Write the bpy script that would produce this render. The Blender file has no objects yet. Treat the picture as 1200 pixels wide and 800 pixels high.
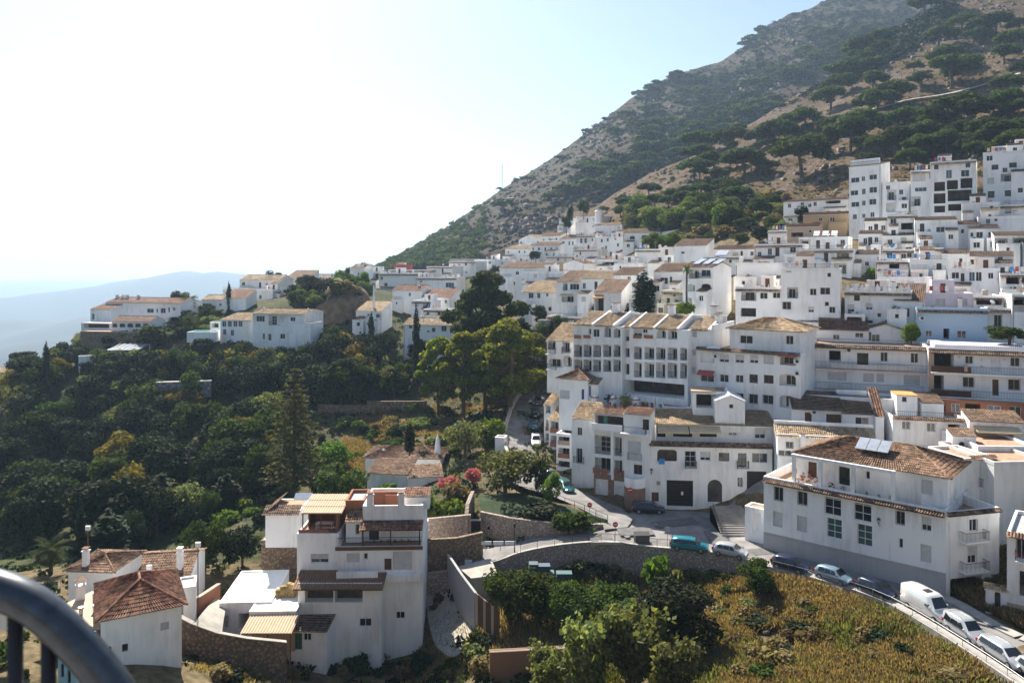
import bpy, math, random
import numpy as np
from mathutils import Vector, Matrix, noise
R = math.radians
S = bpy.context.scene
COL = S.collection
F, H = 900.0, 310.0            # focal length in photo pixels, row of the level view
random.seed(7); RNG = np.random.default_rng(7)

def P(px, py, Y): return Vector(((px-600)/F*Y, Y, (H-py)/F*Y))
def PZ(px, py, z):
    Y = z*F/(H-py); return P(px, py, Y)

# ------------------------------------------------ camera, world, sun, exposure
cam_d = bpy.data.cameras.new("camera"); cam = bpy.data.objects.new("camera", cam_d); COL.objects.link(cam)
cam.rotation_euler = (R(90), 0, 0)
cam_d.sensor_width = 36; cam_d.lens = 27; cam_d.shift_y = -90/1200
cam_d.clip_start = 0.1; cam_d.clip_end = 40000
cam_d.dof.use_dof = True; cam_d.dof.focus_distance = 100; cam_d.dof.aperture_fstop = 5.6
S.camera = cam
SUN_EL, SUN_AZ = R(43), R(-22)       # azimuth from straight ahead, minus = to the left
world = bpy.data.worlds.new("World"); S.world = world; world.use_nodes = True
nt = world.node_tree; bg = nt.nodes['Background']
sky = nt.nodes.new('ShaderNodeTexSky'); sky.sky_type = 'NISHITA'; sky.sun_disc = False
sky.sun_elevation = SUN_EL; sky.sun_rotation = SUN_AZ; sky.air_density = 1.0; sky.dust_density = 0.9; sky.ozone_density = 1.6
nt.links.new(sky.outputs[0], bg.inputs[0]); bg.inputs[1].default_value = 0.06
sl = bpy.data.lights.new("sun", 'SUN'); sun = bpy.data.objects.new("sun", sl); COL.objects.link(sun)
sl.energy = 5.0; sl.angle = R(0.53); sl.color = (1.0, 0.93, 0.81)
sd = Vector((math.sin(SUN_AZ)*math.cos(SUN_EL), math.cos(SUN_AZ)*math.cos(SUN_EL), math.sin(SUN_EL)))
sun.rotation_euler = sd.to_track_quat('Z', 'Y').to_euler(); sun.location = (0, 0, 60)
S.view_settings.view_transform = 'Standard'; S.view_settings.look = 'None'
S.view_settings.exposure = 1.28; S.view_settings.gamma = 1
HAZE = 1.45e-4
cy = S.cycles
cy.max_bounces = 9; cy.diffuse_bounces = 6; cy.glossy_bounces = 2; cy.transmission_bounces = 3; cy.transparent_max_bounces = 6
cy.volume_bounces = 0; cy.use_denoising = True; cy.caustics_reflective = False; cy.caustics_refractive = False
cy.sample_clamp_indirect = 8; cy.use_adaptive_sampling = True; cy.adaptive_threshold = 0.02

# ------------------------------------------------ materials
MATS = {}
def new_mat(name):
    m = bpy.data.materials.new(name); m.use_nodes = True; MATS[name] = m
    return m, m.node_tree.nodes, m.node_tree.links, m.node_tree.nodes['Principled BSDF']
def ramp(n, stops):
    r = n.new('ShaderNodeValToRGB'); e = r.color_ramp.elements
    while len(e) < len(stops): e.new(0.5)
    for el, (p, c) in zip(e, stops): el.position = p; el.color = (*c, 1) if len(c) == 3 else c
    return r
def noisenode(n, l, vec, scale, detail=4, rough=0.6):
    t = n.new('ShaderNodeTexNoise'); t.inputs['Scale'].default_value = scale; t.inputs['Detail'].default_value = detail
    t.inputs['Roughness'].default_value = rough; l.new(vec, t.inputs['Vector']); return t
def geo_pos(n):
    g = n.new('ShaderNodeNewGeometry'); return g.outputs['Position']
def plain(name, col, rough=0.7, metal=0.0, var=0.12, scale=1.5, spec=0.3):
    m, n, l, b = new_mat(name)
    t = noisenode(n, l, geo_pos(n), scale)
    c = ramp(n, [(0.3, tuple(x*(1-var) for x in col)), (0.7, tuple(min(1, x*(1+var)) for x in col))])
    l.new(t.outputs['Fac'], c.inputs[0]); l.new(c.outputs[0], b.inputs['Base Color'])
    b.inputs['Roughness'].default_value = rough; b.inputs['Metallic'].default_value = metal
    b.inputs['Specular IOR Level'].default_value = spec
    return m
def stucco(name, col, dirt=(0.5, 0.47, 0.42), amt=0.35):
    m, n, l, b = new_mat(name)
    pos = geo_pos(n)
    mp = n.new('ShaderNodeMapping'); mp.inputs['Scale'].default_value = (0.9, 0.9, 0.12); l.new(pos, mp.inputs[0])
    t = noisenode(n, l, mp.outputs[0], 1.6, 6, 0.7)
    t2 = noisenode(n, l, pos, 0.22, 3, 0.5)
    mul = n.new('ShaderNodeMath'); mul.operation = 'MULTIPLY'
    l.new(t.outputs['Fac'], mul.inputs[0]); l.new(t2.outputs['Fac'], mul.inputs[1])
    c = ramp(n, [(0.22, (0, 0, 0)), (0.48, (amt, amt, amt))]); l.new(mul.outputs[0], c.inputs[0])
    mx = n.new('ShaderNodeMix'); mx.data_type = 'RGBA'
    mx.inputs[6].default_value = (*col, 1); mx.inputs[7].default_value = (*dirt, 1)
    l.new(c.outputs[0], mx.inputs[0])
    oi = n.new('ShaderNodeObjectInfo'); hs = n.new('ShaderNodeHueSaturation')
    mr = n.new('ShaderNodeMapRange'); mr.inputs[3].default_value = 0.9; mr.inputs[4].default_value = 1.04
    l.new(oi.outputs['Random'], mr.inputs[0]); l.new(mr.outputs[0], hs.inputs['Value']); l.new(mx.outputs[2], hs.inputs['Color'])
    l.new(hs.outputs[0], b.inputs['Base Color']); b.inputs['Roughness'].default_value = 0.88; b.inputs['Specular IOR Level'].default_value = 0.2
    bp = n.new('ShaderNodeBump'); bp.inputs['Strength'].default_value = 0.25; bp.inputs['Distance'].default_value = 0.04
    t3 = noisenode(n, l, pos, 3.0, 5, 0.7); l.new(t3.outputs['Fac'], bp.inputs['Height']); l.new(bp.outputs[0], b.inputs['Normal'])
    return m
def tile_mat(name, a, bcol, dark):
    m, n, l, b = new_mat(name)
    pos = geo_pos(n)
    v = n.new('ShaderNodeTexVoronoi'); v.inputs['Scale'].default_value = 3.2; l.new(pos, v.inputs['Vector'])
    sp = n.new('ShaderNodeSeparateColor'); l.new(v.outputs['Color'], sp.inputs[0])
    c = ramp(n, [(0.0, dark), (0.3, a), (0.7, bcol), (1.0, tuple(min(1, x*1.35) for x in bcol))]); l.new(sp.outputs[0], c.inputs[0])
    t = noisenode(n, l, pos, 0.5, 4, 0.65); c2 = ramp(n, [(0.35, (0.55, 0.55, 0.52)), (0.62, (1.05, 1.02, 1))]); l.new(t.outputs['Fac'], c2.inputs[0])
    mx = n.new('ShaderNodeMix'); mx.data_type = 'RGBA'; mx.blend_type = 'MULTIPLY'; mx.inputs[0].default_value = 1
    l.new(c.outputs[0], mx.inputs[6]); l.new(c2.outputs[0], mx.inputs[7]); l.new(mx.outputs[2], b.inputs['Base Color'])
    b.inputs['Roughness'].default_value = 0.85; b.inputs['Specular IOR Level'].default_value = 0.2
    return m
def stone_mat(name, a, bcol, mortar, scale):
    m, n, l, b = new_mat(name)
    pos = geo_pos(n)
    v = n.new('ShaderNodeTexVoronoi'); v.inputs['Scale'].default_value = scale; l.new(pos, v.inputs['Vector'])
    sp = n.new('ShaderNodeSeparateColor'); l.new(v.outputs['Color'], sp.inputs[0])
    c = ramp(n, [(0, a), (1, bcol)]); l.new(sp.outputs[0], c.inputs[0])
    c2 = ramp(n, [(0.3, (0, 0, 0)), (0.62, (1, 1, 1))]); l.new(v.outputs['Distance'], c2.inputs[0])
    mx = n.new('ShaderNodeMix'); mx.data_type = 'RGBA'; l.new(c2.outputs[0], mx.inputs[0])
    l.new(c.outputs[0], mx.inputs[6]); mx.inputs[7].default_value = (*mortar, 1); l.new(mx.outputs[2], b.inputs['Base Color'])
    bp = n.new('ShaderNodeBump'); bp.invert = True; bp.inputs['Strength'].default_value = 0.8; bp.inputs['Distance'].default_value = 0.12
    l.new(v.outputs['Distance'], bp.inputs['Height']); l.new(bp.outputs[0], b.inputs['Normal']); b.inputs['Roughness'].default_value = 0.9
    return m
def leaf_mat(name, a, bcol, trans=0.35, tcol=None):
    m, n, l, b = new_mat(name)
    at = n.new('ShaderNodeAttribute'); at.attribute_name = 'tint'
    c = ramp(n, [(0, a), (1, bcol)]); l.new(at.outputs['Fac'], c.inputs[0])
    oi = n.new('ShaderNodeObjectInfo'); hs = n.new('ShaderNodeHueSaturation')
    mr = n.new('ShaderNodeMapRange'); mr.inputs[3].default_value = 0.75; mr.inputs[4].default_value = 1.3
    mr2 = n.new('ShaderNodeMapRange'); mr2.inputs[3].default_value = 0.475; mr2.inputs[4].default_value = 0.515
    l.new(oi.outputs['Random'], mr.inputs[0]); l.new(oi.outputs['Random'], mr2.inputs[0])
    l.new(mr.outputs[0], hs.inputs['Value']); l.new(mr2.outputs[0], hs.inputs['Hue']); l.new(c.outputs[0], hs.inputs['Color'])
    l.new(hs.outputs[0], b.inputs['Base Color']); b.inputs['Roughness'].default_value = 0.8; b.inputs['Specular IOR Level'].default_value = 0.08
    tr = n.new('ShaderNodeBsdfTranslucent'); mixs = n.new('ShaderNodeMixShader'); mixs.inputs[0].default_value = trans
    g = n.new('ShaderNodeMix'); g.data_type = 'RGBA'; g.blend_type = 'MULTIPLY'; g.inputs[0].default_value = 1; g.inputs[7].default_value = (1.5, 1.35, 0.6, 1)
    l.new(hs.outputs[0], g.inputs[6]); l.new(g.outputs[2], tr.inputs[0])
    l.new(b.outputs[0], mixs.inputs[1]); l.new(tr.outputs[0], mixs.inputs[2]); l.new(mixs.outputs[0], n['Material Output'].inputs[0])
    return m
M = MATS
stucco('white', (0.90, 0.895, 0.885), (0.46, 0.43, 0.39), 0.65); stucco('white_old', (0.74, 0.73, 0.70), (0.36, 0.34, 0.31), 0.6)
stucco('cream', (0.76, 0.70, 0.58)); stucco('blue_wall', (0.46, 0.58, 0.68), (0.38, 0.46, 0.54)); stucco('lavender', (0.72, 0.68, 0.76))
stucco('ochre', (0.42, 0.30, 0.18), (0.3, 0.2, 0.12)); stucco('grey_wall', (0.42, 0.41, 0.40), (0.24, 0.23, 0.22), 0.6)
stucco('brick_red', (0.33, 0.14, 0.08), (0.22, 0.1, 0.06)); stucco('pink_deck', (0.55, 0.42, 0.42), (0.4, 0.3, 0.3))
stucco('earth_wall', (0.24, 0.15, 0.10), (0.19, 0.13, 0.09), 0.7); stucco('tan_wall', (0.48, 0.36, 0.27), (0.3, 0.22, 0.16))
tile_mat('tile', (0.185, 0.11, 0.072), (0.31, 0.195, 0.128), (0.07, 0.045, 0.035))
tile_mat('tile_red', (0.20, 0.098, 0.065), (0.31, 0.165, 0.108), (0.09, 0.05, 0.038))
tile_mat('tile_pale', (0.36, 0.25, 0.15), (0.48, 0.36, 0.23), (0.15, 0.10, 0.065))
tile_mat('tile_dark', (0.15, 0.095, 0.065), (0.25, 0.16, 0.11), (0.06, 0.04, 0.03))
plain('flat_terracotta', (0.38, 0.24, 0.16), 0.85, var=0.25, scale=1.2); plain('deck_grey', (0.40, 0.38, 0.37), 0.85, var=0.2)
plain('glass', (0.02, 0.026, 0.034), 0.12, spec=0.6, var=0.5, scale=0.4); plain('glass_green', (0.05, 0.10, 0.10), 0.15, spec=0.6)
plain('glass_blue', (0.05, 0.09, 0.14), 0.15, spec=0.6)
plain('frame_white', (0.74, 0.74, 0.74), 0.5); plain('frame_brown', (0.16, 0.07, 0.035), 0.5); plain('iron', (0.025, 0.024, 0.026), 0.5, spec=0.4)
plain('black_door', (0.018, 0.017, 0.018), 0.45); plain('shutter', (0.58, 0.58, 0.58), 0.6); plain('brown_wood', (0.13, 0.07, 0.04), 0.7)
plain('inner_shade', (0.075, 0.066, 0.06), 0.9, var=.5, scale=.8); plain('curtain', (0.45, 0.41, 0.36), 0.9); plain('awning', (0.58, 0.46, 0.30), 0.8); plain('awning_green', (0.05, 0.20, 0.16), 0.8)
plain('awning_red', (0.42, 0.10, 0.09), 0.8); plain('awning_orange', (0.62, 0.28, 0.09), 0.8); plain('blue_cloth', (0.06, 0.25, 0.6), 0.7)
plain('panel_metal', (0.42, 0.46, 0.52), 0.15, 0.3, spec=0.8); plain('metal', (0.35, 0.36, 0.37), 0.4, 0.8); plain('concrete', (0.38, 0.35, 0.31), 0.9, var=0.22, scale=0.8)
plain('asphalt', (0.20, 0.19, 0.185), 0.9, var=0.35, scale=0.45)
plain('asphalt_patch', (0.13, 0.125, 0.125), 0.92, var=0.25, scale=2); plain('pavement', (0.36, 0.34, 0.32), 0.9, var=0.15); plain('paint_line', (0.6, 0.6, 0.6), 0.8, var=0.2)
plain('terracotta_pot', (0.40, 0.15, 0.08), 0.8); plain('red_sign', (0.55, 0.02, 0.03), 0.4); plain('blue_sign', (0.03, 0.14, 0.45), 0.4)
plain('roof_sheet', (0.50, 0.36, 0.24), 0.75, var=0.1); plain('roof_sheet_brown', (0.22, 0.12, 0.07), 0.75); plain('green_paint', (0.03, 0.13, 0.08), 0.6)
plain('hay', (0.36, 0.25, 0.10), 0.95, var=0.3, scale=4); plain('blue_plastic', (0.05, 0.085, 0.12), 0.6); plain('teal_paint', (0.05, 0.12, 0.13), 0.6)
plain('rubber', (0.015, 0.015, 0.015), 0.8); plain('car_glass', (0.012, 0.016, 0.018), 0.06, spec=0.8); plain('lamp_glass', (0.6, 0.6, 0.58), 0.2); plain('tail_red', (0.4, 0.01, 0.01), 0.3)
plain('pool_water', (0.10, 0.38, 0.45), 0.1, spec=0.6); plain('cobalt', (0.02, 0.05, 0.22), 0.5); plain('sky_blue', (0.22, 0.45, 0.62), 0.8)
for nm, c in dict(paint_green=(0.0, 0.10, 0.11), paint_navy=(0.008, 0.014, 0.05), paint_turq=(0.01, 0.22, 0.30), paint_silver=(0.45, 0.46, 0.48), paint_steel=(0.20, 0.30, 0.38), paint_white=(0.72, 0.72, 0.70), paint_black=(0.01, 0.01, 0.012), paint_grey=(0.12, 0.13, 0.14)).items():
    m = plain(nm, c, 0.28, 0.25, var=0.03, spec=0.6); m.node_tree.nodes['Principled BSDF'].inputs['Coat Weight'].default_value = 0.7
stone_mat('stone', (0.26, 0.20, 0.16), (0.52, 0.43, 0.36), (0.24, 0.185, 0.15), 4.2)
stone_mat('stone_brown', (0.20, 0.13, 0.08), (0.36, 0.25, 0.16), (0.14, 0.10, 0.07), 3.0)
stone_mat('stone_grey', (0.24, 0.24, 0.25), (0.40, 0.40, 0.40), (0.16, 0.15, 0.15), 1.6)
stone_mat('brick', (0.22, 0.10, 0.06), (0.34, 0.17, 0.10), (0.25, 0.18, 0.13), 5.0)
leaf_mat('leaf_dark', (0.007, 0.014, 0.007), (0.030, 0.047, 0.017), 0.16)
leaf_mat('leaf_mid', (0.018, 0.036, 0.009), (0.064, 0.10, 0.02), 0.35)
leaf_mat('leaf_bright', (0.045, 0.095, 0.015), (0.12, 0.19, 0.03), 0.4)
leaf_mat('leaf_pine', (0.065, 0.10, 0.014), (0.20, 0.215, 0.035), 0.5)
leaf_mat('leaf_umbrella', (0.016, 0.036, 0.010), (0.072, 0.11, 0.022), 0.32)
leaf_mat('leaf_norfolk', (0.035, 0.042, 0.018), (0.11, 0.115, 0.05), 0.3)
leaf_mat('leaf_wood', (0.006, 0.014, 0.008), (0.026, 0.038, 0.016), 0.15)
leaf_mat('leaf_olive', (0.055, 0.075, 0.03), (0.20, 0.235, 0.10), 0.4)
leaf_mat('leaf_dry', (0.09, 0.07, 0.03), (0.21, 0.165, 0.075), 0.3)
leaf_mat('leaf_yellow', (0.08, 0.085, 0.015), (0.20, 0.17, 0.03), 0.4)
leaf_mat('leaf_pink', (0.20, 0.06, 0.09), (0.50, 0.17, 0.24), 0.3)
leaf_mat('grass_dry', (0.115, 0.092, 0.048), (0.31, 0.25, 0.14), 0.4)
leaf_mat('grass_green', (0.05, 0.065, 0.018), (0.14, 0.145, 0.045), 0.3)
plain('rail_paint', (0.06, 0.07, 0.085), 0.34, 0.5, var=0.3, scale=40, spec=0.5)
plain('bark', (0.10, 0.07, 0.05), 0.9, var=0.3, scale=3)

# ------------------------------------------------ mesh helpers
class MB:
    def __init__(s): s.v = []; s.f = []; s.m = []
    def pts(s, pts):
        i = len(s.v); s.v += [tuple(p) for p in pts]; return i
    def poly(s, pts, mi=0):
        i = s.pts(pts); s.f.append(tuple(range(i, i+len(pts)))); s.m.append(mi); return s
    def box(s, x0, y0, z0, x1, y1, z1, mi=0, skip=()):
        i = s.pts([(x0,y0,z0),(x1,y0,z0),(x1,y1,z0),(x0,y1,z0),(x0,y0,z1),(x1,y0,z1),(x1,y1,z1),(x0,y1,z1)])
        for k, q in enumerate(((3,2,1,0),(4,5,6,7),(0,1,5,4),(1,2,6,5),(2,3,7,6),(3,0,4,7))):
            if k in skip: continue
            s.f.append(tuple(i+a for a in q)); s.m.append(mi)
        return s
    def tube(s, pts, r, n=6, mi=0, cap=True):
        pts = [Vector(p) for p in pts]; rings = []
        for k, p in enumerate(pts):
            d = (pts[min(k+1, len(pts)-1)]-pts[max(k-1, 0)]).normalized()
            a = d.orthogonal().normalized() if k == 0 else (a-d*a.dot(d)).normalized()
            b = d.cross(a); rr = r[k] if isinstance(r, (list, tuple)) else r
            rings.append(s.pts([p+(a*math.cos(2*math.pi*j/n)+b*math.sin(2*math.pi*j/n))*rr for j in range(n)]))
        for k in range(len(rings)-1):
            for j in range(n):
                s.f.append((rings[k]+j, rings[k]+(j+1) % n, rings[k+1]+(j+1) % n, rings[k+1]+j)); s.m.append(mi)
        if cap:
            s.f.append(tuple(rings[0]+j for j in range(n))[::-1]); s.m.append(mi)
            s.f.append(tuple(rings[-1]+j for j in range(n))); s.m.append(mi)
        return s
    def mesh(s, name, mats, smooth=False):
        me = bpy.data.meshes.new(name); me.from_pydata(s.v, [], s.f)
        for m in mats: me.materials.append(M[m])
        if len(mats) > 1: me.polygons.foreach_set('material_index', s.m)
        if smooth: me.polygons.foreach_set('use_smooth', [True]*len(me.polygons))
        me.update(); return me
    def obj(s, name, mats, parent=None, loc=None, smooth=False, rz=0):
        return put(name, s.mesh(name, [mats] if isinstance(mats, str) else mats, smooth), parent, loc, rz)
def put(name, me, parent=None, loc=None, rz=0, scale=None):
    o = bpy.data.objects.new(name, me); COL.objects.link(o)
    if parent: o.parent = parent
    if loc is not None: o.location = loc
    if rz: o.rotation_euler = (0, 0, rz)
    if scale: o.scale = scale
    return o
def tag(o, label=None, cat=None, group=None, kind=None):
    if label: o['label'] = label
    if cat: o['category'] = cat
    if group: o['group'] = group
    if kind: o['kind'] = kind
    return o
def thing(name, label, cat, loc=(0, 0, 0), rz=0, group=None):
    return tag(put(name, None, None, loc, rz), label, cat, group)
def np_mesh(name, V, Q, mat, tint=None, smooth=False):
    me = bpy.data.meshes.new(name); k = Q.shape[1]
    me.vertices.add(len(V)); me.vertices.foreach_set('co', V.astype(np.float32).ravel())
    me.loops.add(Q.size); me.loops.foreach_set('vertex_index', Q.astype(np.int32).ravel())
    me.polygons.add(len(Q)); me.polygons.foreach_set('loop_start', np.arange(0, Q.size, k, dtype=np.int32))
    if smooth: me.polygons.foreach_set('use_smooth', np.ones(len(Q), bool))
    me.materials.append(M[mat]); me.update(calc_edges=True)
    if tint is not None:
        at = me.attributes.new('tint', 'FLOAT', 'POINT'); at.data.foreach_set('value', tint.astype(np.float32))
    return me
# ------------------------------------------------ terrain
def interp(tab, x, k=1): return np.interp(x, [t[0] for t in tab], [t[k] for t in tab])
A_base = [(380,335,520),(440,322,500),(500,312,470),(560,300,440),(640,280,425),(700,270,425),(800,230,500),(900,170,560),(1000,110,650),(1100,60,750),(1400,40,900)]
A_ridge = [(380,335,640),(440,312,640),(470,296,640),(520,267,660),(560,240,690),(590,216,700),(650,176,740),(700,136,780),(740,106,810),(790,87,840),(850,79,870),(900,41,920),(960,1,980),(1010,-28,1020),(1100,-44,1080),(1250,-20,1120),(1400,20,1150)]
B_base = [(660,275,360),(700,268,330),(760,258,280),(850,275,232),(950,262,216),(1000,250,207),(1100,232,203),(1200,205,196),(1300,190,190),(1560,190,180)]
B_ridge = [(660,258,430),(700,242,420),(720,226,410),(760,205,400),(800,186,400),(850,160,420),(900,130,440),(967,97,465),(1007,67,480),(1053,32,500),(1110,0,520),(1180,-28,540),(1300,-45,550),(1560,-45,560)]
ZR = -34.7                                            # level of the road in front
GP = []                                               # control points of the ground (world)
def g(px, py, Y): GP.append(tuple(P(px, py, Y)))
for w in [(0,2,-4),(0,20,-17),(0,40,-30),(-30,20,-18),(-30,42,-31),(30,20,-18),(32,40,-30),(60,30,-22),(-70,30,-24),(-80,60,-33),(60,50,-31),(-60,-40,2),(60,-40,2),(0,-40,4)]: GP.append(w)
for a in [(100,790,66),(220,785,70),(300,800,76),(370,785,84),(470,772,88),(530,790,80),(620,815,74),(650,735,84),(740,705,91),(600,705,90),(860,692,88),
 (900,790,70),(1000,745,74),(780,790,72),(1080,770,68),(960,710,80),(640,597,105),(590,577,112),(470,577,125),(430,602,118),(520,597,110),(520,650,101),(330,690,97),(250,690,95),
 (290,600,120),(200,640,115),(100,660,105),(40,690,90),(180,560,150),(100,560,160),(20,560,160),(240,520,160),(345,592,128),(380,490,165),(480,500,160),(450,470,175),(540,500,155),(565,478,168),
 (300,450,190),(330,412,205),(300,408,200),(200,450,195),(100,470,190),(20,450,205),(130,402,225),(180,385,230),(250,366,235),(320,350,245),(400,340,260),(400,388,215),(460,362,235),(480,405,205),(520,350,260),
 (600,335,280),(560,320,310),(600,308,330),(660,296,320),(700,280,330),(640,392,185),(700,370,195),(750,366,180),(800,372,150),(850,480,130),(700,475,133),(1000,480,118),(1100,525,104),(1000,540,104),
 (900,385,137),(1000,390,130),(1100,405,124),(1190,415,117),(1000,320,162),(1100,310,160),(1190,300,155),(1000,283,188),(1100,252,190),(1190,245,182),(950,272,202),(850,292,215),(780,287,250),(900,235,235),(1100,200,230),(1300,200,200),
 (1190,730,73),(1290,760,66),(880,583,106),(560,780,78),(-60,600,150),(-150,500,190),(-150,700,90),(760,262,300),(850,272,232),(700,300,300)]: g(*a)
GP += [(-230,150,-60),(-230,230,-50),(-200,300,-55),(-120,320,-45),(-60,340,-30),(-30,400,-20),(40,400,18),(180,230,52),(180,120,-2),(180,60,-24),(120,50,-30),(-150,120,-52),(-230,60,-55)]
near_edge = [(1230,832),(1150,775),(1040,708),(960,680),(890,662)]
far_edge = [(1310,775),(1200,745),(1108,697),(1000,660),(890,625)]
for e in near_edge+far_edge: GP.append(tuple(PZ(*e, ZR-0.1)))
up_l = [(640,583,-34.4),(606,560,-33.6),(590,520,-31.8),(598,482,-29.8),(612,460,-28.6),(640,441,-27.2),(668,428,-26.2)]
up_r = [(735,598,-34.5),(652,560,-33.7),(637,520,-31.9),(638,485,-29.9),(643,464,-28.7),(664,450,-27.3),(690,438,-26.3)]
for x, y, z in up_l+up_r: GP.append(tuple(PZ(x, y, z-0.15)))
ramp_n = [(890,662,-34.7),(830,649,-34.9),(770,644,-35.0),(720,638,-35.0),(690,638,-35.1),(650,642,-35.5),(610,650,-36.2),(575,662,-37.2),(520,672,-38.3),(455,680,-39.2)]
ramp_f = [(890,625,-34.7),(840,602,-34.7),(770,598,-34.6),(735,602,-34.7),(712,618,-34.9),(640,628,-35.5),(600,632,-36.2),(560,640,-37.0),(515,650,-38.0),(455,658,-38.9)]
for x, y, z in ramp_f: GP.append(tuple(PZ(x, y, z-0.12)))
gx = np.array(GP); XY = gx[:, :2]/100; Zc = gx[:, 2]
def tps_fit(XY, Z, lam):
    n = len(XY); d = np.linalg.norm(XY[:, None]-XY[None], axis=2); K = np.where(d > 0, d*d*np.log(np.maximum(d, 1e-9)), 0)+lam*np.eye(n)
    Pm = np.hstack([np.ones((n, 1)), XY]); A = np.zeros((n+3, n+3)); A[:n, :n] = K; A[:n, n:] = Pm; A[n:, :n] = Pm.T
    return np.linalg.solve(A, np.concatenate([Z, np.zeros(3)]))
W_ = tps_fit(XY, Zc, 0.0015)
BX0, BX1, BY0, BY1 = -230, 190, -30, 400
def tps(x, y):
    x = np.atleast_1d(x).astype(float); y = np.atleast_1d(y).astype(float); out = np.empty(len(x))
    for s in range(0, len(x), 4000):
        p = np.stack([np.clip(x[s:s+4000], BX0, BX1), np.clip(y[s:s+4000], BY0, BY1)], 1)/100
        d = np.linalg.norm(p[:, None]-XY[None], axis=2); K = np.where(d > 0, d*d*np.log(np.maximum(d, 1e-9)), 0)
        out[s:s+4000] = K@W_[:len(XY)]+W_[-3]+p@W_[-2:]
    return out
def ground_np(x, y):
    x = np.atleast_1d(x).astype(float); y = np.atleast_1d(y).astype(float)
    z = np.clip(tps(x, y), -62, 60)
    yb_ = interp(B_base, 600+x/np.maximum(y, 1)*F, 2); dd = np.clip(y-yb_-3, 0, 60)*np.where((y > 100) & (600+x/np.maximum(y, 1)*F > 640), 1, 0)
    z = z-dd*0.9
    d = np.hypot(np.maximum(0, np.maximum(BX0-x, x-BX1)), np.maximum(0, np.maximum(BY0-y, y-BY1)))
    s = np.clip(d/900, 0, 1); s = s*s*(3-2*s)
    return z*(1-s)-300*s
# wall line at the edge of the terrace: the road side stands high, the garden side low
WALL = [(np.array(PZ(x, y, z))[:2]) for x, y, z in ramp_n[:8]]
GXs = np.arange(BX0, BX1+.1, 2.0); GYs = np.arange(BY0, BY1+.1, 2.0)
gxx, gyy = np.meshgrid(GXs, GYs)
GRID = ground_np(gxx.ravel(), gyy.ravel()).reshape(gxx.shape)
def ground(x, y):
    fx = min(max((x-BX0)/2, 0), len(GXs)-1.001); fy = min(max((y-BY0)/2, 0), len(GYs)-1.001)
    i, j = int(fx), int(fy); a, b = fx-i, fy-j
    return (GRID[j, i]*(1-a)+GRID[j, i+1]*a)*(1-b)+(GRID[j+1, i]*(1-a)+GRID[j+1, i+1]*a)*b
def hit(px, py, y0=45, y1=395):
    Y = y0; k = (px-600)/F; q = (H-py)/F
    while Y < y1:
        if q*Y <= ground(k*Y, Y): return Vector((k*Y, Y, ground(k*Y, Y)))
        Y += 1.0
    return None
def geom(a0, a1, step, grow, lim):
    out = []; x = a1; s = step
    while x < lim: x += s; s *= grow; out.append(x)
    return out
xs = [-v for v in geom(0, -BX0, 3, 1.25, 15000)][::-1]+list(np.arange(BX0, BX1+.1, 2.0))+geom(0, BX1, 3, 1.25, 15000)
ys = [-v for v in geom(0, -BY0, 3, 1.3, 900)][::-1]+list(np.arange(BY0, BY1+.1, 2.0))+geom(0, BY1, 3, 1.25, 15400)
tx, ty = np.meshgrid(np.array(xs), np.array(ys)); tz = ground_np(tx.ravel(), ty.ravel())
inb = (tx.ravel() > BX0+1) & (tx.ravel() < BX1-1) & (ty.ravel() > 20) & (ty.ravel() < BY1-1)
nz = np.array([noise.fractal(Vector((x*.12, y*.12, 0)), 1, 2, 4) if k else 0 for x, y, k in zip(tx.ravel(), ty.ravel(), inb)])
def near_road(x, y):            # distance-like mask so that paved ground stays even
    m = np.zeros(len(x), bool)
    for A, B in ((near_edge, far_edge),):
        poly = [tuple(PZ(*e, ZR))[:2] for e in A]+[tuple(PZ(*e, ZR))[:2] for e in B][::-1]
        m |= inpoly(x, y, poly, 3.0)
    for A, B in ((up_l, up_r), (ramp_n, ramp_f)):
        m |= inpoly(x, y, [tuple(PZ(*e))[:2] for e in A]+[tuple(PZ(*e))[:2] for e in B][::-1], 3.0)
    return m
def inpoly(x, y, poly, grow=0):
    poly = np.array(poly); c = poly.mean(0)
    m = np.zeros(len(x), bool); n = len(poly); j = n-1
    for i in range(n):
        xi, yi = poly[i]; xj, yj = poly[j]
        m ^= ((yi > y) != (yj > y)) & (x < (xj-xi)*(y-yi)/(yj-yi+1e-12)+xi); j = i
    if grow:
        for i in range(n):
            a = poly[i-1]; b = poly[i]; ab = b-a; t = np.clip(((x-a[0])*ab[0]+(y-a[1])*ab[1])/(ab@ab+1e-9), 0, 1)
            m |= np.hypot(x-a[0]-t*ab[0], y-a[1]-t*ab[1]) < grow
    return m
paved = near_road(tx.ravel(), ty.ravel())
tz = tz+np.where(paved, -0.35, nz*0.45)
V = np.stack([tx.ravel(), ty.ravel(), tz], 1); nX = len(xs)
ii, jj = np.meshgrid(np.arange(nX-1), np.arange(len(ys)-1)); a0 = (jj*nX+ii).ravel()
Q = np.stack([a0, a0+1, a0+nX+1, a0+nX], 1)
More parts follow.
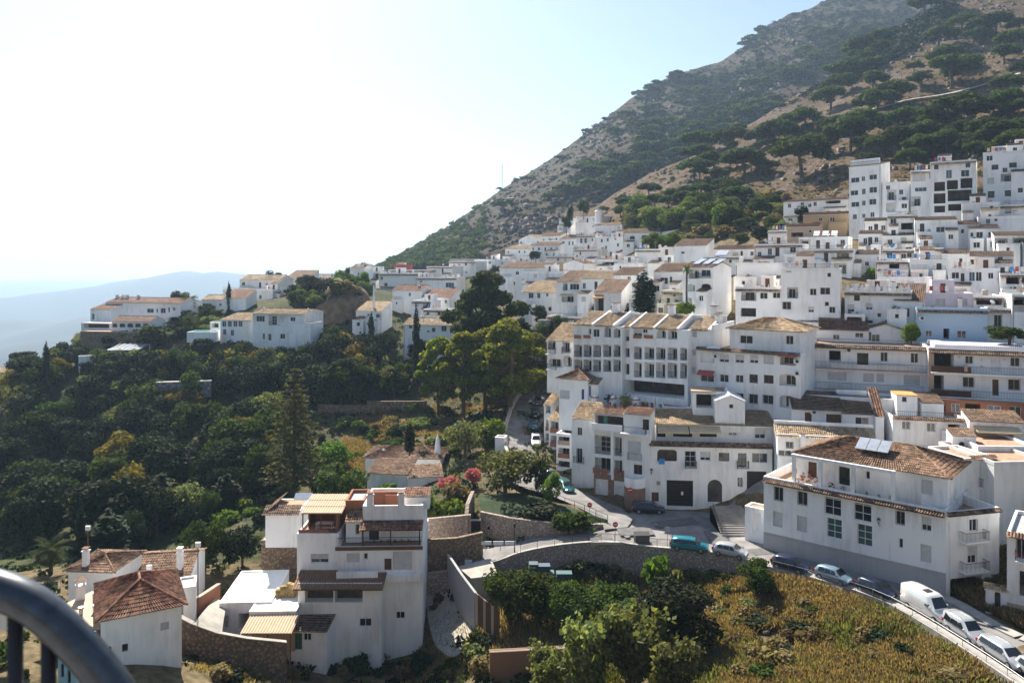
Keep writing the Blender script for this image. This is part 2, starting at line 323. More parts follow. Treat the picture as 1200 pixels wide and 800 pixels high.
# material: dry slope / dark green valley / earth, by place
m, n, l, b = new_mat('ground')
pos = geo_pos(n); t1 = noisenode(n, l, pos, 0.12, 6, 0.7); t2 = noisenode(n, l, pos, 0.9, 5, 0.7)
dry = ramp(n, [(0.3, (0.065, 0.05, 0.026)), (0.5, (0.125, 0.095, 0.05)), (0.72, (0.21, 0.165, 0.10))]); l.new(t2.outputs['Fac'], dry.inputs[0])
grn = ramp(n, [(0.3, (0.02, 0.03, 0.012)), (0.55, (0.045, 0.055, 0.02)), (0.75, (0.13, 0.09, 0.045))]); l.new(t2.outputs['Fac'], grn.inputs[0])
at = n.new('ShaderNodeAttribute'); at.attribute_name = 'tint'
ad = n.new('ShaderNodeMath'); ad.operation = 'MULTIPLY_ADD'; ad.inputs[1].default_value = 0.9; l.new(t1.outputs['Fac'], ad.inputs[0]); l.new(at.outputs['Fac'], ad.inputs[2])
rr = ramp(n, [(0.5, (0, 0, 0)), (0.85, (1, 1, 1))]); l.new(ad.outputs[0], rr.inputs[0])
mx = n.new('ShaderNodeMix'); mx.data_type = 'RGBA'; l.new(rr.outputs[0], mx.inputs[0]); l.new(grn.outputs[0], mx.inputs[6]); l.new(dry.outputs[0], mx.inputs[7]); l.new(mx.outputs[2], b.inputs['Base Color'])
b.inputs['Roughness'].default_value = 0.95; b.inputs['Specular IOR Level'].default_value = 0.1
bp = n.new('ShaderNodeBump'); bp.inputs['Strength'].default_value = 0.6; bp.inputs['Distance'].default_value = 0.3; l.new(t2.outputs['Fac'], bp.inputs['Height']); l.new(bp.outputs[0], b.inputs['Normal'])
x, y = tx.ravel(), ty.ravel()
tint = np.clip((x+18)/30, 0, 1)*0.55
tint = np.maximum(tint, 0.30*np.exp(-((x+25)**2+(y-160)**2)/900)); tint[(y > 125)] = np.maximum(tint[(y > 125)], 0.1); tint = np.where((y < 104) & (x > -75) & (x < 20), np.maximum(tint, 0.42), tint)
gnd = tag(put('ground', np_mesh('ground', V, Q, 'ground', tint, True)), kind='structure')

# ------------------------------------------------ mountains
def mount(base, ridge, px, py):
    yb, Yb = interp(base, px, 1), interp(base, px, 2); yr, Yr = interp(ridge, px, 1), interp(ridge, px, 2)
    t = (yb-py)/(yb-yr); t = np.clip(t, -0.3, 1)
    return Yb+(Yr-Yb)*np.where(t > 0, np.abs(t)**1.25, t)
def mbump(p, amp): return amp*noise.ridged_multi_fractal(Vector(p)*(0.6/amp*0.03), 0.9, 2.1, 5, 1.0, 2.0)
def make_mount(name, base, ridge, x0, x1, nx, ny, mat, amp):
    V = []
    for j in range(ny+1):
        t = j/ny*1.35-0.12
        for i in range(nx+1):
            px = x0+(x1-x0)*i/nx; yb, yr = float(interp(base, px)), float(interp(ridge, px))
            Yb, Yr = float(interp(base, px, 2)), float(interp(ridge, px, 2))
            if t <= 1:
                py = yb+(yr-yb)*t; Y = Yb+(Yr-Yb)*(abs(t)**1.25 if t > 0 else t*0.3); p = P(px, py, Y)
                if t < 0: p.z -= 40*(-t)
            else:
                p = P(px, yr, Yr); u = (t-1)/0.23; p.y += u*400; p.x += 60*u; p.z -= u*u*180
            fade = min(1, max(0, (t+0.05)*5))
            a = amp*noise.hetero_terrain(p*(0.9/amp*0.12), 0.75, 2.15, 6, 0.4)*0.55-amp*0.25
            p.z += a*fade; V.append(tuple(p))
    a0 = np.array([[j*(nx+1)+i for i in range(nx)] for j in range(ny)]).ravel()
    return tag(put(name, np_mesh(name, np.array(V), np.stack([a0, a0+1, a0+nx+2, a0+nx+1], 1), mat, None, True)), kind='structure')
def mountain_mat(name, rock, rock2, grass, green, gthr, scl):
    m, n, l, b = new_mat(name); pos = geo_pos(n)
    t1 = noisenode(n, l, pos, 0.035*scl, 7, 0.68); t2 = noisenode(n, l, pos, 0.30*scl, 5, 0.7)
    v = n.new('ShaderNodeTexVoronoi'); v.inputs['Scale'].default_value = 0.16*scl; l.new(pos, v.inputs['Vector'])
    rc = ramp(n, [(0.3, tuple(x*0.55 for x in rock)), (0.5, rock), (0.7, rock2)]); l.new(t2.outputs['Fac'], rc.inputs[0])
    gc = ramp(n, [(0.3, tuple(x*0.6 for x in grass)), (0.65, grass)]); l.new(t2.outputs['Fac'], gc.inputs[0])
    k = ramp(n, [(0.44, (0, 0, 0)), (0.56, (1, 1, 1))]); l.new(t1.outputs['Fac'], k.inputs[0])
    mx = n.new('ShaderNodeMix'); mx.data_type = 'RGBA'; l.new(k.outputs[0], mx.inputs[0]); l.new(gc.outputs[0], mx.inputs[6]); l.new(rc.outputs[0], mx.inputs[7])
    ad = n.new('ShaderNodeMath'); ad.operation = 'ADD'; l.new(v.outputs['Distance'], ad.inputs[0]); l.new(t1.outputs['Fac'], ad.inputs[1])
    k2 = ramp(n, [(gthr-0.1, (1, 1, 1)), (gthr, (0, 0, 0))]); l.new(ad.outputs[0], k2.inputs[0])
    mx2 = n.new('ShaderNodeMix'); mx2.data_type = 'RGBA'; l.new(k2.outputs[0], mx2.inputs[0]); l.new(mx.outputs[2], mx2.inputs[6]); mx2.inputs[7].default_value = (*green, 1)
    l.new(mx2.outputs[2], b.inputs['Base Color']); b.inputs['Roughness'].default_value = 0.95; b.inputs['Specular IOR Level'].default_value = 0.1
    bp = n.new('ShaderNodeBump'); bp.inputs['Strength'].default_value = 1.0; bp.inputs['Distance'].default_value = 2.0/scl; l.new(t2.outputs['Fac'], bp.inputs['Height']); l.new(bp.outputs[0], b.inputs['Normal'])
mountain_mat('mountain_far', (0.048, 0.038, 0.031), (0.098, 0.078, 0.065), (0.066, 0.042, 0.023), (0.014, 0.02, 0.009), 0.90, 1.0)
mountain_mat('mountain_near', (0.10, 0.072, 0.055), (0.20, 0.165, 0.145), (0.125, 0.076, 0.037), (0.018, 0.024, 0.010), 0.78, 2.2)
mtA = make_mount('mountain', A_base, A_ridge, 380, 1400, 330, 130, 'mountain_far', 22)
mtB = make_mount('hillside', B_base, B_ridge, 660, 1560, 330, 130, 'mountain_near', 6.5)
from mathutils.bvhtree import BVHTree
def bvh(o): 
    me = o.data; return BVHTree.FromPolygons([v.co for v in me.vertices], [tuple(p.vertices) for p in me.polygons])
bvA, bvB = bvh(mtA), bvh(mtB)
def mhit(px, py, which=None):
    d = Vector(((px-600)/F, 1, (H-py)/F)).normalized(); best = None
    for bv in ((bvB,) if which == 'B' else (bvA,) if which == 'A' else (bvA, bvB)):
        h = bv.ray_cast(Vector((0, 0, 0)), d)
        if h[0] is not None and (best is None or h[3] < best[1]): best = (h[0], h[3])
    return best[0] if best else None
# distant ranges over the plain
def far_range(name, prof, Y, th, mat):
    V = []; ny = 14; n = len(prof); xs_ = np.linspace(prof[0][0], prof[-1][0], 90); base = -298
    for j in range(ny+1):
        t = j/ny
        for x_ in xs_:
            zr = (H-np.interp(x_, [q[0] for q in prof], [q[1] for q in prof]))/F*Y
            zr += 14*noise.fractal(Vector((x_*.03, Y*.001, 0)), 1, 2, 5)
            s = 1-abs(2*t-1); s2 = s*s*(3-2*s)
            yy = Y+(t-0.5)*2*th; X = (x_-600)/F*Y
            V.append((X, yy, base+(zr-base)*s2+(noise.fractal(Vector((X*.002, yy*.002, 3)), 1, 2, 5)*40*(s-s2*0.9))))
    k = len(xs_); a0 = np.array([[j*k+i for i in range(k-1)] for j in range(ny)]).ravel()
    return tag(put(name, np_mesh(name, np.array(V), np.stack([a0, a0+1, a0+k+1, a0+k], 1), mat, None, True)), kind='structure')
plain('far_land', (0.03, 0.042, 0.042), 0.95, var=0.3, scale=0.004)
far_range('hills', [(-500,352),(-200,338),(-60,350),(0,352),(40,345),(100,337),(160,327),(200,320),(225,317),(240,320),(255,317),(285,321),(330,330),(420,336),(520,342),(700,350),(1100,355)], 5200, 1500, 'far_land')
far_range('hills', [(-700,384),(-300,372),(-60,380),(0,374),(50,384),(110,370),(190,356),(260,362),(400,372),(700,380)], 3300, 800, 'far_land')
far_range('hills', [(-700,412),(-200,404),(-40,410),(40,402),(120,398),(220,388),(400,400),(700,410)], 2300, 500, 'far_land')
far_range('hills', [(-700,345),(-300,326),(-100,334),(0,331),(50,330),(90,332),(130,342),(300,352),(700,352)], 9000, 2200, 'far_land')
# ------------------------------------------------ roads, kerbs, pavements
def strip(name, L, Rr, mat, dz=0.0, sub=4, wall=0.0):
    mb = MB(); n = len(L)
    def cr(pts, t):
        i = min(int(t), n-2); f = t-i; p0, p1, p2, p3 = pts[max(i-1, 0)], pts[i], pts[i+1], pts[min(i+2, n-1)]
        return 0.5*((2*p1)+(p2-p0)*f+(2*p0-5*p1+4*p2-p3)*f*f+(3*p1-p0-3*p2+p3)*f**3)
    ts = [k/sub for k in range((n-1)*sub+1)]
    A = [cr(L, t)+Vector((0, 0, dz)) for t in ts]; B = [cr(Rr, t)+Vector((0, 0, dz)) for t in ts]
    for k in range(len(ts)-1):
        for j in range(4):
            a, b = j/4, (j+1)/4
            mb.poly([A[k].lerp(B[k], a), A[k].lerp(B[k], b), A[k+1].lerp(B[k+1], b), A[k+1].lerp(B[k+1], a)])
    if wall:
        for k in range(len(ts)-1):
            for E in (A, B):
                d = Vector((0, 0, -wall)); mb.poly([E[k], E[k+1], E[k+1]+d, E[k]+d])
    return tag(mb.obj(name, mat), kind='structure'), A, B
nE = [PZ(*e, ZR) for e in near_edge]; fE = [PZ(*e, ZR) for e in far_edge]
road, rA, rB = strip('road', nE, fE, 'asphalt')
rN = [PZ(*e) for e in ramp_n]; rF = [PZ(*e) for e in ramp_f]
ramp_road, qA, qB = strip('road', rN, rF, 'asphalt', 0.006)
uL = [PZ(*e) for e in up_l]; uR = [PZ(*e) for e in up_r]
up_road, uA, uB = strip('road', uL, uR, 'asphalt', 0.012)
# street climbing right past the garage house
strip('road', [PZ(845, 603, -34.6), PZ(862, 590, -33.6), PZ(880, 574, -31.8), PZ(905, 560, -30)], [PZ(895, 612, -34.6), PZ(897, 598, -33.6), PZ(905, 582, -31.8), PZ(925, 566, -30)], 'asphalt', 0.55, wall=1.5)
def kerb(name, pts, w, h, mat, dz=0, side=1):
    mb = MB(); 
    for k in range(len(pts)-1):
        a, b = pts[k], pts[k+1]; d = (b-a); d.z = 0; nrm = Vector((-d.y, d.x, 0)).normalized()*w*side
        up = Vector((0, 0, h)); lo = Vector((0, 0, -0.4))
        mb.poly([a+up, b+up, b+nrm+up, a+nrm+up]); mb.poly([a+lo, b+lo, b+up, a+up]); mb.poly([a+nrm+lo, b+nrm+lo, b+nrm+up, a+nrm+up])
    return tag(mb.obj(name, mat), kind='structure')
kerb('kerb', rA, -1.1, 0.14, 'pavement', side=1); kerb('pavement', rB, 1.3, 0.14, 'pavement', side=1)
# ------------------------------------------------ roofs of ridged tiles
def lerp(a, b, t): return a+(b-a)*t
def tiles(mb, e0, e1, r1, r0, pitch=0.27, mi=0, rows=None, hgt=0.075):
    """corrugated roof slope: eave e0-e1, ridge r0-r1 (any four corners)"""
    e0, e1, r0, r1 = map(Vector, (e0, e1, r0, r1))
    n = max(2, int(max((e1-e0).length, (r1-r0).length)/pitch)); Ls = max(((r0+r1)-(e0+e1)).length/2, 0.01)
    nr = rows or max(1, min(14, int(Ls/0.42)))
    nrm = (e1-e0 if (e1-e0).length > .01 else r1-r0).cross((r0+r1)-(e0+e1)).normalized()
    prof = [(0, 0), (0.22, 0.75), (0.42, 1), (0.62, 0.75), (0.84, 0)]
    us = []
    for i in range(n): us += [((i+a)/n, h) for a, h in prof]
    us.append((1, 0)); k = len(us)
    for j in range(nr):
        t0, t1 = j/nr, (j+1)/nr
        for (t, dz) in ((t0, 0.05), (t1, 0.0)):
            A, B = lerp(e0, r0, t), lerp(e1, r1, t)
            mb.pts([lerp(A, B, u)+nrm*(h*hgt+dz+0.02) for u, h in us])
        b = len(mb.v)-2*k
        for i in range(k-1): mb.f.append((b+i, b+i+1, b+k+i+1, b+k+i)); mb.m.append(mi)
    return mb
def ridge_cap(mb, a, b, r=0.13, mi=0): mb.tube([a, b], r, 6, mi)
# ------------------------------------------------ window and balcony pieces (cached meshes)
CACHE = {}
def cached(key, fn):
    if key not in CACHE: CACHE[key] = fn()
    return CACHE[key]
def q1(v): return max(0.3, round(v*5)/5)
def m_frame(w, h, kind, nx):
    mb = MB(); t = 0.07 if w > .9 else 0.05
    mb.box(0, 0, 0, t, .06, h); mb.box(w-t, 0, 0, w, .06, h); mb.box(t, 0, 0, w-t, .06, t); mb.box(t, 0, h-t, w-t, .06, h)
    for i in range(1, nx): mb.box(w*i/nx-.03, .003, t, w*i/nx+.03, .055, h-t)
    nz = round(h/.85) if h > 2.0 and w > 1.3 else 1
    for i in range(1, nz): mb.box(t, .006, h*i/nz-.035, w-t, .052, h*i/nz+.035)
    return mb
def win_mesh(w, h, col, nx): return cached(('f', w, h, col, nx), lambda: m_frame(w, h, 0, nx).mesh('frame', [col]))
def pane_mesh(w, h, mat): return cached(('p', w, h, mat), lambda: MB().poly([(0.02, .035, 0.02), (w-.02, .035, 0.02), (w-.02, .035, h-.02), (0.02, .035, h-.02)]).mesh('pane', [mat]))
def shutter_mesh(w, h):
    def f():
        mb = MB(); n = max(3, int(h/0.12))
        for i in range(n):
            z0, z1 = h*i/n, h*(i+1)/n
            mb.poly([(0, .03, z0), (w, .03, z0), (w, 0, z1-.015), (0, 0, z1-.015)]); mb.poly([(0, 0, z1-.015), (w, 0, z1-.015), (w, .03, z1), (0, .03, z1)])
        return mb.mesh('shutter', ['shutter'])
    return cached(('s', w, h), f)
def grille_mesh(w, h):
    def f():
        mb = MB(); n = max(3, int(w/0.14))
        for i in range(n+1): mb.box(w*i/n-.01, -.05, 0, w*i/n+.01, -.03, h)
        for z in (0.02, h*.5, h-.04): mb.box(0, -.058, z, w, -.026, z+.02)
        return mb.mesh('grille', ['iron'])
    return cached(('g', w, h), f)
def rail_mesh(w, h=1.0, step=0.16, mat='iron'):
    def f():
        mb = MB(); n = max(2, int(w/step))
        for i in range(n+1): mb.box(w*i/n-.012, -.012, 0.05, w*i/n+.012, .012, h-.03)
        mb.box(-.02, -.03, h-.04, w+.02, .03, h); mb.box(0, -.016, .04, w, .016, .07)
        return mb.mesh('railing', [mat])
    return cached(('r', w, h, step, mat), f)
def balcony_mesh(w, d=0.9):
    return cached(('b', w, d), lambda: MB().box(0, -d, -.16, w, 0, 0).mesh('balcony_slab', ['white']))
def balrail_mesh(w, d=0.9, h=1.0):
    def f():
        mb = MB()
        for (x0, y0, x1, y1) in ((.03, -d+.03, w-.03, -d+.03), (.03, -d+.03, .03, 0), (w-.03, -d+.03, w-.03, 0)):
            L = math.hypot(x1-x0, y1-y0); n = max(2, int(L/.16))
            for i in range(n+1):
                X, Y = lerp(x0, x1, i/n), lerp(y0, y1, i/n); mb.box(X-.012, Y-.012, 0, X+.012, Y+.012, h-.04)
            mb.box(min(x0, x1)-.025, min(y0, y1)-.025, h-.04, max(x0, x1)+.025, max(y0, y1)+.025, h)
        return mb.mesh('railing', ['iron'])
    return cached(('br', w, d, h), f)
def arch_fill(mb, O, ex, ez, w, h, rise, mi=0):
    """two spandrels that round the top of an opening w x h"""
    n = 6
    for sgn in (0, 1):
        c = O+ez*h+(ex*w if sgn else ex*0)
        arc = []
        for k in range(n+1):
            t = k/n*math.pi/2; u = w/2-math.cos(t)*w/2; z = h-rise+math.sin(t)*rise
            arc.append(O+ex*(w-u if sgn else u)+ez*z)
        for k in range(n): mb.poly([c, arc[k], arc[k+1]] if not sgn else [c, arc[k+1], arc[k]], mi)
# ------------------------------------------------ buildings
class Vol:
    """a block of a building: x0..x1 its front between two picture columns, yt/yb its top and foot at the left end, Y its distance, a its turn"""
    def __init__(s, root, x0, yt, x1, yb, Y, a=-30, D=8, mat='white', ext=3.0, label=None, cat='house', group=None, name='white_house', v=None, W=None, reveal=0.18):
        s.a = R(a); s.c, s.s = math.cos(s.a), math.sin(s.a); s.mat = mat; s.D = D; s.ext = ext; s.rev = reveal
        L = P(x0, yb, Y); s.L = L
        k = (x1-600)/F; s.W = W or max(1.0, (k*L.y-L.x)/(s.c-k*s.s)); s.h = (yb-yt)/F*Y
        if root is None: s.root = thing(name, label, cat, L, s.a, group)
        else: s.root = root.root if isinstance(root, Vol) else root
        rl = Vector(s.root.location); ra = s.root.rotation_euler.z
        s.off = Matrix.Rotation(-ra, 3, 'Z')@(L-rl); s.da = s.a-ra
        s.ops = {'f': [], 'r': [], 'l': []}; s.wall_parts = MB(); s.tri = None; s.far = Y > 150; s.Yd = Y
    def place(s, name, me, u, v, z, rz=0, parent=None, scale=None):
        o = bpy.data.objects.new(name, me); COL.objects.link(o); o.parent = s.root
        lo = Matrix.Rotation(s.da, 3, 'Z')@Vector((u, v, z))
        o.location = s.off+lo; o.rotation_euler = (0, 0, s.da+rz)
        if scale: o.scale = scale
        return o
    def uz(s, px, py, v=0.0):
        k = (px-600)/F; u = (k*(s.L.y+v*s.c)-s.L.x+v*s.s)/(s.c-k*s.s); Yw = s.L.y+u*s.s+v*s.c
        return u, (H-py)/F*Yw-s.L.z
    def vz(s, px, py, u):
        k = (px-600)/F; X0 = s.L.x+u*s.c; Y0 = s.L.y+u*s.s; v = (X0-k*Y0)/(s.s+k*s.c); Yw = Y0+v*s.c
        return v, (H-py)/F*Yw-s.L.z
    def rect(s, x, y, w, h, v=0.0):
        u0 = s.uz(x-w/2, y, v)[0]; u1 = s.uz(x+w/2, y, v)[0]; z0 = s.uz(x, y+h/2, v)[1]; z1 = s.uz(x, y-h/2, v)[1]
        return u0, z0, u1, z1
    def fill(s, u0, z0, u1, z1, d, kind, face, rz):
        """what stands in an opening"""
        w, h = u1-u0, z1-z0; W_, H_ = q1(w), q1(h); sc = (w/W_, 1, h/H_)
        def at(uu, dd, zz):
            if face == 'f': return (uu, dd, zz)
            if face == 'r': return (s.W-dd, uu, zz)
            return (dd, s.D-uu, zz)
        rot = {'f': 0, 'r': math.pi/2, 'l': -math.pi/2}[face]
        pl = lambda nm, me, uu, dd, zz, scale=None: s.place(nm, me, *at(uu, dd, zz), rz=rot, scale=scale)
        k = kind[0]
        fc = 'frame_brown' if 'n' in kind[1:] else 'frame_white'
        if k in 'wgkct':
            gl = 'glass_green' if 'G' in kind else 'glass_blue' if 'B' in kind else 'glass'
            nx = 1 if w < 0.7 else 2 if w < 1.9 else max(2, int(w/0.8))
            o = pl('window', win_mesh(W_, H_, fc, nx), u0, d, z0, sc)
            p = bpy.data.objects.new('pane', pane_mesh(W_, H_, gl)); COL.objects.link(p); p.parent = o
            if k == 'g':
                q = bpy.data.objects.new('grille', grille_mesh(W_, H_)); COL.objects.link(q); q.parent = o; q.location = (0, -d, 0)
            if k == 'k' or k == 'c':     # half lowered shutter / curtain
                hh = H_*0.6; q = bpy.data.objects.new('shutter', shutter_mesh(W_, q1(hh))); COL.objects.link(q); q.parent = o; q.location = (0, -.04, H_-q1(hh))
        elif k == 's': pl('shutter', shutter_mesh(W_, H_), u0, d, z0, sc)
        elif k == 'd':
            mt = {'b': 'black_door', 'n': 'brown_wood', 'w': 'frame_white', 'B': 'cobalt', 'g': 'green_paint', 'T': 'teal_paint'}.get(kind[1:2], 'glass')
            def f():
                mb = MB(); mb.box(0, .02, 0, W_, .07, H_)
                nx = max(1, round(W_/1.1))
                for i in range(nx):
                    a, b2 = W_*i/nx+.08, W_*(i+1)/nx-.08
                    for z0_, z1_ in ((.12, H_*.45), (H_*.5, H_-.12)): mb.box(a, -.002, z0_, b2, .0199, z1_)
                return mb.mesh('door', [mt])
            pl('door', cached(('d', W_, H_, mt), f), u0, d, z0, sc)
        elif k == 'G':    # garage door of slats
            mt = 'frame_white' if 'w' in kind else 'black_door'
            def f():
                mb = MB(); n = 7
                for i in range(n): mb.box(0, .01, H_*i/n, W_, .05, H_*(i+1)/n-.03)
                mb.box(0, .05, 0, W_, .07, H_); return mb.mesh('garage_door', [mt])
            pl('garage_door', cached(('G', W_, H_, mt), f), u0, d, z0, sc)
        elif k in 'LPA':  # loggia: back door, front rail
            if 'x' not in kind:
                dw = min(w*0.62, 2.4); dh = min(h*0.82, 2.3); D_, E_ = q1(dw), q1(dh)
                uu = u0+(w-dw)*random.choice((.25, .5, .75))
                o = pl('balcony_door', win_mesh(D_, E_, fc, max(2, int(D_/.8))), uu, d-.07, z0+.02, (dw/D_, 1, dh/E_))
                p = bpy.data.objects.new('pane', pane_mesh(D_, E_, 'curtain' if 'c' in kind else 'glass')); COL.objects.link(p); p.parent = o
            if k == 'L': pl('railing', rail_mesh(W_, 1.0, .2 if s.far else .15, 'frame_white' if 'w' in kind else 'iron'), u0, .06, z0, (w/W_, 1, 1))
    def op(s, kind, x, y, w, h, d=None, face='f', rise=0):
        if face == 'f': r = s.rect(x, y, w, h)
        else:
            u = s.W if face == 'r' else 0
            v0, v1 = s.vz(x-w/2, y, u)[0], s.vz(x+w/2, y, u)[0]
            if face == 'l': v0, v1 = s.D-v0, s.D-v1
            zc = s.vz(x, y+h/2, u)[1], s.vz(x, y-h/2, u)[1]; r = (min(v0, v1), zc[0], max(v0, v1), zc[1])
        s.opu(kind, *r, d=d, face=face, rise=rise); return s
    def opu(s, kind, u0, z0, u1, z1, d=None, face='f', rise=0):
        lim = s.W if face == 'f' else s.D
        u0, u1 = max(0.12, u0), min(lim-.12, u1); z0 = max(-s.ext+.1, z0); z1 = min(s.h-.15, z1)
        if u1-u0 < .2 or z1-z0 < .2: return s
        for (a, b, c, e, *_) in s.ops[face]:
            if u0 < c+.05 and u1 > a-.05 and z0 < e+.05 and z1 > b-.05: return s
        if d is None: d = {'L': 1.5, 'P': 1.5, 'A': 1.3, 'o': 1.5, 'O': 3.0}.get(kind[0], s.rev)
        if kind[0] in 'Aa' and not rise: rise = min((u1-u0)/2, (z1-z0)*.35)
        s.ops[face].append((u0, z0, u1, z1, d, kind, rise)); return s
    def many(s, txt, ox=0, oy=0, sc=1.0):
        """'kind x y w h; ...' in picture coordinates (ox, oy, sc: those of an enlarged crop)"""
        for it in txt.split(';'):
            p = it.split()
            if p:
                x, y, w, h = map(float, p[1:5]); s.op(p[0], ox+x/sc, oy+y/sc, w/sc, h/sc)
        return s
    def sub(s, u, v, z, W, D, h, mat='white', ext=0.0, da=0.0):
        """a further block of the same building, placed in the first block's own axes"""
        o = Vol.__new__(Vol); o.root = s.root; o.a = s.a+R(da); o.c, o.s = math.cos(o.a), math.sin(o.a); o.mat = mat; o.D = D; o.ext = ext; o.rev = s.rev
        o.L = s.L+Vector((u*s.c-v*s.s, u*s.s+v*s.c, z)); o.W = W; o.h = h; o.far = s.far; o.Yd = s.Yd
        ra = s.root.rotation_euler.z; o.off = Matrix.Rotation(-ra, 3, 'Z')@(o.L-Vector(s.root.location)); o.da = o.a-ra
        o.ops = {'f': [], 'r': [], 'l': []}; return o
    def plant(s, u, v, z, r=.4, mat='leaf_mid', n=60):
        tag(s.place('pot_plant', leafball(r, n, mat), u, v, z+r*.7), kind='stuff'); return s
    def balcony(s, x, y, w, d=0.9, face='f', mat='iron'):
        if face == 'f':
            u0, z = s.uz(x-w/2, y); u1 = s.uz(x+w/2, y)[0]
            W_ = q1(u1-u0); s.place('balcony', balcony_mesh(W_, d), u0, 0, z); s.place('railing', balrail_mesh(W_, d), u0, 0, z)
        return s
    def panel(s, mb, O, ex, ez, en, W, z0, z1, ops):
        us = sorted({0, W, *[o[0] for o in ops], *[o[2] for o in ops]}); zs = sorted({z0, z1, *[o[1] for o in ops], *[o[3] for o in ops]})
        pt = lambda u, z, d=0: O+ex*u+ez*z+en*d
        for i in range(len(us)-1):
            for j in range(len(zs)-1):
                cu, cz = (us[i]+us[i+1])/2, (zs[j]+zs[j+1])/2
                if any(o[0] < cu < o[2] and o[1] < cz < o[3] for o in ops): continue
                mb.poly([pt(us[i], zs[j]), pt(us[i+1], zs[j]), pt(us[i+1], zs[j+1]), pt(us[i], zs[j+1])])
        for (a, b, c, e, d, kind, rise) in ops:
            mb.poly([pt(a, b), pt(a, b, d), pt(a, e, d), pt(a, e)]); mb.poly([pt(c, b), pt(c, e), pt(c, e, d), pt(c, b, d)])
            mb.poly([pt(a, b), pt(c, b), pt(c, b, d), pt(a, b, d)]); mb.poly([pt(a, e), pt(a, e, d), pt(c, e, d), pt(c, e)])
            if d > .5 or kind[0] in 'oO': mb.poly([pt(a, b, d), pt(c, b, d), pt(c, e, d), pt(a, e, d)], 1 if kind[0] == 'O' or 'x' in kind else 0)  # marked recesses get a dark back that paints in their inner shade
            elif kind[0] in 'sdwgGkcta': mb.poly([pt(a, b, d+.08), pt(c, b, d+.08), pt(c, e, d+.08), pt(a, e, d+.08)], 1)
            if rise: arch_fill(mb, pt(a, b), ex, ez, c-a, e-b, rise)
    def build(s, roof='f', pitch=20, tmat='tile', over=0.35, hp=0.5, tp=None, deck=None):
        W, D, h, e = s.W, s.D, s.h, s.ext
        ex, ey, ez = Vector((1, 0, 0)), Vector((0, 1, 0)), Vector((0, 0, 1)); mb = MB(); Z = Vector
        top = h-hp if roof == 'f' else h
        tp = tp or (0.27 if s.Yd < 140 else 0.4 if s.Yd < 210 else 0.6)
        s.panel(mb, Z((0, 0, 0)), ex, ez, ey, W, -e, top, s.ops['f'])
        s.panel(mb, Z((W, 0, 0)), ey, ez, -ex, D, -e, top, s.ops['r'])
        s.panel(mb, Z((0, D, 0)), -ey, ez, ex, D, -e, top, s.ops['l'])
        mb.poly([(W, D, -e), (0, D, -e), (0, D, top), (W, D, top)])
        tm = MB(); rs = math.tan(R(pitch)); o = over
        if roof == 'f':
            f = MB(); t = 0.22
            f.poly([(t, t, top+.02), (W-t, t, top+.02), (W-t, D-t, top+.02), (t, D-t, top+.02)])
            s.place('terrace', f.mesh('terrace', [deck or ('flat_terracotta' if (int(s.L.x*7) % 3) else 'deck_grey')]), 0, 0, 0)
            p = MB(); q = .03
            p.box(-q, -q, top, W+q, t, h); p.box(-q, D-t, top, W+q, D+q, h); p.box(-q, t, top, t, D-t, h); p.box(W-t, t, top, W+q, D-t, h)
            s.place('parapet', p.mesh('parapet', [s.mat]), 0, 0, 0)
        elif roof == 'g':
            r = D/2*rs
            mb.poly([(W, 0, h), (W, D, h), (W, D/2, h+r)]); mb.poly([(0, D, h), (0, 0, h), (0, D/2, h+r)])
            g_ = o*rs
            tiles(tm, (-.2, -o, h-g_+.03), (W+.2, -o, h-g_+.03), (W+.2, D/2, h+r+.03), (-.2, D/2, h+r+.03), tp)
            tiles(tm, (W+.2, D+o, h-g_+.03), (-.2, D+o, h-g_+.03), (-.2, D/2, h+r+.03), (W+.2, D/2, h+r+.03), tp*1.5)
            ridge_cap(tm, (-.2, D/2, h+r+.1), (W+.2, D/2, h+r+.1))
        elif roof == 's':
            r = D*rs; g_ = o*rs
            mb.poly([(W, 0, h), (W, D, h), (W, D, h+r)]); mb.poly([(0, D, h), (0, 0, h), (0, D, h+r)]); mb.poly([(W, D, h), (0, D, h), (0, D, h+r), (W, D, h+r)])
            tiles(tm, (-.12, -o, h-g_+.03), (W+.12, -o, h-g_+.03), (W+.12, D+.1, h+r+.05), (-.12, D+.1, h+r+.05), tp)
        elif roof == 'G':
            r = W/2*rs; g_ = o*rs
            mb.poly([(0, 0, h), (W, 0, h), (W/2, 0, h+r)]); mb.poly([(W, D, h), (0, D, h), (W/2, D, h+r)])
            tiles(tm, (-o, D+.2, h-g_+.03), (-o, -.2, h-g_+.03), (W/2, -.2, h+r+.03), (W/2, D+.2, h+r+.03), tp)
            tiles(tm, (W+o, -.2, h-g_+.03), (W+o, D+.2, h-g_+.03), (W/2, D+.2, h+r+.03), (W/2, -.2, h+r+.03), tp)
            ridge_cap(tm, (W/2, -.2, h+r+.1), (W/2, D+.2, h+r+.1))
        elif roof == 'h':
            r = min(W, D)/2*rs; z0 = h-o*rs+.03; zz = h+r+.03
            if W >= D: a, b = (D/2, D/2), (W-D/2, D/2)
            else: a, b = (W/2, W/2), (W/2, D-W/2)
            A, B = (*a, zz), (*b, zz); c0, c1, c2, c3 = (-o, -o, z0), (W+o, -o, z0), (W+o, D+o, z0), (-o, D+o, z0)
            if W >= D: tiles(tm, c0, c1, B, A, tp); tiles(tm, c1, c2, B, B, tp); tiles(tm, c2, c3, A, B, tp); tiles(tm, c3, c0, A, A, tp)
            else: tiles(tm, c0, c1, A, A, tp); tiles(tm, c1, c2, B, A, tp); tiles(tm, c2, c3, B, B, tp); tiles(tm, c3, c0, A, B, tp)
            up = Vector((0, 0, .07))
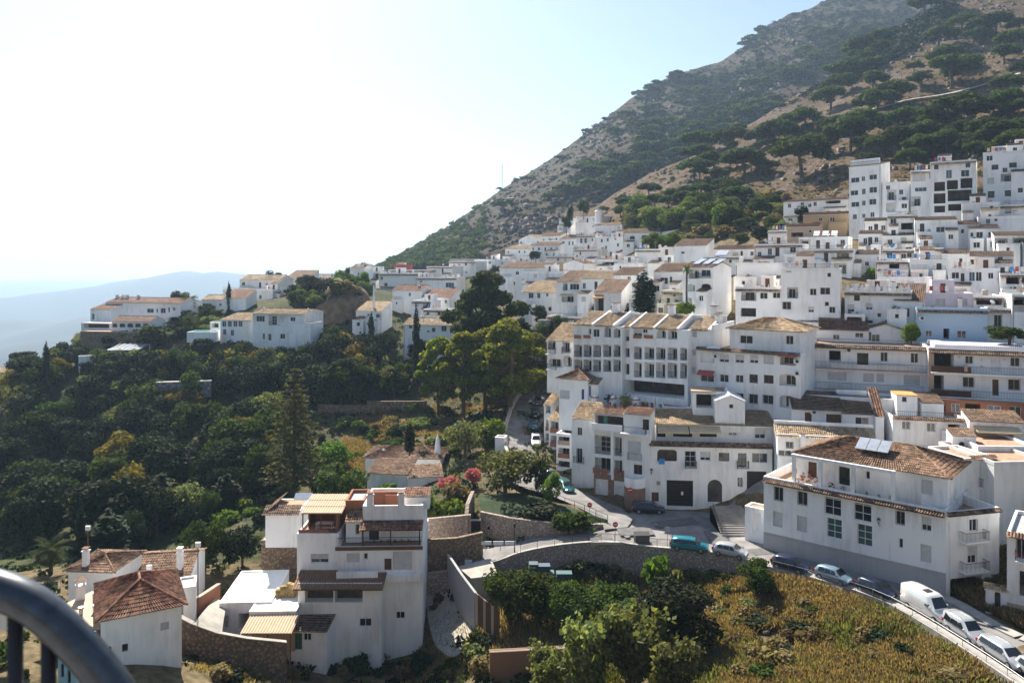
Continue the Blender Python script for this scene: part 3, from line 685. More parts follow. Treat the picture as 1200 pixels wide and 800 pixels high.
            for p_, q_ in ((c0, A), (c3, A if W >= D else B), (c1, B if W >= D else A), (c2, B), (A, B)): ridge_cap(tm, Vector(p_)+up, Vector(q_)+up, .12)
        if tm.f: s.place('roof', tm.mesh('roof', [tmat]), 0, 0, 0)
        if roof in 'gsGh':   # soffit / eave board
            sb = MB(); z_ = h-.02
            if roof == 'G': pass
            else: sb.box(-.1, -over*.8, z_-.1-over*rs*.8, W+.1, 0, z_-.03-over*rs*.8)
            if sb.f: s.place('eave', sb.mesh('eave', ['white']), 0, 0, 0)
        s.place('wall', mb.mesh('wall', [s.mat, 'inner_shade']), 0, 0, 0)
        for face in s.ops:
            for (a, b, c, e_, d, kind, rise) in s.ops[face]: s.fill(a, b, c, e_, d, kind, face, 0)
        return s
    # --- trim
    def eave_strip(s, x0, x1, y, proj=0.55, rise=0.32, tmat='tile_dark', v=0):
        u0, z = s.uz(x0, y, v); u1 = s.uz(x1, y, v)[0]
        if u1-u0 < .3: return s
        tm = MB(); tiles(tm, (u0, v-proj, z-rise/2), (u1, v-proj, z-rise/2), (u1, v-.004, z+rise/2), (u0, v-.004, z+rise/2), 0.27 if s.Yd < 140 else .45, 0, 1)
        tm.poly([(u0, v-proj, z-rise/2-.05), (u1, v-proj, z-rise/2-.05), (u1, v-.004, z-rise/2-.05), (u0, v-.004, z-rise/2-.05)])
        s.place('tile_eave', tm.mesh('tile_eave', [tmat]), 0, 0, 0); return s
    def boxu(s, name, mat, u0, v0, z0, u1, v1, z1):
        s.place(name, MB().box(0, 0, 0, u1-u0, v1-v0, z1-z0).mesh(name, [mat]), u0, v0, z0); return s
    def chimney(s, u, v, h=1.2, w=.6, z=None, cap='white'):
        z = s.h if z is None else z; mb = MB(); mb.box(-w/2, -w/2, -1.2, w/2, w/2, h); mb.box(-w/2-.08, -w/2-.08, h, w/2+.08, w/2+.08, h+.1)
        mb.box(-w/2+.08, -w/2+.08, h+.1, w/2-.08, w/2-.08, h+.32); mb.box(-w/2-.06, -w/2-.06, h+.32, w/2+.06, w/2+.06, h+.42, 1)
        s.place('chimney', mb.mesh('chimney', ['white', 'tile_red']), u, v, z); return s
    def awning(s, x0, x1, y, proj=1.2, drop=.5, mat='awning', v=0):
        u0, z = s.uz(x0, y, v); u1 = s.uz(x1, y, v)[0]; mb = MB(); n = max(2, int((u1-u0)/.35))
        for i in range(n):
            a, b = lerp(u0, u1, i/n), lerp(u0, u1, (i+1)/n); m_ = (a+b)/2
            for p_, q_, d_ in ((a, m_, 0), (m_, b, 1)):
                mb.poly([(p_, v-proj, z-drop), (q_, v-proj, z-drop), (q_, v-.01, z), (p_, v-.01, z)]); mb.poly([(p_, v-proj, z-drop-.2), (q_, v-proj, z-drop-.2+.03*d_), (q_, v-proj, z-drop), (p_, v-proj, z-drop)])
        s.place('awning', mb.mesh('awning', [mat]), 0, 0, 0); return s
    def aircon(s, x, y):
        u, z = s.uz(x, y)
        def f():
            mb = MB(); mb.box(-.4, -.32, -.3, .4, -.02, .3); mb.tube([(0.08, -.34, 0), (0.08, -.32, 0)], .24, 12, 1); mb.box(-.38, -.02, -.34, -.3, 0, -.28); mb.box(.3, -.02, -.34, .38, 0, -.28); return mb.mesh('air_conditioner', ['frame_white', 'iron'])
        s.place('air_conditioner', cached('ac', f), u, 0, z); return s
    def roof_rail(s, z=None, h=.9, v=.1, u0=0, u1=None):
        u1 = s.W if u1 is None else u1; W_ = q1(u1-u0); s.place('railing', rail_mesh(W_, h, .25), u0, v, s.h if z is None else z, scale=((u1-u0)/W_, 1, 1)); return s
def auto(s, style='w', seed=0, fl=2.9, dens=0.75, z0=None):
    """windows, doors and loggias spread over the storeys of a plain front"""
    rnd = random.Random(seed); nf = max(1, int((s.h+.6)/fl))
    for k in range(nf):
        zt = s.h-0.75-k*fl
        if zt-1.0 < -0.8 and k: break
        n = max(1, int(s.W/2.6)); u = .5
        for i in range(n):
            cu = s.W*(i+.5)/n+rnd.uniform(-.3, .3); r = rnd.random()
            if r > dens: continue
            t = rnd.random()
            if 'l' in style and t < .35: s.opu('L'+rnd.choice(('', 'c', 'n')), cu-1.15, zt-1.9, cu+1.15, zt+.25)
            elif t < .5: s.opu(rnd.choice(('w', 'w', 'wn', 'g', 'k')), cu-.45, zt-1.0, cu+.45, zt)
            elif t < .7: s.opu(rnd.choice(('w', 'k', 's')), cu-.6, zt-1.15, cu+.6, zt)
            elif t < .85: s.opu('wn', cu-.42, zt-1.9, cu+.42, zt); 
            else: s.opu('w', cu-.3, zt-.75, cu+.3, zt-.05)
    return s
def leafball(r, n, mat):
    def f():
        rg = np.random.default_rng(int(r*100)+n); d = rg.normal(size=(n, 3)); d /= np.linalg.norm(d, axis=1)[:, None]
        c = d*r*rg.uniform(.4, 1, (n, 1)); return leaf_cards('pot_plant', c, d, r*.35, mat, rg)
    return cached(('lb', round(r, 1), n, mat), f)
def leaf_cards(name, C_, N_, size, mat, rg, jit=.8, asp=1.0):
    """many small leaf sprays: quads at points C_ facing roughly N_"""
    n = len(C_); N_ = N_+rg.normal(size=(n, 3))*jit; N_ /= np.linalg.norm(N_, axis=1)[:, None]+1e-9
    a = np.cross(N_, rg.normal(size=(n, 3))); a /= np.linalg.norm(a, axis=1)[:, None]+1e-9; b = np.cross(N_, a)
    sz = (np.asarray(size)*rg.uniform(.6, 1.4, n))[:, None]
    k = rg.uniform(.6, 1.0, (n, 1)); a = a*sz*.5*asp; b = b*sz*.5*k
    V = np.stack([C_-a-b*.6, C_+a*.3-b, C_+a+b*.5, C_-a*.4+b], 1).reshape(-1, 3)
    Q = np.arange(4*n).reshape(n, 4); return np_mesh(name, V, Q, mat, np.repeat(rg.uniform(0, 1, n), 4))
GH = 'white houses of the hillside village'
# ================= building with the solar panels beside the road
nb = Vol(None, 895, 557.5, 1108, 632, 94, -42, 12, label='long white apartment building beside the road with three solar panels on its tiled roof', name='apartment_building', cat='apartment building', ext=4)
nb.many('g 214 372 36 56;g 310 390 38 54;w 432 410 66 96;w 552 434 70 96;g 703 465 36 62;k 808 490 40 62;s 211 474 38 60;s 308 492 40 62;wG 438 511 60 78;wG 560 538 60 84;w 705 570 16 38;s 806 611 44 70', 850, 470, 3.4286)
nb.build('f', hp=1.0)
nb.eave_strip(895.5, 1107.5, 561.5, .6, .34)
# grey base that follows the street
mb = MB(); zt0 = nb.uz(897, 623)[1]; zt1 = nb.uz(1107, 671)[1]
mb.poly([(0, -.06, -5), (nb.W+.04, -.06, -5), (nb.W+.04, -.06, zt1), (0, -.06, zt0)]); mb.poly([(0, -.06, zt0), (nb.W+.04, -.06, zt1), (nb.W+.04, 0, zt1), (0, 0, zt0)]); mb.poly([(nb.W+.04, -.06, -5), (nb.W+.04, .4, -5), (nb.W+.04, .4, zt1), (nb.W+.04, -.06, zt1)])
nb.place('plinth', mb.mesh('plinth', ['grey_wall']), 0, 0, 0)
mb = MB()
for i in range(60):
    u = nb.W*(i+.5)/60; z = lerp(zt0, zt1, (i+.5)/60); mb.box(u-.07, -.085, z-.28, u+.07, -.061, z-.08)
tag(nb.place('plinth_band', mb.mesh('plinth_band', ['concrete']), 0, 0, 0), kind='stuff')
u0 = nb.uz(934, 540, 1.8)[0]; zt = nb.uz(1104, 557, 1.8)[1]
up = nb.sub(u0, 1.8, nb.h-1.0, nb.W-u0-.2, 9.0, zt-nb.h+1.0)
up.many('dn 350 275 34 62;d 478 300 44 72;w 572 297 16 32;s 810 345 46 58', 850, 470, 3.4286)
up.build('h', 21, 'tile', 0.5)
for cx in (277, 382, 514, 675):
    u = nb.uz(850+cx/3.4286, 560, .5)[0]; nb.boxu('column', 'white', u-.2, .25, nb.h-1.0, u+.2, .65, zt)
nb.boxu('beam', 'white', u0-.1, .27, zt-.35, nb.uz(1047, 560, .5)[0]+.2, .63, zt-.002)
for k in range(3):
    mb = MB(); mb.box(0, 0, 0, 1.15, 2.1, .09, 0); mb.box(.05, .05, .09, 1.1, 2.05, .1, 1)
    o = nb.place('solar_panel', mb.mesh('solar_panel', ['metal', 'panel_metal']), u0+6.3+k*1.22, 3.2, zt+1.15); o.rotation_euler.x = R(28)
mb = MB(); mb.tube([(0, .5, 0), (0, .5, 1.0)], .04); mb.tube([(3.5, .5, 0), (3.5, .5, 1.0)], .04); mb.tube([(0, .5, .95), (3.5, .5, .95)], .04)
nb.place('panel_stand', mb.mesh('panel_stand', ['metal']), u0+6.3, 4.2, zt+.9)
for k in range(9): nb.plant(u0+.6+k*1.3, .55, nb.h-.05, random.choice((.25, .35, .45)), random.choice(('leaf_mid', 'leaf_olive', 'leaf_dry')), 40)
mb = MB()
for i in range(26):
    x_ = random.uniform(0, 2.2); z_ = random.uniform(.3, 2.0); mb.box(x_, -.08, z_, x_+.16, 0, z_+.2)
tag(nb.place('flower_pots', mb.mesh('flower_pots', ['terracotta_pot']), u0+.3, 1.78, nb.h-1), kind='stuff')
# street lantern on the front
def lantern(vol, x, y):
    u, z = vol.uz(x, y); mb = MB(); mb.tube([(0, 0, -.3), (0, -.5, -.25), (0, -.7, 0)], .025, 5); mb.tube([(0, -.7, 0), (0, -.7, .1)], .08, 6)
    for k in range(6):
        a = k*math.pi/3; mb.tube([(math.cos(a)*.1, -.7+math.sin(a)*.1, .1), (math.cos(a)*.2, -.7+math.sin(a)*.2, .5)], .014, 4)
    mb.tube([(0, -.7, .5), (0, -.7, .62), (0, -.7, .75)], [.25, .13, .03], 6); mb.tube([(0, -.7, .12), (0, -.7, .48)], [.08, .17], 6, 1)
    vol.place('wall_lantern', mb.mesh('wall_lantern', ['iron', 'lamp_glass']), u, 0, z)
lantern(nb, 1032, 612)
u, z = nb.uz(1042, 660); nb.boxu('drain_pipe', 'frame_white', u, -.05, -1, u+.08, -.001, z+2.5)
nbr = Vol(nb, 1108.4, 600, 1171, 697, 80.7, 14, 7)
nbr.op('w', 1141, 614, 10, 17).op('k', 1139.5, 650, 11, 20).op('O', 1131, 688, 38, 24, d=4)
nbr.build('f', hp=1.0); nbr.eave_strip(1108.6, 1171, 602, .5, .3)
nbr.balcony(1138, 633, 27, .9); nbr.balcony(1138, 668, 27, .9)
for k, x in enumerate((1108, 1117)): pass
u, z = nbr.uz(1112, 640); nbr.boxu('drain_pipe', 'frame_white', u, -.06, -1, u+.1, -.001, nbr.h-1)
# ================= garage house
gb = Vol(None, 760, 522, 905, 592, 110, -6, 12, label='white building with the big black garage door and beige striped awnings', name='apartment_building', cat='apartment building', ext=4)
gb.many('a 727 370 92 60;g 836 391 50 74;k 906 377 48 42;wn 994 381 50 40;wn 1079 396 40 66;w 1162 386 74 46;Gb 787 551 124 121;ab 951 540 68 106;w 1070 500 26 46;Gb 1147 504 92 112;dn 671 568 34 44', 600, 440, 4)
gb.build('f', hp=.5); gb.eave_strip(760.3, 905, 518.5, .7, .55, 'tile_dark')
u, z = gb.uz(781.7, 540); mb = MB(); mb.box(-1.35, .1, 0, 1.35, .14, 1.7); 
gb.place('window', m_frame(2.6, 1.5, 0, 4).mesh('frame', ['frame_brown']), u-1.3, .1, z)
for cx in (836, 1079): gb.balcony(600+cx/4, 440+430/4, 13, .7)
u1 = gb.uz(768, 500, 2.2)[0]; z1 = gb.uz(800, 495, 2.2)[1]
gu = gb.sub(u1, 2.2, gb.h-.5, gb.W+.8-u1, 4.6, z1-gb.h+.5)
gu.many('d 700 262 40 50;d 800 262 90 50;d 920 262 80 50;k 1035 262 40 36;k 1163 270 50 50', 600, 440, 4)
gu.build('s', 13, 'tile_pale', .8)
gu.awning(770, 806, 496, 1.6, .9); gu.awning(807, 843, 496, 1.6, .9)
for k in range(11): gb.plant(1.4+k*.95, .5, gb.h-.1, .35, random.choice(('leaf_mid', 'leaf_dark')), 40)
lantern(gb, 763, 553)
gb.boxu('notice', 'frame_white', gb.uz(799.5, 578)[0]-.15, .12, gb.uz(799, 580)[1], gb.uz(799.5, 578)[0]+.15, .17, gb.uz(799, 576)[1])
gb.boxu('wall_sign', 'tan_wall', gb.uz(771.5, 567)[0]-.25, -.03, gb.uz(771, 568)[1], gb.uz(771.5, 567)[0]+.25, -.002, gb.uz(771, 563.5)[1])
mb = MB(); mb.tube([(0, 0, .0), (.3, -.25, .0), (.5, 0, .0)], .02); gb.place('blue_cloth', MB().box(0, -.3, 0, .8, -.26, .8).mesh('blue_cloth', ['blue_cloth']), gb.uz(772, 540)[0], 0, gb.uz(772, 543)[1])
# ================= stepped apartment block on the corner
lb = Vol(None, 670, 490, 697, 574, 118, -24, 4.6, label='stepped white apartment block with brown stone base and two white garage doors', name='apartment_building', cat='apartment building', ext=3)
lb.many('w 317 262 22 38;g 316 375 26 68', 600, 440, 4).build('s', 22, 'tile_pale', .1); lb.balcony(679, 541.5, 12, .6)
lb2 = Vol(lb, 696, 484, 733, 584, 114.5, -24, 2.4)
lb2.many('o 450 212 140 66;ox 430 331 98 82;ox 497 331 32 86;ox 420 420 84 70;ox 496 425 30 72', 600, 440, 4)
zb = lb2.uz(712, 560)[1]
lb2.ops['f'] = []
for (a, b, yt, yb, k) in ((694.5, 730.5, 481, 502, 'ox'), (694, 715.5, 510, 532, 'L'), (720, 728.5, 512, 534, 'L'), (695, 715.5, 536, 553.5, 'L'), (720, 729, 539, 557, 'L')): lb2.op(k, (a+b)/2, (yt+yb)/2, b-a, yb-yt, d=1.8)
lb2.op('Gw', 705, 571.5, 15, 20); lb2.op('Gw', 728, 578.5, 14, 19)
lb2.build('s', 8, 'tile', .3)
lb2.place('stone_base', MB().poly([(0, -.05, -2), (lb2.W, -.05, -2), (lb2.W, -.05, .3), (0, -.05, .3)]).mesh('stone_base', ['brick']), 0, 0, 0)
zr = lb2.uz(712, 557)[1]
for (a, b) in ((694.3, 697.8), (712.6, 719.6), (735.3, 738)):
    u_a, u_b = lb2.uz(a, 570)[0], lb2.uz(b, 570)[0]; lb2.boxu('stone_facing', 'brick', max(0, u_a), -.06, .2, min(u_b, lb2.W), -.002, zr)
lb2.boxu('stone_facing', 'brick', .02, -.07, lb2.uz(705, 561)[1], lb2.W-.02, -.003, zr+.15)
for (x, w) in ((699, 9), (708.5, 8), (722, 7), (731, 5)): 
    u, z = lb2.uz(x, 557); lb2.boxu('balcony_rail', 'brick_red', u-w*.06, -.12, zr+.16, u+w*.06, -.02, zr+1.0)
u, z = lb2.uz(712, 502); lb2.boxu('balcony', 'white', .1, -1.3, z-.15, lb2.W-.1, -.01, z); lb2.boxu('balcony_parapet', 'white', .1, -1.3, z+.002, lb2.W-.1, -1.15, z+.9)
lb2.boxu('column', 'white', lb2.W*.62, -1.2, -.2+zr, lb2.W*.62+.35, -.85, z-.16)
lb2.boxu('shutter', 'awning_green', lb2.uz(709, 490)[0]-.3, .3, z+.1, lb2.uz(709, 490)[0]+.3, .35, z+2.3)
for k in range(6): lb2.plant(.5+k*.75, -1.0, z+.6, .25, random.choice(('leaf_mid', 'leaf_pink')), 40)
lb3 = Vol(lb, 731.5, 484, 762, 596, 111, -24, 2.8)
for it in ('d 627 230 30 50', 'o 590 245 100 60', 's 574 335 60 56', 'wn 590 440 40 46', 'd 618 440 20 50'): lb3.many(it, 600, 440, 4)
lb3.build('s', 9, 'tile_red', .3)
lb3.balcony(744, 538, 16, .4); zr3 = lb3.uz(745, 566)[1]
lb3.boxu('stone_facing', 'brick', .02, -.06, -2, lb3.W-1.2, -.002, zr3-.3)
mb = MB(); n_ = 10
for k in range(n_):
    a0_, a1_ = math.pi*(k/n_), math.pi*((k+1)/n_); c_ = lb3.W*.5-.3; r_ = c_-.1
    p_ = [(c_-math.cos(t)*r_, -math.sin(t)*1.5, 0) for t in (a0_, a1_)]
    mb.poly([(*p_[0][:2], zr3-.4), (*p_[1][:2], zr3-.4), (*p_[1][:2], zr3+.95), (*p_[0][:2], zr3+.95)]); mb.poly([(*p_[0][:2], zr3+.95), (*p_[1][:2], zr3+.95), (p_[1][0], p_[1][1]+.18*(p_[1][1] < -.1), zr3+.95), (p_[0][0], p_[0][1]+.18*(p_[0][1] < -.1), zr3+.95)])
    mb.poly([(c_, 0, zr3-.1), (*p_[0][:2], zr3-.1), (*p_[1][:2], zr3-.1)]); mb.poly([(*p_[0][:2], -2), (*p_[1][:2], -2), (*p_[1][:2], zr3-.4), (*p_[0][:2], zr3-.4)], 1)
lb3.place('round_balcony', mb.mesh('round_balcony', ['white', 'brick']), 0, 0, 0)
u, z = lb3.uz(745, 507); lb3.boxu('balcony', 'white', -.3, -1.1, z-.15, lb3.W-.4, -.01, z); lb3.place('railing', balrail_mesh(q1(lb3.W-.4), 1.0), -.1, 0, z+.01)
# left sunlit flank with its stack of little terraces
for k, (x0, yt, x1, yb, Y) in enumerate(((652, 507, 671, 553, 124), (643, 492, 657, 541, 130), (637.5, 474, 647, 522, 137))):
    q = Vol(lb, x0, yt, x1, yb, Y, -24, 8)
    nf = 3
    for f_ in range(nf):
        z0_ = q.h*(f_)/nf+.35; q.opu('L', .35, z0_, q.W*.82, z0_+q.h/nf-.55, d=1.6)
    q.build('s' if k else 'f', 18, 'tile_pale', .2)
    for f_ in range(nf): q.boxu('balcony_rail', random.choice(('brick_red', 'white', 'tan_wall')), .3, -.1, q.h*f_/nf+.3, q.W*.82, -.01, q.h*f_/nf+1.0)
lbk = lb.sub(1.5, 3.2, 0, 13.5, 8.5, lb.uz(705, 487, 4)[1], ext=3); lbk.build('f', hp=.7)
# upper terrace house with the pyramid roof
pt = Vol(None, 655, 442, 689, 482, 127, -24, 7, label='small white house with a low pyramid tile roof and blue shutters', name='white_house', cat='house')
pt.many('s 660 462 15 10;dB 683 462 3 12').build('h', 24, 'tile', .4); pt.chimney(4.5, 5.4, 1.9)
for (u, v) in ((5.6, 5.2), (6.3, 5.4)): pt.chimney(u, v, 1.6, .5)
ptx = Vol(pt, 681, 449, 701, 480, 126, -24, 6); ptx.many('dB 684 456 3.6 12;dB 690.5 458 3.6 12').build('s', 15, 'tile_pale', .3)
# garden terrace between the two blocks
tr = Vol(None, 690, 478, 776, 500, 121, -20, 14, label='roof terrace with red brick planters and round white chimneys', name='roof_terrace', cat='terrace')
tr.build('f', hp=.8)
for k, (x, y) in enumerate(((697, 462), (718, 460), (745, 462))): 
    u, z = tr.uz(x, 478, 3); mb = MB(); mb.tube([(0, 0, 0), (0, 0, 2.0)], .55, 10); mb.tube([(0, 0, 2.0), (0, 0, 2.15)], .7, 10, 1); mb.tube([(0, 0, 2.15), (0, 0, 2.5)], [.5, .1], 10)
    tr.place('round_chimney', mb.mesh('round_chimney', ['white', 'brick_red']), u, 3, tr.h-.8)
for k in range(8): tr.boxu('brick_planter', 'brick_red', .4+k*1.35, .3, tr.h+.001, 1.4+k*1.35, .8, tr.h+.45)
for k in range(10):
    tr.boxu('brick_planter', 'brick_red', 4.2+(k % 5)*1.5, 6+(k//5)*2.2, tr.h-.5, 5.3+(k % 5)*1.5, 6.5+(k//5)*2.2, tr.h+.4+(k//5)*.6)
for k in range(14): tr.plant(random.uniform(.5, 11), random.choice((.55, 2.5, 6.2)), tr.h+.3, random.choice((.4, .6, .3)), random.choice(('leaf_mid', 'leaf_dark', 'leaf_bright', 'leaf_pink')), 60)
tr.plant(2.6, 3.2, tr.h+.3, 1.0, 'leaf_dark', 120); tr.plant(5.5, 2.0, tr.h+.5, 1.1, 'leaf_olive', 120)
for u in (8.4, 9.9):
    mb = MB(); mb.tube([(0, 0, 0), (0, 0, 2.3)], .03, 5); mb.tube([(0, 0, 1.2), (0, 0, 2.3)], [.16, .05], 8, 1); tr.place('folded_parasol', mb.mesh('folded_parasol', ['metal', 'awning']), u, 3.2, tr.h-.5)
tw = Vol(tr, 777, 476, 812, 498, 119, -6, 5); tw.build('f', hp=.3)
# ================= row apartments with the grid of loggias
def rows(vol, xs, ys, kind, sc=(640, 360, 5.4545), d=1.6):
    for (a, b) in xs:
        for (t, bt, kd) in ys: vol.op(kd or kind, sc[0]+(a+b)/2/sc[2], sc[1]+(t+bt)/2/sc[2], (b-a)/sc[2], (bt-t)/sc[2], d=d)
ra = Vol(None, 672, 380, 729, 462, 130, -33, 11, label='long white apartment row with a grid of loggias under sloping tile roofs', name='apartment_building', cat='apartment building', ext=4)
C5 = (640, 360, 5.4545)
rows(ra, ((180, 230), (238, 290), (300, 350), (365, 416), (430, 476)), ((240, 318, 'L'), (334, 412, 'L')), 'L')
ra.many('A 393 157 44 70;A 453 165 44 60;w 320 165 40 50;w 280 155 16 36', *C5); ra.build('f', hp=.1)
ra2 = Vol(ra, 729, 383, 806, 472, 126.5, -33, 11)
for (a, b, off) in ((560, 612, 0), (628, 690, 3), (702, 762, 6), (776, 838, 9), (856, 900, 12)):
    for (t, bt) in ((252, 332), (350, 448)): ra2.op('L', 640+(a+b)/2/C5[2], 360+((t+bt)/2+off*.6)/C5[2], (b-a)/C5[2], (bt-t)/C5[2], d=1.6)
ra2.many('k 511 180 40 74;w 513 290 40 60;w 511 395 42 70;A 735 165 60 70;A 808 170 62 72;k 585 160 54 60;w 632 145 30 40', *C5)
ra2.op('O', 767, 456, 70, 17, d=3.5); ra2.build('f', hp=.1)
ra3 = Vol(ra, 805.5, 386, 836, 478, 122.4, -33, 11)
ra3.many('A 880 172 42 74;s 943 170 40 40;s 940 288 36 40;s 938 405 36 44;w 944 512 16 26', *C5); ra3.build('f', hp=.1)
# sloping roof bays between white fire walls
for vol, bays in ((ra, ((175, 305), (312, 440))), (ra2, ((480, 545), (552, 700), (708, 850))), (ra3, ((906, 1050),))):
    for (a, b) in bays:
        ua, ub = max(0, vol.uz(640+a/C5[2], 380)[0]), min(vol.W, vol.uz(640+b/C5[2], 380)[0]); z0 = vol.h+.02
        if ub-ua < .4: continue
        tm = MB(); tiles(tm, (ua, -.3, z0-.02), (ub-.3, -.3, z0-.02), (ub-.3, 6.5, z0+1.9), (ua, 6.5, z0+1.9), .27)
        tm.poly([(ua, -.3, z0-.12), (ub-.3, -.3, z0-.12), (ub-.3, -.3, z0+.02), (ua, -.3, z0+.02)]); vol.place('roof', tm.mesh('roof', ['tile_pale']), 0, 0, 0)
        mb = MB(); x0_, x1_ = ub-.29, ub; A = [(x0_, -.35, z0), (x0_, 6.5, z0), (x0_, 6.5, z0+2.15), (x0_, -.35, z0+.25)]; B = [(x1_, *p[1:]) for p in A]
        mb.poly(A[::-1]); mb.poly(B); mb.poly([A[3], B[3], B[2], A[2]][::-1]); mb.poly([A[0], B[0], B[3], A[3]]); vol.place('fire_wall', mb.mesh('fire_wall', ['white']), 0, 0, 0)
    vol.boxu('back_wall', 'white', 0, 6.5, vol.h, vol.W, 6.9, vol.h+1.95)
    vol.chimney(vol.W*.55, 6.2, 1.3, 1.0, vol.h+1.9)
for (x, w) in ((677, 9), (688, 9), (747, 10), (760, 11)):
    vol = ra if x < 729 else ra2; u, z = vol.uz(x, 395); vol.boxu('brick_planter', 'brick_red', u-w*.07, -.15, z-.2, u+w*.07, -.005, z+.35)
gab = MB(); gab.poly([(0, 0, 0), (0, 11, 0), (0, 6, 2.6), (0, 0, .4)]); ra3.place('gable_wall', MB().box(-.3, 0, 0, -.003, 11, .9).mesh('gable_wall', ['white']), ra3.W, 0, ra3.h); ra3.chimney(ra3.W-.6, 5, 2.2, .7); ra3.chimney(ra3.W-.6, 3.8, 2.0, .7)
ral = Vol(ra, 641, 398, 673, 440, 136, -24, 8)
ral.many('L 35 240 50 60;L 125 255 50 70;A 60 355 90 60;A 135 345 56 70', *C5).build('s', 17, 'tile_pale', .4); ral.balcony(646, 414, 11, .8); ral.balcony(664, 414, 10, .6); ral.balcony(647, 432, 11, .8)
# ================= four storey block
fb = Vol(None, 816, 407, 938.5, 476, 121, -35, 10, label='white four-storey block with reddish tile eave and hipped top roof', name='apartment_building', cat='apartment building', ext=4)
C6 = (810, 360, 6.6667)
fb.many('A 125 388 110 88;k 257 398 76 62;k 378 402 66 66;k 490 403 66 66;s 606 406 78 74;P 755 410 126 84;w 125 553 104 58;w 257 555 70 60;w 376 558 62 60;wn 487 558 66 68;wn 605 562 76 66;A 752 567 130 94;g 375 708 66 74;g 485 715 70 74;g 600 720 82 70;A 745 735 110 100', *C6)
fb.build('f', hp=.3); fb.eave_strip(816.4, 938, 407.5, .6, .4, 'tile')
fu = fb.sub(fb.uz(855, 390, 1.4)[0], 1.4, fb.h-.3, fb.W-fb.uz(855, 390, 1.4)[0]-.05, 8.4, fb.uz(900, 386, 1.4)[1]-fb.h+.3)
fu.many('w 430 252 100 64;w 768 256 60 70', *C6).build('h', 19, 'tile_pale', .45)
fb.awning(819, 838, 433, 1.0, .5, 'awning_red'); fb.aircon(838.5, 417); fb.aircon(934, 423); fb.aircon(934, 437)
fb.awning(913, 934, 413.5, .7, .25, 'awning_red')
mb = MB(); mb.box(0, 0, 0, 2.2, .8, .1); o = fb.place('skylight', mb.mesh('skylight', ['frame_white']), fb.uz(829, 404)[0], -.45, fb.h+.05); o.rotation_euler.x = R(25)
# pavilion and wall in front of it
pv = Vol(None, 812, 458, 855, 482, 114, -10, 5, label='covered roof terrace with beige canopy below the four-storey block', name='terrace_pavilion', cat='pavilion', ext=4)
pv.op('O', 828, 470, 24, 16, d=2.5); pv.op('w', 847, 466, 12, 8); pv.build('f', hp=.1); pv.boxu('canopy', 'roof_sheet', -.3, -1.0, pv.h+.01, pv.W*.62, 3.5, pv.h+.2)
wb = Vol(None, 838, 470, 873, 490, 111, -8, 5, label='little white roof house with one small window above the tiled garage house roof', name='roof_house', cat='house', ext=2)
wb.op('w', 857, 476, 5, 5); wb.build('G', 22, 'white', .05)
# ================= long terrace row on the right
C7 = (950, 380, 4.8)
mr = Vol(None, 955, 402, 1087, 455, 119, -21, 9, label='white two-storey row house with long iron-railed balconies behind the block roofs', name='row_house', cat='house', group='long balcony row', ext=4)
mr.many('O 137 178 66 60;d 293 202 64 82;w 413 183 42 54;w 584 190 44 56;s 148 292 104 46;s 325 300 58 48;s 391 302 40 46;s 570 315 92 56', *C7)
mr.build('f', hp=.35); mr.eave_strip(955.3, 1087, 404.5, .8, .5, 'tile_dark'); mr.roof_rail(h=.8)
for (yl, x0, x1) in ((429.5, 955.5, 1086), (453, 955.5, 1082)):
    u0_, z_ = mr.uz(x0, yl); u1_ = mr.uz(x1, yl+3)[0]; mr.boxu('balcony_slab', 'white', u0_, -1.1, z_-.22, u1_, -.005, z_); mr.boxu('slab_edge', 'brick_red', u0_+.01, -1.13, z_-.12, u1_-.01, -1.101, z_-.02)
    W_ = q1(u1_-u0_); mr.place('railing', rail_mesh(W_, 1.0, .18), u0_, -1.05, z_+.002, scale=((u1_-u0_)/W_, 1, 1)); mr.boxu('balcony_parapet', 'white', u0_+2.2, -1.0, z_+.05, u1_-2, -.95, z_+.72)
mr.aircon(994, 410)
mr2 = Vol(None, 1088, 407, 1215, 462, 111.5, -21, 9, label='row house with open brown-walled loggia, wall pots and purple-pink roof deck', name='row_house', cat='house', group='long balcony row', ext=4)
mr2.many('O 750 208 112 104;w 892 200 46 44;dw 1040 225 54 76;w 1150 212 54 52;O 700 330 100 90;g 888 325 64 56;dn 1040 355 36 90;g 1145 340 66 60', *C7)
mr2.build('f', hp=.35); mr2.eave_strip(1088.3, 1214, 411, .8, .5, 'tile_dark'); mr2.roof_rail(h=1.0)
for yl in (434.5, 462):
    u0_, z_ = mr2.uz(1090, yl); u1_ = mr2.W-.1; mr2.boxu('balcony_slab', 'white', u0_, -1.2, z_-.22, u1_, -.005, z_); W_ = q1(u1_-u0_); mr2.place('railing', rail_mesh(W_, 1.0, .18), u0_, -1.15, z_+.002, scale=((u1_-u0_)/W_, 1, 1))
    mr2.boxu('balcony_parapet', 'brown_wood', u0_, -1.1, z_+.05, u0_+5, -1.05, z_+.9)
mr2.boxu('side_facing', 'tan_wall', .02, -.05, 0, .7, -.002, mr2.h-.5); mr2.boxu('brick_pillar', 'tan_wall', mr2.uz(1130, 430)[0]-.2, -1.25, mr2.uz(1130, 434)[1], mr2.uz(1130, 430)[0]+.2, -.9, mr2.uz(1130, 426)[1])
for k, (x, y) in enumerate(((1124, 418), (1150, 421), (1150, 428.5), (1177, 421))): mr2.place('wall_pot', leafball(.22, 24, 'leaf_pink'), mr2.uz(x, y)[0], -.1, mr2.uz(x, y)[1])
mr2.boxu('deck_cover', 'lavender', 1, 1.5, mr2.h-.3, mr2.W-1, 8.5, mr2.h+.35)
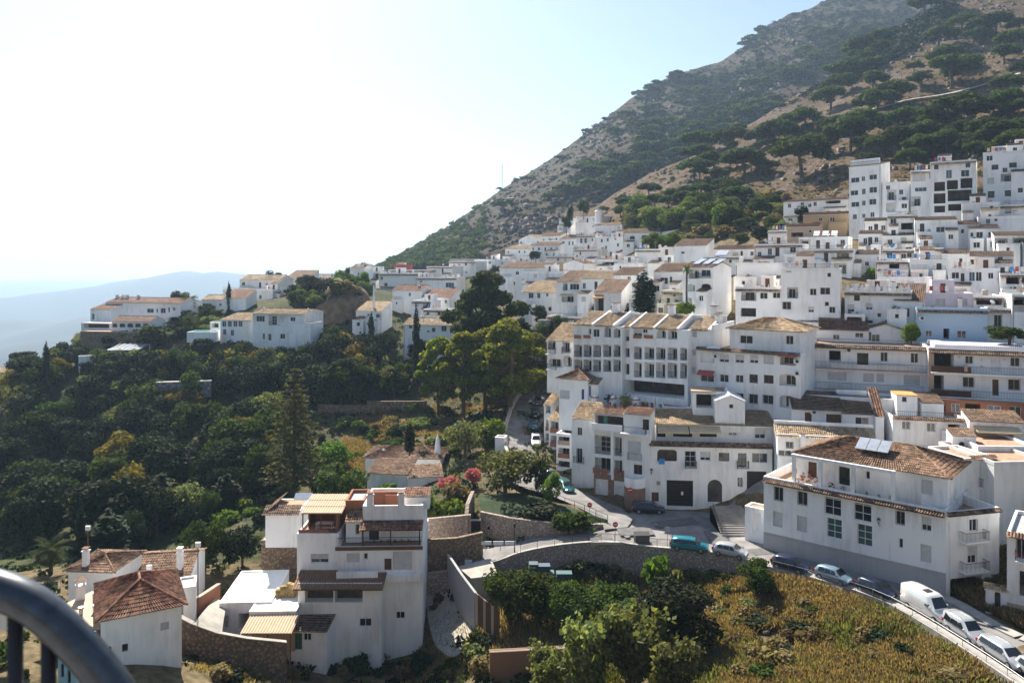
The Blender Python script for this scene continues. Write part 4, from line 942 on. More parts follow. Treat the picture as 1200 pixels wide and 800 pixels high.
# lower terraces of that row
lt = Vol(None, 945, 462, 1078, 482, 113, -21, 5, label='low white terrace with glass roof light below the long balcony row', name='terrace_house', cat='house', ext=5); lt.build('f', hp=.3); lt.boxu('glass_roof', 'glass_blue', 3, .4, lt.h-.2, 9, 3, lt.h+.15)
lt2 = Vol(None, 1078, 466, 1215, 492, 108, -21, 5, 'brick_red', label='brown brick lower storey under the right row house', name='terrace_house', cat='house', ext=5)
lt2.many('O 1100 478 16 14;w 1120 478 10 10;O 1140 480 18 14;wB 1165 480 16 10;w 1190 482 14 12').build('f', hp=.3)
# ================= middle block
C8 = (900, 460, 5.714)
mdl = Vol(None, 911, 508, 1028, 545, 104, -14, 6, label='white terraced house with a broad pale tile strip and recessed roof terrace', name='terraced_house', cat='house', ext=5)
mdl.many('g 145 350 50 44;w 110 405 95 40;k 330 350 60 30', *C8).build('f', hp=.3)
tm = MB(); u1_ = mdl.W; z_ = mdl.h-.15; tiles(tm, (-.3, -.5, z_-.25), (u1_, -.5, z_-.25), (u1_, 2.6, z_+.95), (-.3, 2.6, z_+.95), .27); mdl.place('roof', tm.mesh('roof', ['tile_pale']), 0, 0, 0)
mdl.boxu('terrace_parapet', 'white', -.2, 2.62, mdl.h-.3, u1_, 2.85, mdl.h+1.3); mdl.chimney(3.2, -.4, 1.1, .7, mdl.h-1.2)
md2 = Vol(mdl, 928, 477, 988, 505, 110, -14, 5); md2.many('dn 270 175 46 86;dn 440 182 100 76', *C8).build('s', 18, 'tile_dark', .7); md2.aircon(953, 482)
md3 = Vol(mdl, 987, 483, 1024, 506, 108, -14, 5); md3.many('w 630 202 90 74', *C8).build('s', 18, 'tile', .5); md3.boxu('parapet_back', 'white', 0, 4.9, md3.h+1.4, md3.W, 5.2, md3.h+2.4)
# stair flank between
st = Vol(None, 1026, 488, 1036, 512, 106, -14, 5, label='white stair house with reddish steps between the terraced houses', name='stair_house', cat='house', ext=5); st.build('s', 33, 'tile_red', .05)
mdr = Vol(None, 1046, 488, 1133, 515, 104, -14, 6, label='white roof-level house with two dark square windows and railed deck', name='terraced_house', cat='house', ext=6)
mdr.many('w 925 218 56 54;w 1093 232 58 58', *C8); mdr.op('O', 1118, 507, 14, 20, d=2); mdr.build('f', hp=.4); mdr.eave_strip(1046.3, 1133, 488.5, .6, .35); mdr.roof_rail(h=.8)
cu = Vol(None, 1051, 463, 1075, 482, 107, -14, 4, label='small white cube roof house with an orange coping', name='roof_house', cat='house', ext=3); cu.op('w', 1060, 467.5, 6, 7); cu.build('f', hp=.2); cu.boxu('coping', 'awning_orange', -.06, -.06, cu.h+.001, cu.W+.06, 4.06, cu.h+.1)
gl = Vol(None, 1080, 472, 1106, 484, 106, -14, 4, label='low glass lean-to beside the orange-coped cube', name='lean_to', cat='lean-to', ext=3); gl.build('s', 12, 'tile_dark', .1)
fr = Vol(None, 1136, 492, 1200, 512, 100, -14, 3.4, label='roof terrace with striped awning under a short dark tile roof', name='terraced_house', cat='house', ext=5); fr.op('O', 1165, 505, 46, 12, d=3); fr.build('s', 13, 'tile_dark', .4); fr.awning(1140, 1193, 498, 1.5, .5)
# bulky white block at the right edge with arched chimney
bk = Vol(None, 1048, 537, 1108, 580, 96, -48, 16, 'white', label='big plain white block with weathered walls behind the solar panel building', name='white_block', cat='house', ext=8); bk.build('f', hp=.5)
bk2 = Vol(bk, 1131, 537, 1167, 600, 88.5, 10, 6); bk2.many('g 1154 556 11 22').build('f', hp=.4); bk2.eave_strip(1135, 1166, 535.5, .5, .3); bk2.balcony(1154, 570, 14, .6)
bk3 = Vol(bk, 1165, 541, 1230, 640, 86.5, 4, 10, 'white_old'); bk3.build('f', hp=.4)
ac = Vol(None, 1116, 510, 1144, 527, 96, -10, 2.0, label='white arched chimney house with little tile roof on the flat deck', name='chimney_house', cat='chimney', ext=3); ac.op('ab', 1127, 522, 7, 9).op('ab', 1137, 522, 7, 9); ac.build('s', 14, 'tile', .2)
ws = Vol(None, 1146, 522, 1215, 545, 93, -4, 9, label='white wall curving up behind the pinkish roof deck', name='parapet_wall', cat='wall', ext=6); ws.build('f', hp=.3)
# corner house at the right edge
ch = Vol(None, 1180, 624, 1260, 712, 76, -38, 9, label='white corner house at the right edge with red flower boxes', name='corner_house', cat='house', ext=4)
ch.many('g 1197 641 12 26;w 1199 684 10 30').build('f', hp=.4); ch.eave_strip(1180.2, 1250, 624, .6, .35, 'tile'); ch.balcony(1196, 655, 12, .6); 
for k in range(3): ch.plant(.8+k*.5, -.6, ch.uz(1190, 655)[1]+.5, .25, 'leaf_pink', 30)
ch.boxu('stone_band', 'tan_wall', 0, -.05, -3, ch.W, -.002, .6)
gt = Vol(None, 1155, 688, 1180, 722, 77, -33, 1.0, label='white garden gateway with arched opening and small tile coping', name='gateway', cat='gateway', ext=2); gt.op('ab', 1169, 708, 7, 30); gt.build('g', 20, 'tile_pale', .2)
# steps beside the garages
stp = thing('stone_stairs', 'grey steps with railing left of the solar panel building', 'stairs', PZ(846, 628, -34.7))
mb = MB()
for k in range(12): mb.box(0, k*.42, -.5, 4.2, 6, .17*(k+1))
mb.obj('steps', 'asphalt', stp)
put('railing', rail_mesh(5.0, 1.0, .2), stp, (0, 0, .3)).rotation_euler = (0, R(-20), R(90))
wl = Vol(None, 873, 592, 896, 628, 97, -42, 2, 'white', label='low white side wall with a sunlit panel left of the solar panel building', name='garden_wall', cat='wall', ext=2); wl.opu('o', 1, .9, wl.W-.5, wl.h-.6, d=.2); wl.build('f', hp=.2)
# ================= village houses up the hill: x0 ytop x1 ybot Y turn depth roof pitch material style | label | windows (picture coordinates)
def m_dish():
    mb = MB(); mb.tube([(0, 0, 0), (0, 0, 1.1)], .03, 5); mb.tube([(0, -.05, 1.1), (0, -.12, 1.13), (0, -.2, 1.2)], [.08, .3, .45], 12, 0, cap=False); mb.tube([(0, -.1, 1.12), (0, -.6, 1.3)], .015, 4); return mb.mesh('satellite_dish', ['frame_white'])
def m_aerial():
    mb = MB(); mb.tube([(0, 0, 0), (0, 0, 2.6)], .025, 5)
    for z, w in ((2.55, .35), (2.3, .45), (2.05, .5)): mb.tube([(-w, 0, z), (w, 0, z)], .014, 4)
    mb.tube([(0, -.5, 2.3), (0, .5, 2.3)], .014, 4); return mb.mesh('aerial', ['metal'])
def m_tank(): return MB().tube([(0, 0, 0), (0, 0, 1.1), (0, 0, 1.25)], [.5, .5, .3], 12).mesh('water_tank', ['deck_grey'])
def m_table():
    mb = MB(); mb.box(-.5, -.5, .68, .5, .5, .72); mb.box(-.05, -.05, 0, .05, .05, .68); return mb.mesh('terrace_table', ['frame_white'])
def m_chair():
    mb = MB(); mb.box(-.22, -.22, 0, .22, .22, .44); mb.box(.18, -.22, .44, .22, .22, .9); return mb.mesh('terrace_chair', ['frame_white'])
def clutter(v, roof, seed):
    r = random.Random(seed); W, D, h = v.W, v.D, v.h
    def put_(nm, fn, u, w_, z, rz=0): v.place(nm, cached(nm, fn), u, w_, z, rz)
    if roof == 'f':
        z = h-.48
        if W > 5 and r.random() < .5:
            sw = r.uniform(2.2, 3.4); su = r.uniform(.4, W-sw-.4); b = v.sub(su, D*.5, h-.48, sw, min(D*.45, 3), r.uniform(2.1, 2.7), v.mat); b.opu('dn', sw/2-.4, .02, sw/2+.4, 1.95); b.build('f' if r.random() < .6 else 's', 15, 'tile', .15, hp=.15)
        if r.random() < .5: put_('satellite_dish', m_dish, r.uniform(.5, W-.5), D*r.uniform(.2, .9), z, r.uniform(-1, 1))
        if r.random() < .55: put_('aerial', m_aerial, r.uniform(.5, W-.5), D*r.uniform(.3, .9), z, r.uniform(0, 3))
        if r.random() < .35: put_('water_tank', m_tank, r.uniform(.8, W-.8), D*.8, z)
        if r.random() < .4 and W > 4: tu_ = r.uniform(1.2, W-1.2); put_('terrace_table', m_table, tu_, 1.6, z); put_('terrace_chair', m_chair, tu_+.85, 1.6, z); put_('terrace_chair', m_chair, tu_-.85, 1.6, z, math.pi)
        if r.random() < .5: v.roof_rail(h=.7, z=h)
        for k in range(r.randint(0, 3)): v.plant(r.uniform(.4, W-.4), .5, z+.25, r.choice((.3, .4, .5)), r.choice(('leaf_mid', 'leaf_dark', 'leaf_pink', 'leaf_olive')), 40)
        if r.random() < .35 and W > 4:    # washing line
            for k in range(4): v.boxu('laundry', r.choice(('frame_white', 'blue_cloth', 'awning', 'awning_red', 'frame_white')), .8+k*.75, 1.2, z+.8, 1.3+k*.75, 1.23, z+1.6)
    else:
        if r.random() < .4: put_('aerial', m_aerial, W*r.uniform(.3, .8), D*.5, h+.4, r.uniform(0, 3))
    if r.random() < .35 and v.Yd < 200 and h > 3: 
        u = r.uniform(.6, W-.6); z = h-r.uniform(1.2, 2.6)
        if not any(a-.6 < u < c+.6 and b-.5 < z < e+.5 for a, b, c, e, *_ in v.ops['f']): v.place('air_conditioner', cached('ac', lambda: MB().box(-.4, -.32, -.3, .4, -.02, .3).mesh('air_conditioner', ['frame_white'])), u, 0, z)
    if r.random() < .4 and h > 2.5: u = r.choice((.12, W-.2)); v.boxu('drain_pipe', r.choice(('frame_white', 'metal', 'brown_wood')), u, -.08, -v.ext, u+.09, -.004, h-.5)
def house(row):
    hd, label, wins = (row.split('|')+[''])[:3]; t = hd.split()
    x0, yt, x1, yb, Y, a, D = map(float, t[:7]); roof = t[7]; tm = {'t': 'tile', 'r': 'tile_red', 'p': 'tile_pale', 'd': 'tile_dark'}[t[8]] if len(t) > 8 else 'tile'
    mat = t[9] if len(t) > 9 else 'white'; style = t[10] if len(t) > 10 else ''
    v = Vol(None, x0, yt, x1, yb, Y, a, D, mat, ext=5, label=label.strip(), name='white_house' if mat.startswith('white') else 'house', cat='house', group=GH)
    if wins.strip(): v.many(wins)
    pitch = 18
    if roof in 'sg' and x0 > 800 and yt < 330: v.D = min(v.D, 5.0); pitch = 11
    elif roof in 'sg' and x0 > 560 and yt < 330: v.D = min(v.D, 6.5); pitch = 15
    if style: auto(v, style, int(x0*7+yt), 2.9 if Y < 200 else 3.1)
    elif wins.strip() and Y < 235 and v.h > 2.5: auto(v, 'w', int(x0*7+yt), 2.9, .4)
    elif not wins.strip() and v.h > 2.2: auto(v, 'w', int(x0*7+yt), 3.0, .45)
    v.build(roof, pitch, tm, .3, hp=.5)
    if roof == 'f' and v.W > 4 and int(x0) % 3 == 0: v.chimney(v.W*.7, D*.6, 1.0, .6)
    elif roof in 'gG' and int(x0) % 2 == 0: v.chimney(v.W*.75, D*.35, 1.6, .6)
    clutter(v, roof, int(x0*3+yt))
    rr_ = random.Random(int(x0*11+yt*3)); pr_ = .75 if len(wins) < 40 else .3
    for side in (0, 1):
        if v.W > 4.5 and v.h > 3.4 and Y > 128 and rr_.random() < pr_:
            aw = rr_.uniform(.28, .48)*v.W; au = rr_.uniform(0, .06)*v.W if side == 0 else v.W-aw-rr_.uniform(0, .06)*v.W; an = v.sub(au, -rr_.uniform(1.6, 2.8), 0, aw, 2.9, v.h*rr_.uniform(.34, .62), v.mat, ext=5); auto(an, rr_.choice(('w', 'w', 'lw')), int(x0*13+side), 2.8, .8); k_ = rr_.random(); an.build('s' if k_ < .5 else 'f', 14, rr_.choice(('tile', 'tile_red', 'tile_dark', 'tile_pale')), .25, hp=.45)
            if k_ >= .5 and rr_.random() < .6: an.roof_rail(h=.75)
            elif k_ >= .5: [an.plant(rr_.uniform(.3, aw-.3), .5, an.h-.1, rr_.choice((.3, .45)), rr_.choice(('leaf_mid', 'leaf_pink', 'leaf_dark')), 40) for _ in range(3)]
    if roof == 'f' and (int(x0*5+yt) % 5) < 3 and v.W > 3: tm_ = MB(); z_ = v.h-.55; tiles(tm_, (-.05, -.5, z_-.22), (v.W+.05, -.5, z_-.22), (v.W+.05, -.035, z_+.12), (-.05, -.035, z_+.12), .45, 0, 1); tm_.poly([(-.05, -.5, z_-.26), (v.W+.05, -.5, z_-.26), (v.W+.05, -.035, z_-.2), (-.05, -.035, z_-.2)]); v.place('tile_eave', tm_.mesh('tile_eave', ['tile_dark' if int(x0) % 2 else 'tile']), 0, 0, 0)
    return v
ROWS = """
995 196 1032 276 190 -50 17 s p white| tall white tower house with four rows of small windows below the dark pines | w 1002 211 10 6;w 1011.5 209.5 4 5.5;w 1023 207.5 9 6;w 1001 226 9 6;w 1012 224.5 4.5 7;w 1023 222.5 9 7;w 1002 239.5 9.5 6;w 1012 238 4.5 6;w 1022.5 236.5 8.5 7;w 1001.5 254 5 6;w 1012 253 4 5;w 1022 251.5 5 6
1034 214 1066 256 184 -30 8 f t white| white terrace house joined to the right of the tall tower house | L 1045 228.5 11 12;w 1056 225 5 6;o 1044 243 11 11;w 1056 239 6 5;L 1039 228 4 9
1067 200 1092 256 180 -30 9 f t white| narrow white house with stacked balconies between tower house and loggia block | s 1077 208 15 9;w 1093 206 8 7;wB 1079 222 14 5;L 1072 236 14 11
1090 190 1144 256 176 -32 11 f t white| white block with a three by three grid of deep square loggias | wB 1112 204 7 10;w 1131 203 10 8;Lx 1101 218.5 13 11;Lx 1116 216.5 13 11;Lx 1132.5 214.5 14 12;Lx 1101 232.5 14 12;Lx 1124.5 229 28 13;ox 1101 245 13 8;ox 1120 243 18 8
1152 179 1205 236 172 -32 12 f t white| stepped white house at the top right corner with reddish closed shutters | L 1183 208 20 9;sn 1161 212 8 7;wn 1161.5 228 8 8;wn 1181.5 226.5 8 7;wn 1166 196 8 6;wn 1187 193.5 9 6
1162 172 1210 190 178 -32 9 f t white| white penthouse block on the skyline of the upper right corner | w 1172 181 4 4;w 1184 180 4 4;w 1193 179 7 6
1127 238 1172 262 165 -30 8 f d white| plain white house in front of the loggia block with a dark roof garden |
1170 240 1220 262 163 -30 9 f t white| white terrace with thin deck rails at the right picture edge below shuttered house |
918 237 994 252 215 -38 9 s t white| long low white house with brown roof left of the tall tower house | O 976 236 18 5;w 955 239 4 5;w 925 241 4 5;w 940 239 4 4
919 252 945 268 210 -38 8 f t white| small white house with a blue canopy left of the bare brown plot | wB 934 248 8 8;w 926 258 5 4
941 252 994 278 200 -30 8 s t ochre| unrendered brown house on the bare plot left of the tower house | O 957 263 8 5
921 266 960 282 188 -30 7 s r tan_wall| low brick-brown house with reddish roof below the bare plot | O 934 275 14 5
936 278 994 302 178 -30 8 f t white l| white flat house carrying three slanted solar water heaters |
900 270 922 290 190 -33 8 f t white| small white house left of the brown brick house | w 906 280 4 5
1012 259 1040 276 176 -28 7 s t white| white cottage with two square windows at the foot of the tall tower | w 1020 268 5 6;w 1035 267 5 6
1006 274 1035 296 170 -28 7 s t white| white cottage with two little windows and reddish eaves below the tower | w 1014 282 4.5 6;w 1027 281 4.5 6
1034 276 1072 296 166 -28 7 s d white| white cottage with dark eaves and one dark window above brown roof | w 1043 284 6 7;s 1059 282.5 7 8
1040 252 1075 274 168 -26 7 f t white l| white terrace house full of laundry below the narrow balcony house | O 1063 265 14 8
1072 258 1122 286 162 -26 8 s t white| white house with a broad pale skylight in its reddish roof | w 1102 269 10 6.5
1119 263 1148 284 160 -26 7 s r white| small white house right of the skylight roof house | w 1128 271 4 5
1135 268 1172 290 157 -26 8 s r white| white house with two dark windows and thin reddish eaves on the right slope | w 1139 275 3.5 5;w 1148 275 8 7
1146 254 1215 272 160 -26 9 f d white| flat white house with dark cornice near the right picture edge | w 1158 259.5 5 6;w 1167 257 4 5
1165 276 1222 300 150 -26 9 s d white l| white house with covered dark balcony at the right picture edge |
1034 292 1074 312 160 -26 7 f t white| white house with brown door under the dark-eaved cottage | w 1059 301 6 8;wn 1085 302 5 5
1072 290 1106 312 155 -26 7 f d white| white house with arched glass veranda roof below the skylight house | O 1090 291 26 6
1104 297 1136 314 152 -26 7 s t white| white house under a broad brown tile roof in the right cluster | w 1126 305 4 5
1000 298 1030 318 158 -26 8 s t white| white house with brown roof and single window above the pergola | w 1016 309 4.5 5
1026 305 1064 330 150 -26 8 f t white| white flat house with shaded pergola roof in the right cluster | O 1048 311 12 7
1066 304 1110 330 147 -26 8 f t white l| white house with orange-brown shed on its roof deck |
1136 300 1188 322 143 -32 9 s t white| white house with wide tiled roof and row of four windows near the right edge | w 1149 306 9 6;w 1160 305 5 6;w 1172 304 6 7;w 1137 307 9 6
1111 314 1172 345 138 -32 9 f d white| white house with dark cornice line and three curtained windows on the right | w 1128 325 5 10;wB 1139 324 7 11;w 1147 324 7 11;w 1161 323 6 7
1172 320 1215 348 132 -28 9 f t white| white house with deep red awning veranda at the right edge | O 1187 328 16 10;w 1200 328 5 8
1028 324 1082 354 142 -38 10 f t white| blank white house with tan tiled lean-to behind the merlon house |
990 340 1068 384 130 -30 10 f t white| white house with pointed merlons along its parapet | k 997 361 8 9;k 1018.5 359 8 8;w 1002 377 14 4;w 1017 377 12 4;w 1040 377 6 4
1048 352 1083 384 126 -30 8 s d white| white house with one iron window box beside the blue wall | g 1063 366 5 10
1084 343 1141 368 127 -22 8 f t lavender| pale lavender house with two closed lilac shutters | s 1102 354 11 8;s 1128 354 11 8
1141 346 1176 364 124 -22 8 f t white| flat white house with broad shaded terrace under a tan awning | O 1161 353 34 9
1074 360 1157 405 122 -22 9 f t blue_wall| big house with pale sky-blue painted wall | w 1127 392 11 9;O 1109 391 7 12
1157 360 1187 400 120 -22 9 f t white| white house with one dark barred window right of the blue wall | g 1169.5 376 9 14
1186 345 1225 392 118 -22 9 f t white| white house with dark balcony and baluster rail at the right edge | O 1195 352 18 12;o 1195 362 18 7
934 376 978 398 132 -30 8 s d white| white house with brown roof and a small white dormer | w 949 371 4 6;w 984 378 4 6
960 386 1018 408 126 -22 7 s r white| low white house with reddish roof behind the long balcony row | w 1007 393 10 6;w 980 395 8 6
1015 386 1060 410 124 -22 7 G t white| little white pavilion house with pink wall pots on the roof deck | d 1018 394 6 10
862 308 916 336 150 -28 9 f t white| white terrace house with blue-white pot wall and planters | w 878 308 4 5;w 886 308 4 5;L 880 328 14 8
862 336 916 372 139 -26 9 f t white| white apartment house with brick-brown side pillar and planted terraces | L 877.5 346.5 18 12;w 895 346.5 9 7.5;w 910 346 9 7;Lx 877 366 18 10
915 314 985 372 133 -24 12 f t white| white three-storey apartments with open balconies left of the merlon house | s 924 317 7 4;L 941 321 30 13;g 919.5 317 6 4;L 929 343 13 13;L 942 344 17 12;w 953 342 8 8;w 967 341 12 8.5;g 922 358 10 9;w 969 356 5 5
884 286 940 314 165 -30 9 f d white| broad white house with dark patches on its parapet above pot wall terrace | w 902 295 5 8;w 890 298 4 6
836 292 890 316 172 -30 9 s t white| white house under long brown roof right of the solar roof house | w 869 297 3 6;w 881 297 4 5
940 292 1000 318 160 -30 9 f t white l| flat white house with satellite dishes left of the brown roof cottage |
800 313 836 370 145 -45 12 g r white| tall white house with reddish solar roof and arched upper windows | L 813 321 12 11;w 827 320 11 8;A 810 337 8 9;a 827.5 337 11 9;w 827 355 9 12;w 819 352 5 10;O 808 354 5 10
762 299 792 318 190 -30 8 f t white| small white house with two dark windows left of the solar roof house | w 773 304 4 5;w 784 303.5 4 5
744 292 776 306 205 -30 8 f t white| low flat white house below the long white wall |
790 288 828 302 180 -30 8 s t white| white house with brown roof and little chimney above the solar roof house | w 800 296 4 3
766 318 800 350 160 -32 8 s t white l| white house with wide brown window left of the tall palm | w 778 329 9 8;w 786 328 3 8
775 340 802 372 148 -30 8 f t cream| cream house with rounded terrace beside the tall palm | w 783 352 4 6;w 790 345 3 5
741 330 768 366 165 -30 8 f t white l| white stacked house half hidden by the broad cypress |
718 322 746 362 178 -30 8 s t white| white house with purple flowering wall left of the broad cypress | w 727 331 4 6;w 737 327 4 6;k 732 352 7 8
696 342 728 376 168 -24 8 s t white| white house with orange awning over a brown lattice porch | O 702 357 11 16
680 326 719 356 182 -28 8 s p white lw| white two-storey house with paired dark windows under a long tile roof | w 684.5 335 3.5 7;w 684.5 345 3.5 6;w 705 334 3 5
652 330 681 366 186 -28 8 s t white| white house with stacked balcony doors and beige awning above garden terrace | L 662 336 6 9;w 673 336 11 7;L 665 350 14 8;O 667 358 8 8
611 342 652 370 198 -30 8 s p white| white house under a pale tile roof right of the great pine | w 622 346 6 7;w 631 346 4 7;w 641 345 3 5
641 370 682 390 180 -26 7 f t white| white garden terrace with rounded arch and plants | a 666 367 6 5
611 385 641 396 178 -28 6 f t grey_wall| grey-blue retaining terrace with a red container |
585 314 640 338 235 -32 8 s t white| plain white gable house at the upper edge of great pine | w 606 320 4 4;w 601 332 5 4
614 318 662 342 225 -32 9 f t white| blank white long wall house behind the pale tile roof | 
660 309 684 330 232 -32 8 G t white| white gabled house in front of the stone-walled plot | 
673 292 700 318 262 -32 8 f t white| white cube house with two tiny windows beneath the window row | w 680 297 2 4;w 676 300 2 3
697 278 730 304 290 -35 11 f p white| tall white house with nine small dark windows on the upper slope | w 705 282 2.5 4;w 712 281 2.5 4;w 721 279 2.5 4;w 710 290 2.5 4;w 724 287 2.5 4;w 716 297 3 4;w 723 296 2.5 4
730 273 773 292 270 -26 9 s t white| white house with two arched openings above the green clump | a 741 278.5 6 4;a 755 277.5 6 4;w 742 289 8 4
675 276 698 298 300 -35 10 f t white| white house with tall windows stepping up toward the ridge | w 681 282 3 6;w 686 282 3 6;w 694 281 2 4
655 280 676 300 310 -35 10 s t white| white row house with three narrow windows on the upper slope | w 660 286 3 6;w 667 285 2 5;w 671 285 2 5
622 288 656 304 315 -38 9 s t white w| white row house with reddish eaves climbing the upper slope |
592 292 624 306 330 -38 9 s p white w| pale row house at the lower end of the climbing row |
608 281 633 296 340 -45 10 G p white| white gable house standing above climbing row |
633 277 656 290 330 -38 9 s r white w| white house with reddish roof above the climbing row |
655 256 672 276 335 -30 9 f t white| white tower-like house half covered by a round shrub |
678 254 706 270 325 -38 9 f t white w| white terrace house on the crest of upper village |
697 264 729 280 310 -40 10 g p white| white house with broad gable and pale roof at the upper village crest | 
560 304 590 318 330 -30 10 f t white| low white house under the long stone wall at the village end |
640 300 676 316 270 -32 8 f t white w| white houses front with brown parapet beside the terraced plot |
700 304 730 318 245 -30 8 f t white| white terrace house with orange-tan awning in mid village | O 715 309 18 4
728 306 762 320 225 -30 8 f t white lw| white terrace house with a green canopy in mid village |
690 316 722 330 215 -30 8 f t white| white house with red-brown pergola in mid village | O 706 322 20 5
720 308 748 338 200 -28 8 f t white lw| white house with cluttered roof terrace left of the broad cypress |
824 300 866 318 168 -30 8 f t white| white house behind the tall solar roof gable |
"""
HS = {}
for r in ROWS.strip().split('\n'):
    v = house(r); HS[r.split('|')[1].strip()[:24]] = v
tall = HS['tall white house with re'[:24]]
z_ = tall.h; 
for k in range(3):
    mb = MB(); mb.box(0, 0, 0, 1.3, 3.2, .1); o = tall.place('solar_panel', mb.mesh('solar_panel', ['panel_metal']), 1.6+k*2.0, .9, z_+.55); o.rotation_euler.x = R(18)
o = tall.place('solar_panel', MB().box(0, 0, 0, 2.4, 1.8, .1).mesh('solar_panel', ['panel_metal']), 4.0, 4.6, z_+2.2); o.rotation_euler.x = R(30)
tall.balcony(827, 326, 12, .8); tall.balcony(827.5, 344.5, 12, .8)
twr = HS['tall white tower house w'[:24]]; twr.boxu('roof_terrace', 'white', .3, -.02, twr.h-.2, twr.W-.3, .4, twr.h+1.6); twr.roof_rail(z=twr.h+.1, v=-.1)
mer = HS['white house with pointed'[:24]]
for k in range(9):
    mb = MB(); mb.box(-.35, 0, 0, .35, .3, .5); mb.poly([(-.35, 0, .5), (.35, 0, .5), (0, .15, 1.2)]); mb.poly([(.35, .3, .5), (-.35, .3, .5), (0, .15, 1.2)]); mb.poly([(.35, 0, .5), (.35, .3, .5), (0, .15, 1.2)]); mb.poly([(-.35, .3, .5), (-.35, 0, .5), (0, .15, 1.2)])
    mer.place('merlon', mb.mesh('merlon', ['white']), .4+k*(mer.W-.8)/8, 0, mer.h)
sh = HS['white flat house carryin'[:24]]
for k in range(3): o = sh.place('solar_heater', MB().box(0, 0, 0, 1.3, 1.9, .1).mesh('solar_heater', ['frame_white']), 3+k*1.9, 1, sh.h+.3); o.rotation_euler.x = R(35)
blu = HS['big house with pale sky-'[:24]]; blu.boxu('deck', 'lavender', .5, -6, -.6, 12, -.5, -.4)
h_ = HS['white house with orange '[:24]]; h_.awning(697, 708, 345, 1.4, .6, 'awning_orange')
h_ = HS['white house with stacked'[:24]]; h_.awning(658, 672, 344, 1.3, .4)
dm = HS['white house with brown r'[:24]]
# long white wall with niches under the green band
rw = Vol(None, 528, 303, 612, 314, 345, 26, 1.0, 'grey_wall', ext=6, label='long grey stone retaining wall above the village end', name='retaining_wall', cat='wall'); rw.build('f', hp=.1)
tp = Vol(None, 642, 307, 676, 316, 250, -30, 6, 'ochre', ext=6, label='tan stone-walled plot in the middle of the upper village', name='stone_plot', cat='terrace'); tp.build('f', hp=.3)
chm = thing('round_tower', 'small round white tower on the crest of the upper village', 'tower', P(702, 262, 318)); mb = MB(); mb.tube([(0, 0, -2), (0, 0, 5.0)], 1.6, 14); mb.tube([(0, 0, 5), (0, 0, 5.5)], [1.9, 1.5], 14); mb.obj('tower_wall', 'white', chm)
mb = MB(); mb.tube([(0, 0, 5.5), (0, 0, 6.4)], [1.4, .2], 14); mb.obj('roof', 'tile', chm)
# ================= houses of the western spur and the left ridge
ROWS2 = """
410 314 427 334 285 -20 8 g t white| white gabled house right of the ivy rock | w 420 321 2 4
426 318 446 336 280 -20 8 f t white lw| white terrace house behind the ivy rock |
444 320 490 350 270 -16 10 f t white| long blank white house with one small window on the spur | w 452 333.5 4 4;w 447 326 3 4
488 325 520 352 265 -16 10 f p white| blank pale house next to the glazed tower house |
519 325 535 352 262 -16 9 f t white lw| tall glazed white house at the end of the spur row | wB 527 334 10 6;wB 527 343 8 6
460 340 494 362 235 -20 9 g r white| small white gable house with red tile roof on the spur | w 480 345 2.5 4
494 348 528 360 230 -20 7 s r white| low house with long reddish roof right of red gable house |
482 352 505 368 220 -18 7 f t white lw| white terrace house with plants below the red gable house |
496 362 522 378 212 -18 6 f t white| curved white terrace wall beneath the spur houses | 
473 380 530 404 195 -14 8 g p white| white house under a pale tile roof behind the slim cypress | w 481 383 4 4;w 520 385 6 7
417 364 447 384 215 -16 7 s p white| small white house with a needle-thin chimney on the spur | w 424 372 7 4
500 312 530 328 300 -24 9 f t white| pale white house under the woods on the spur crest |
526 306 558 324 310 -26 9 f t white w| white house with brown parapet on the spur crest |
556 304 592 322 318 -28 9 f t white| blank white block at the crest right of the spur |
455 316 500 326 300 -20 8 f t white| white house with a red rooftop tank on the spur crest |
281 328 327 344 262 -12 10 g p white w| upper white villa with pale roof on the left ridge |
261 339 320 358 250 -12 9 f t white| white villa with windowed wing below the upper ridge villa | w 287 343 4 4;w 293 348 2 5;w 305 348 3 5;w 268 347 3 4
318 345 328 358 248 -12 8 G t white| narrow gabled villa wing on the left ridge | w 323 350 3 4
334 326 361 338 285 -12 9 s t white w| small white house with orange roof on the ridge crest |
360 326 393 334 300 -12 9 g t white| low house with reddish roof at the ridge skyline |
392 322 412 332 300 -12 9 g t white| small house with reddish roof left of the gabled spur house |
236 351 268 364 240 -8 8 g p white| low white house with pale roof left of ridge cypress | w 246 357 4 3;w 258 357 3 3
262 349 288 362 232 -8 7 s r white| low red-roofed house beside the ridge cypress |
194 357 218 374 236 -8 8 g r white| white house end with red roof behind the small palm | w 205 363 4 3
"""
for r in ROWS2.strip().split('\n'): v = house(r); HS[r.split('|')[1].strip()[:24]] = v
v = HS['white house with a red r']; v.boxu('water_tank', 'awning_red', 2, 1, v.h, 9, 3, v.h+2)
v = HS['small white house with a'[:24]]; mb = MB(); mb.tube([(0, 0, 0), (0, 0, 7)], [.4, .16], 6); v.place('chimney', mb.mesh('chimney', ['white']), 4.5, 2, v.h)
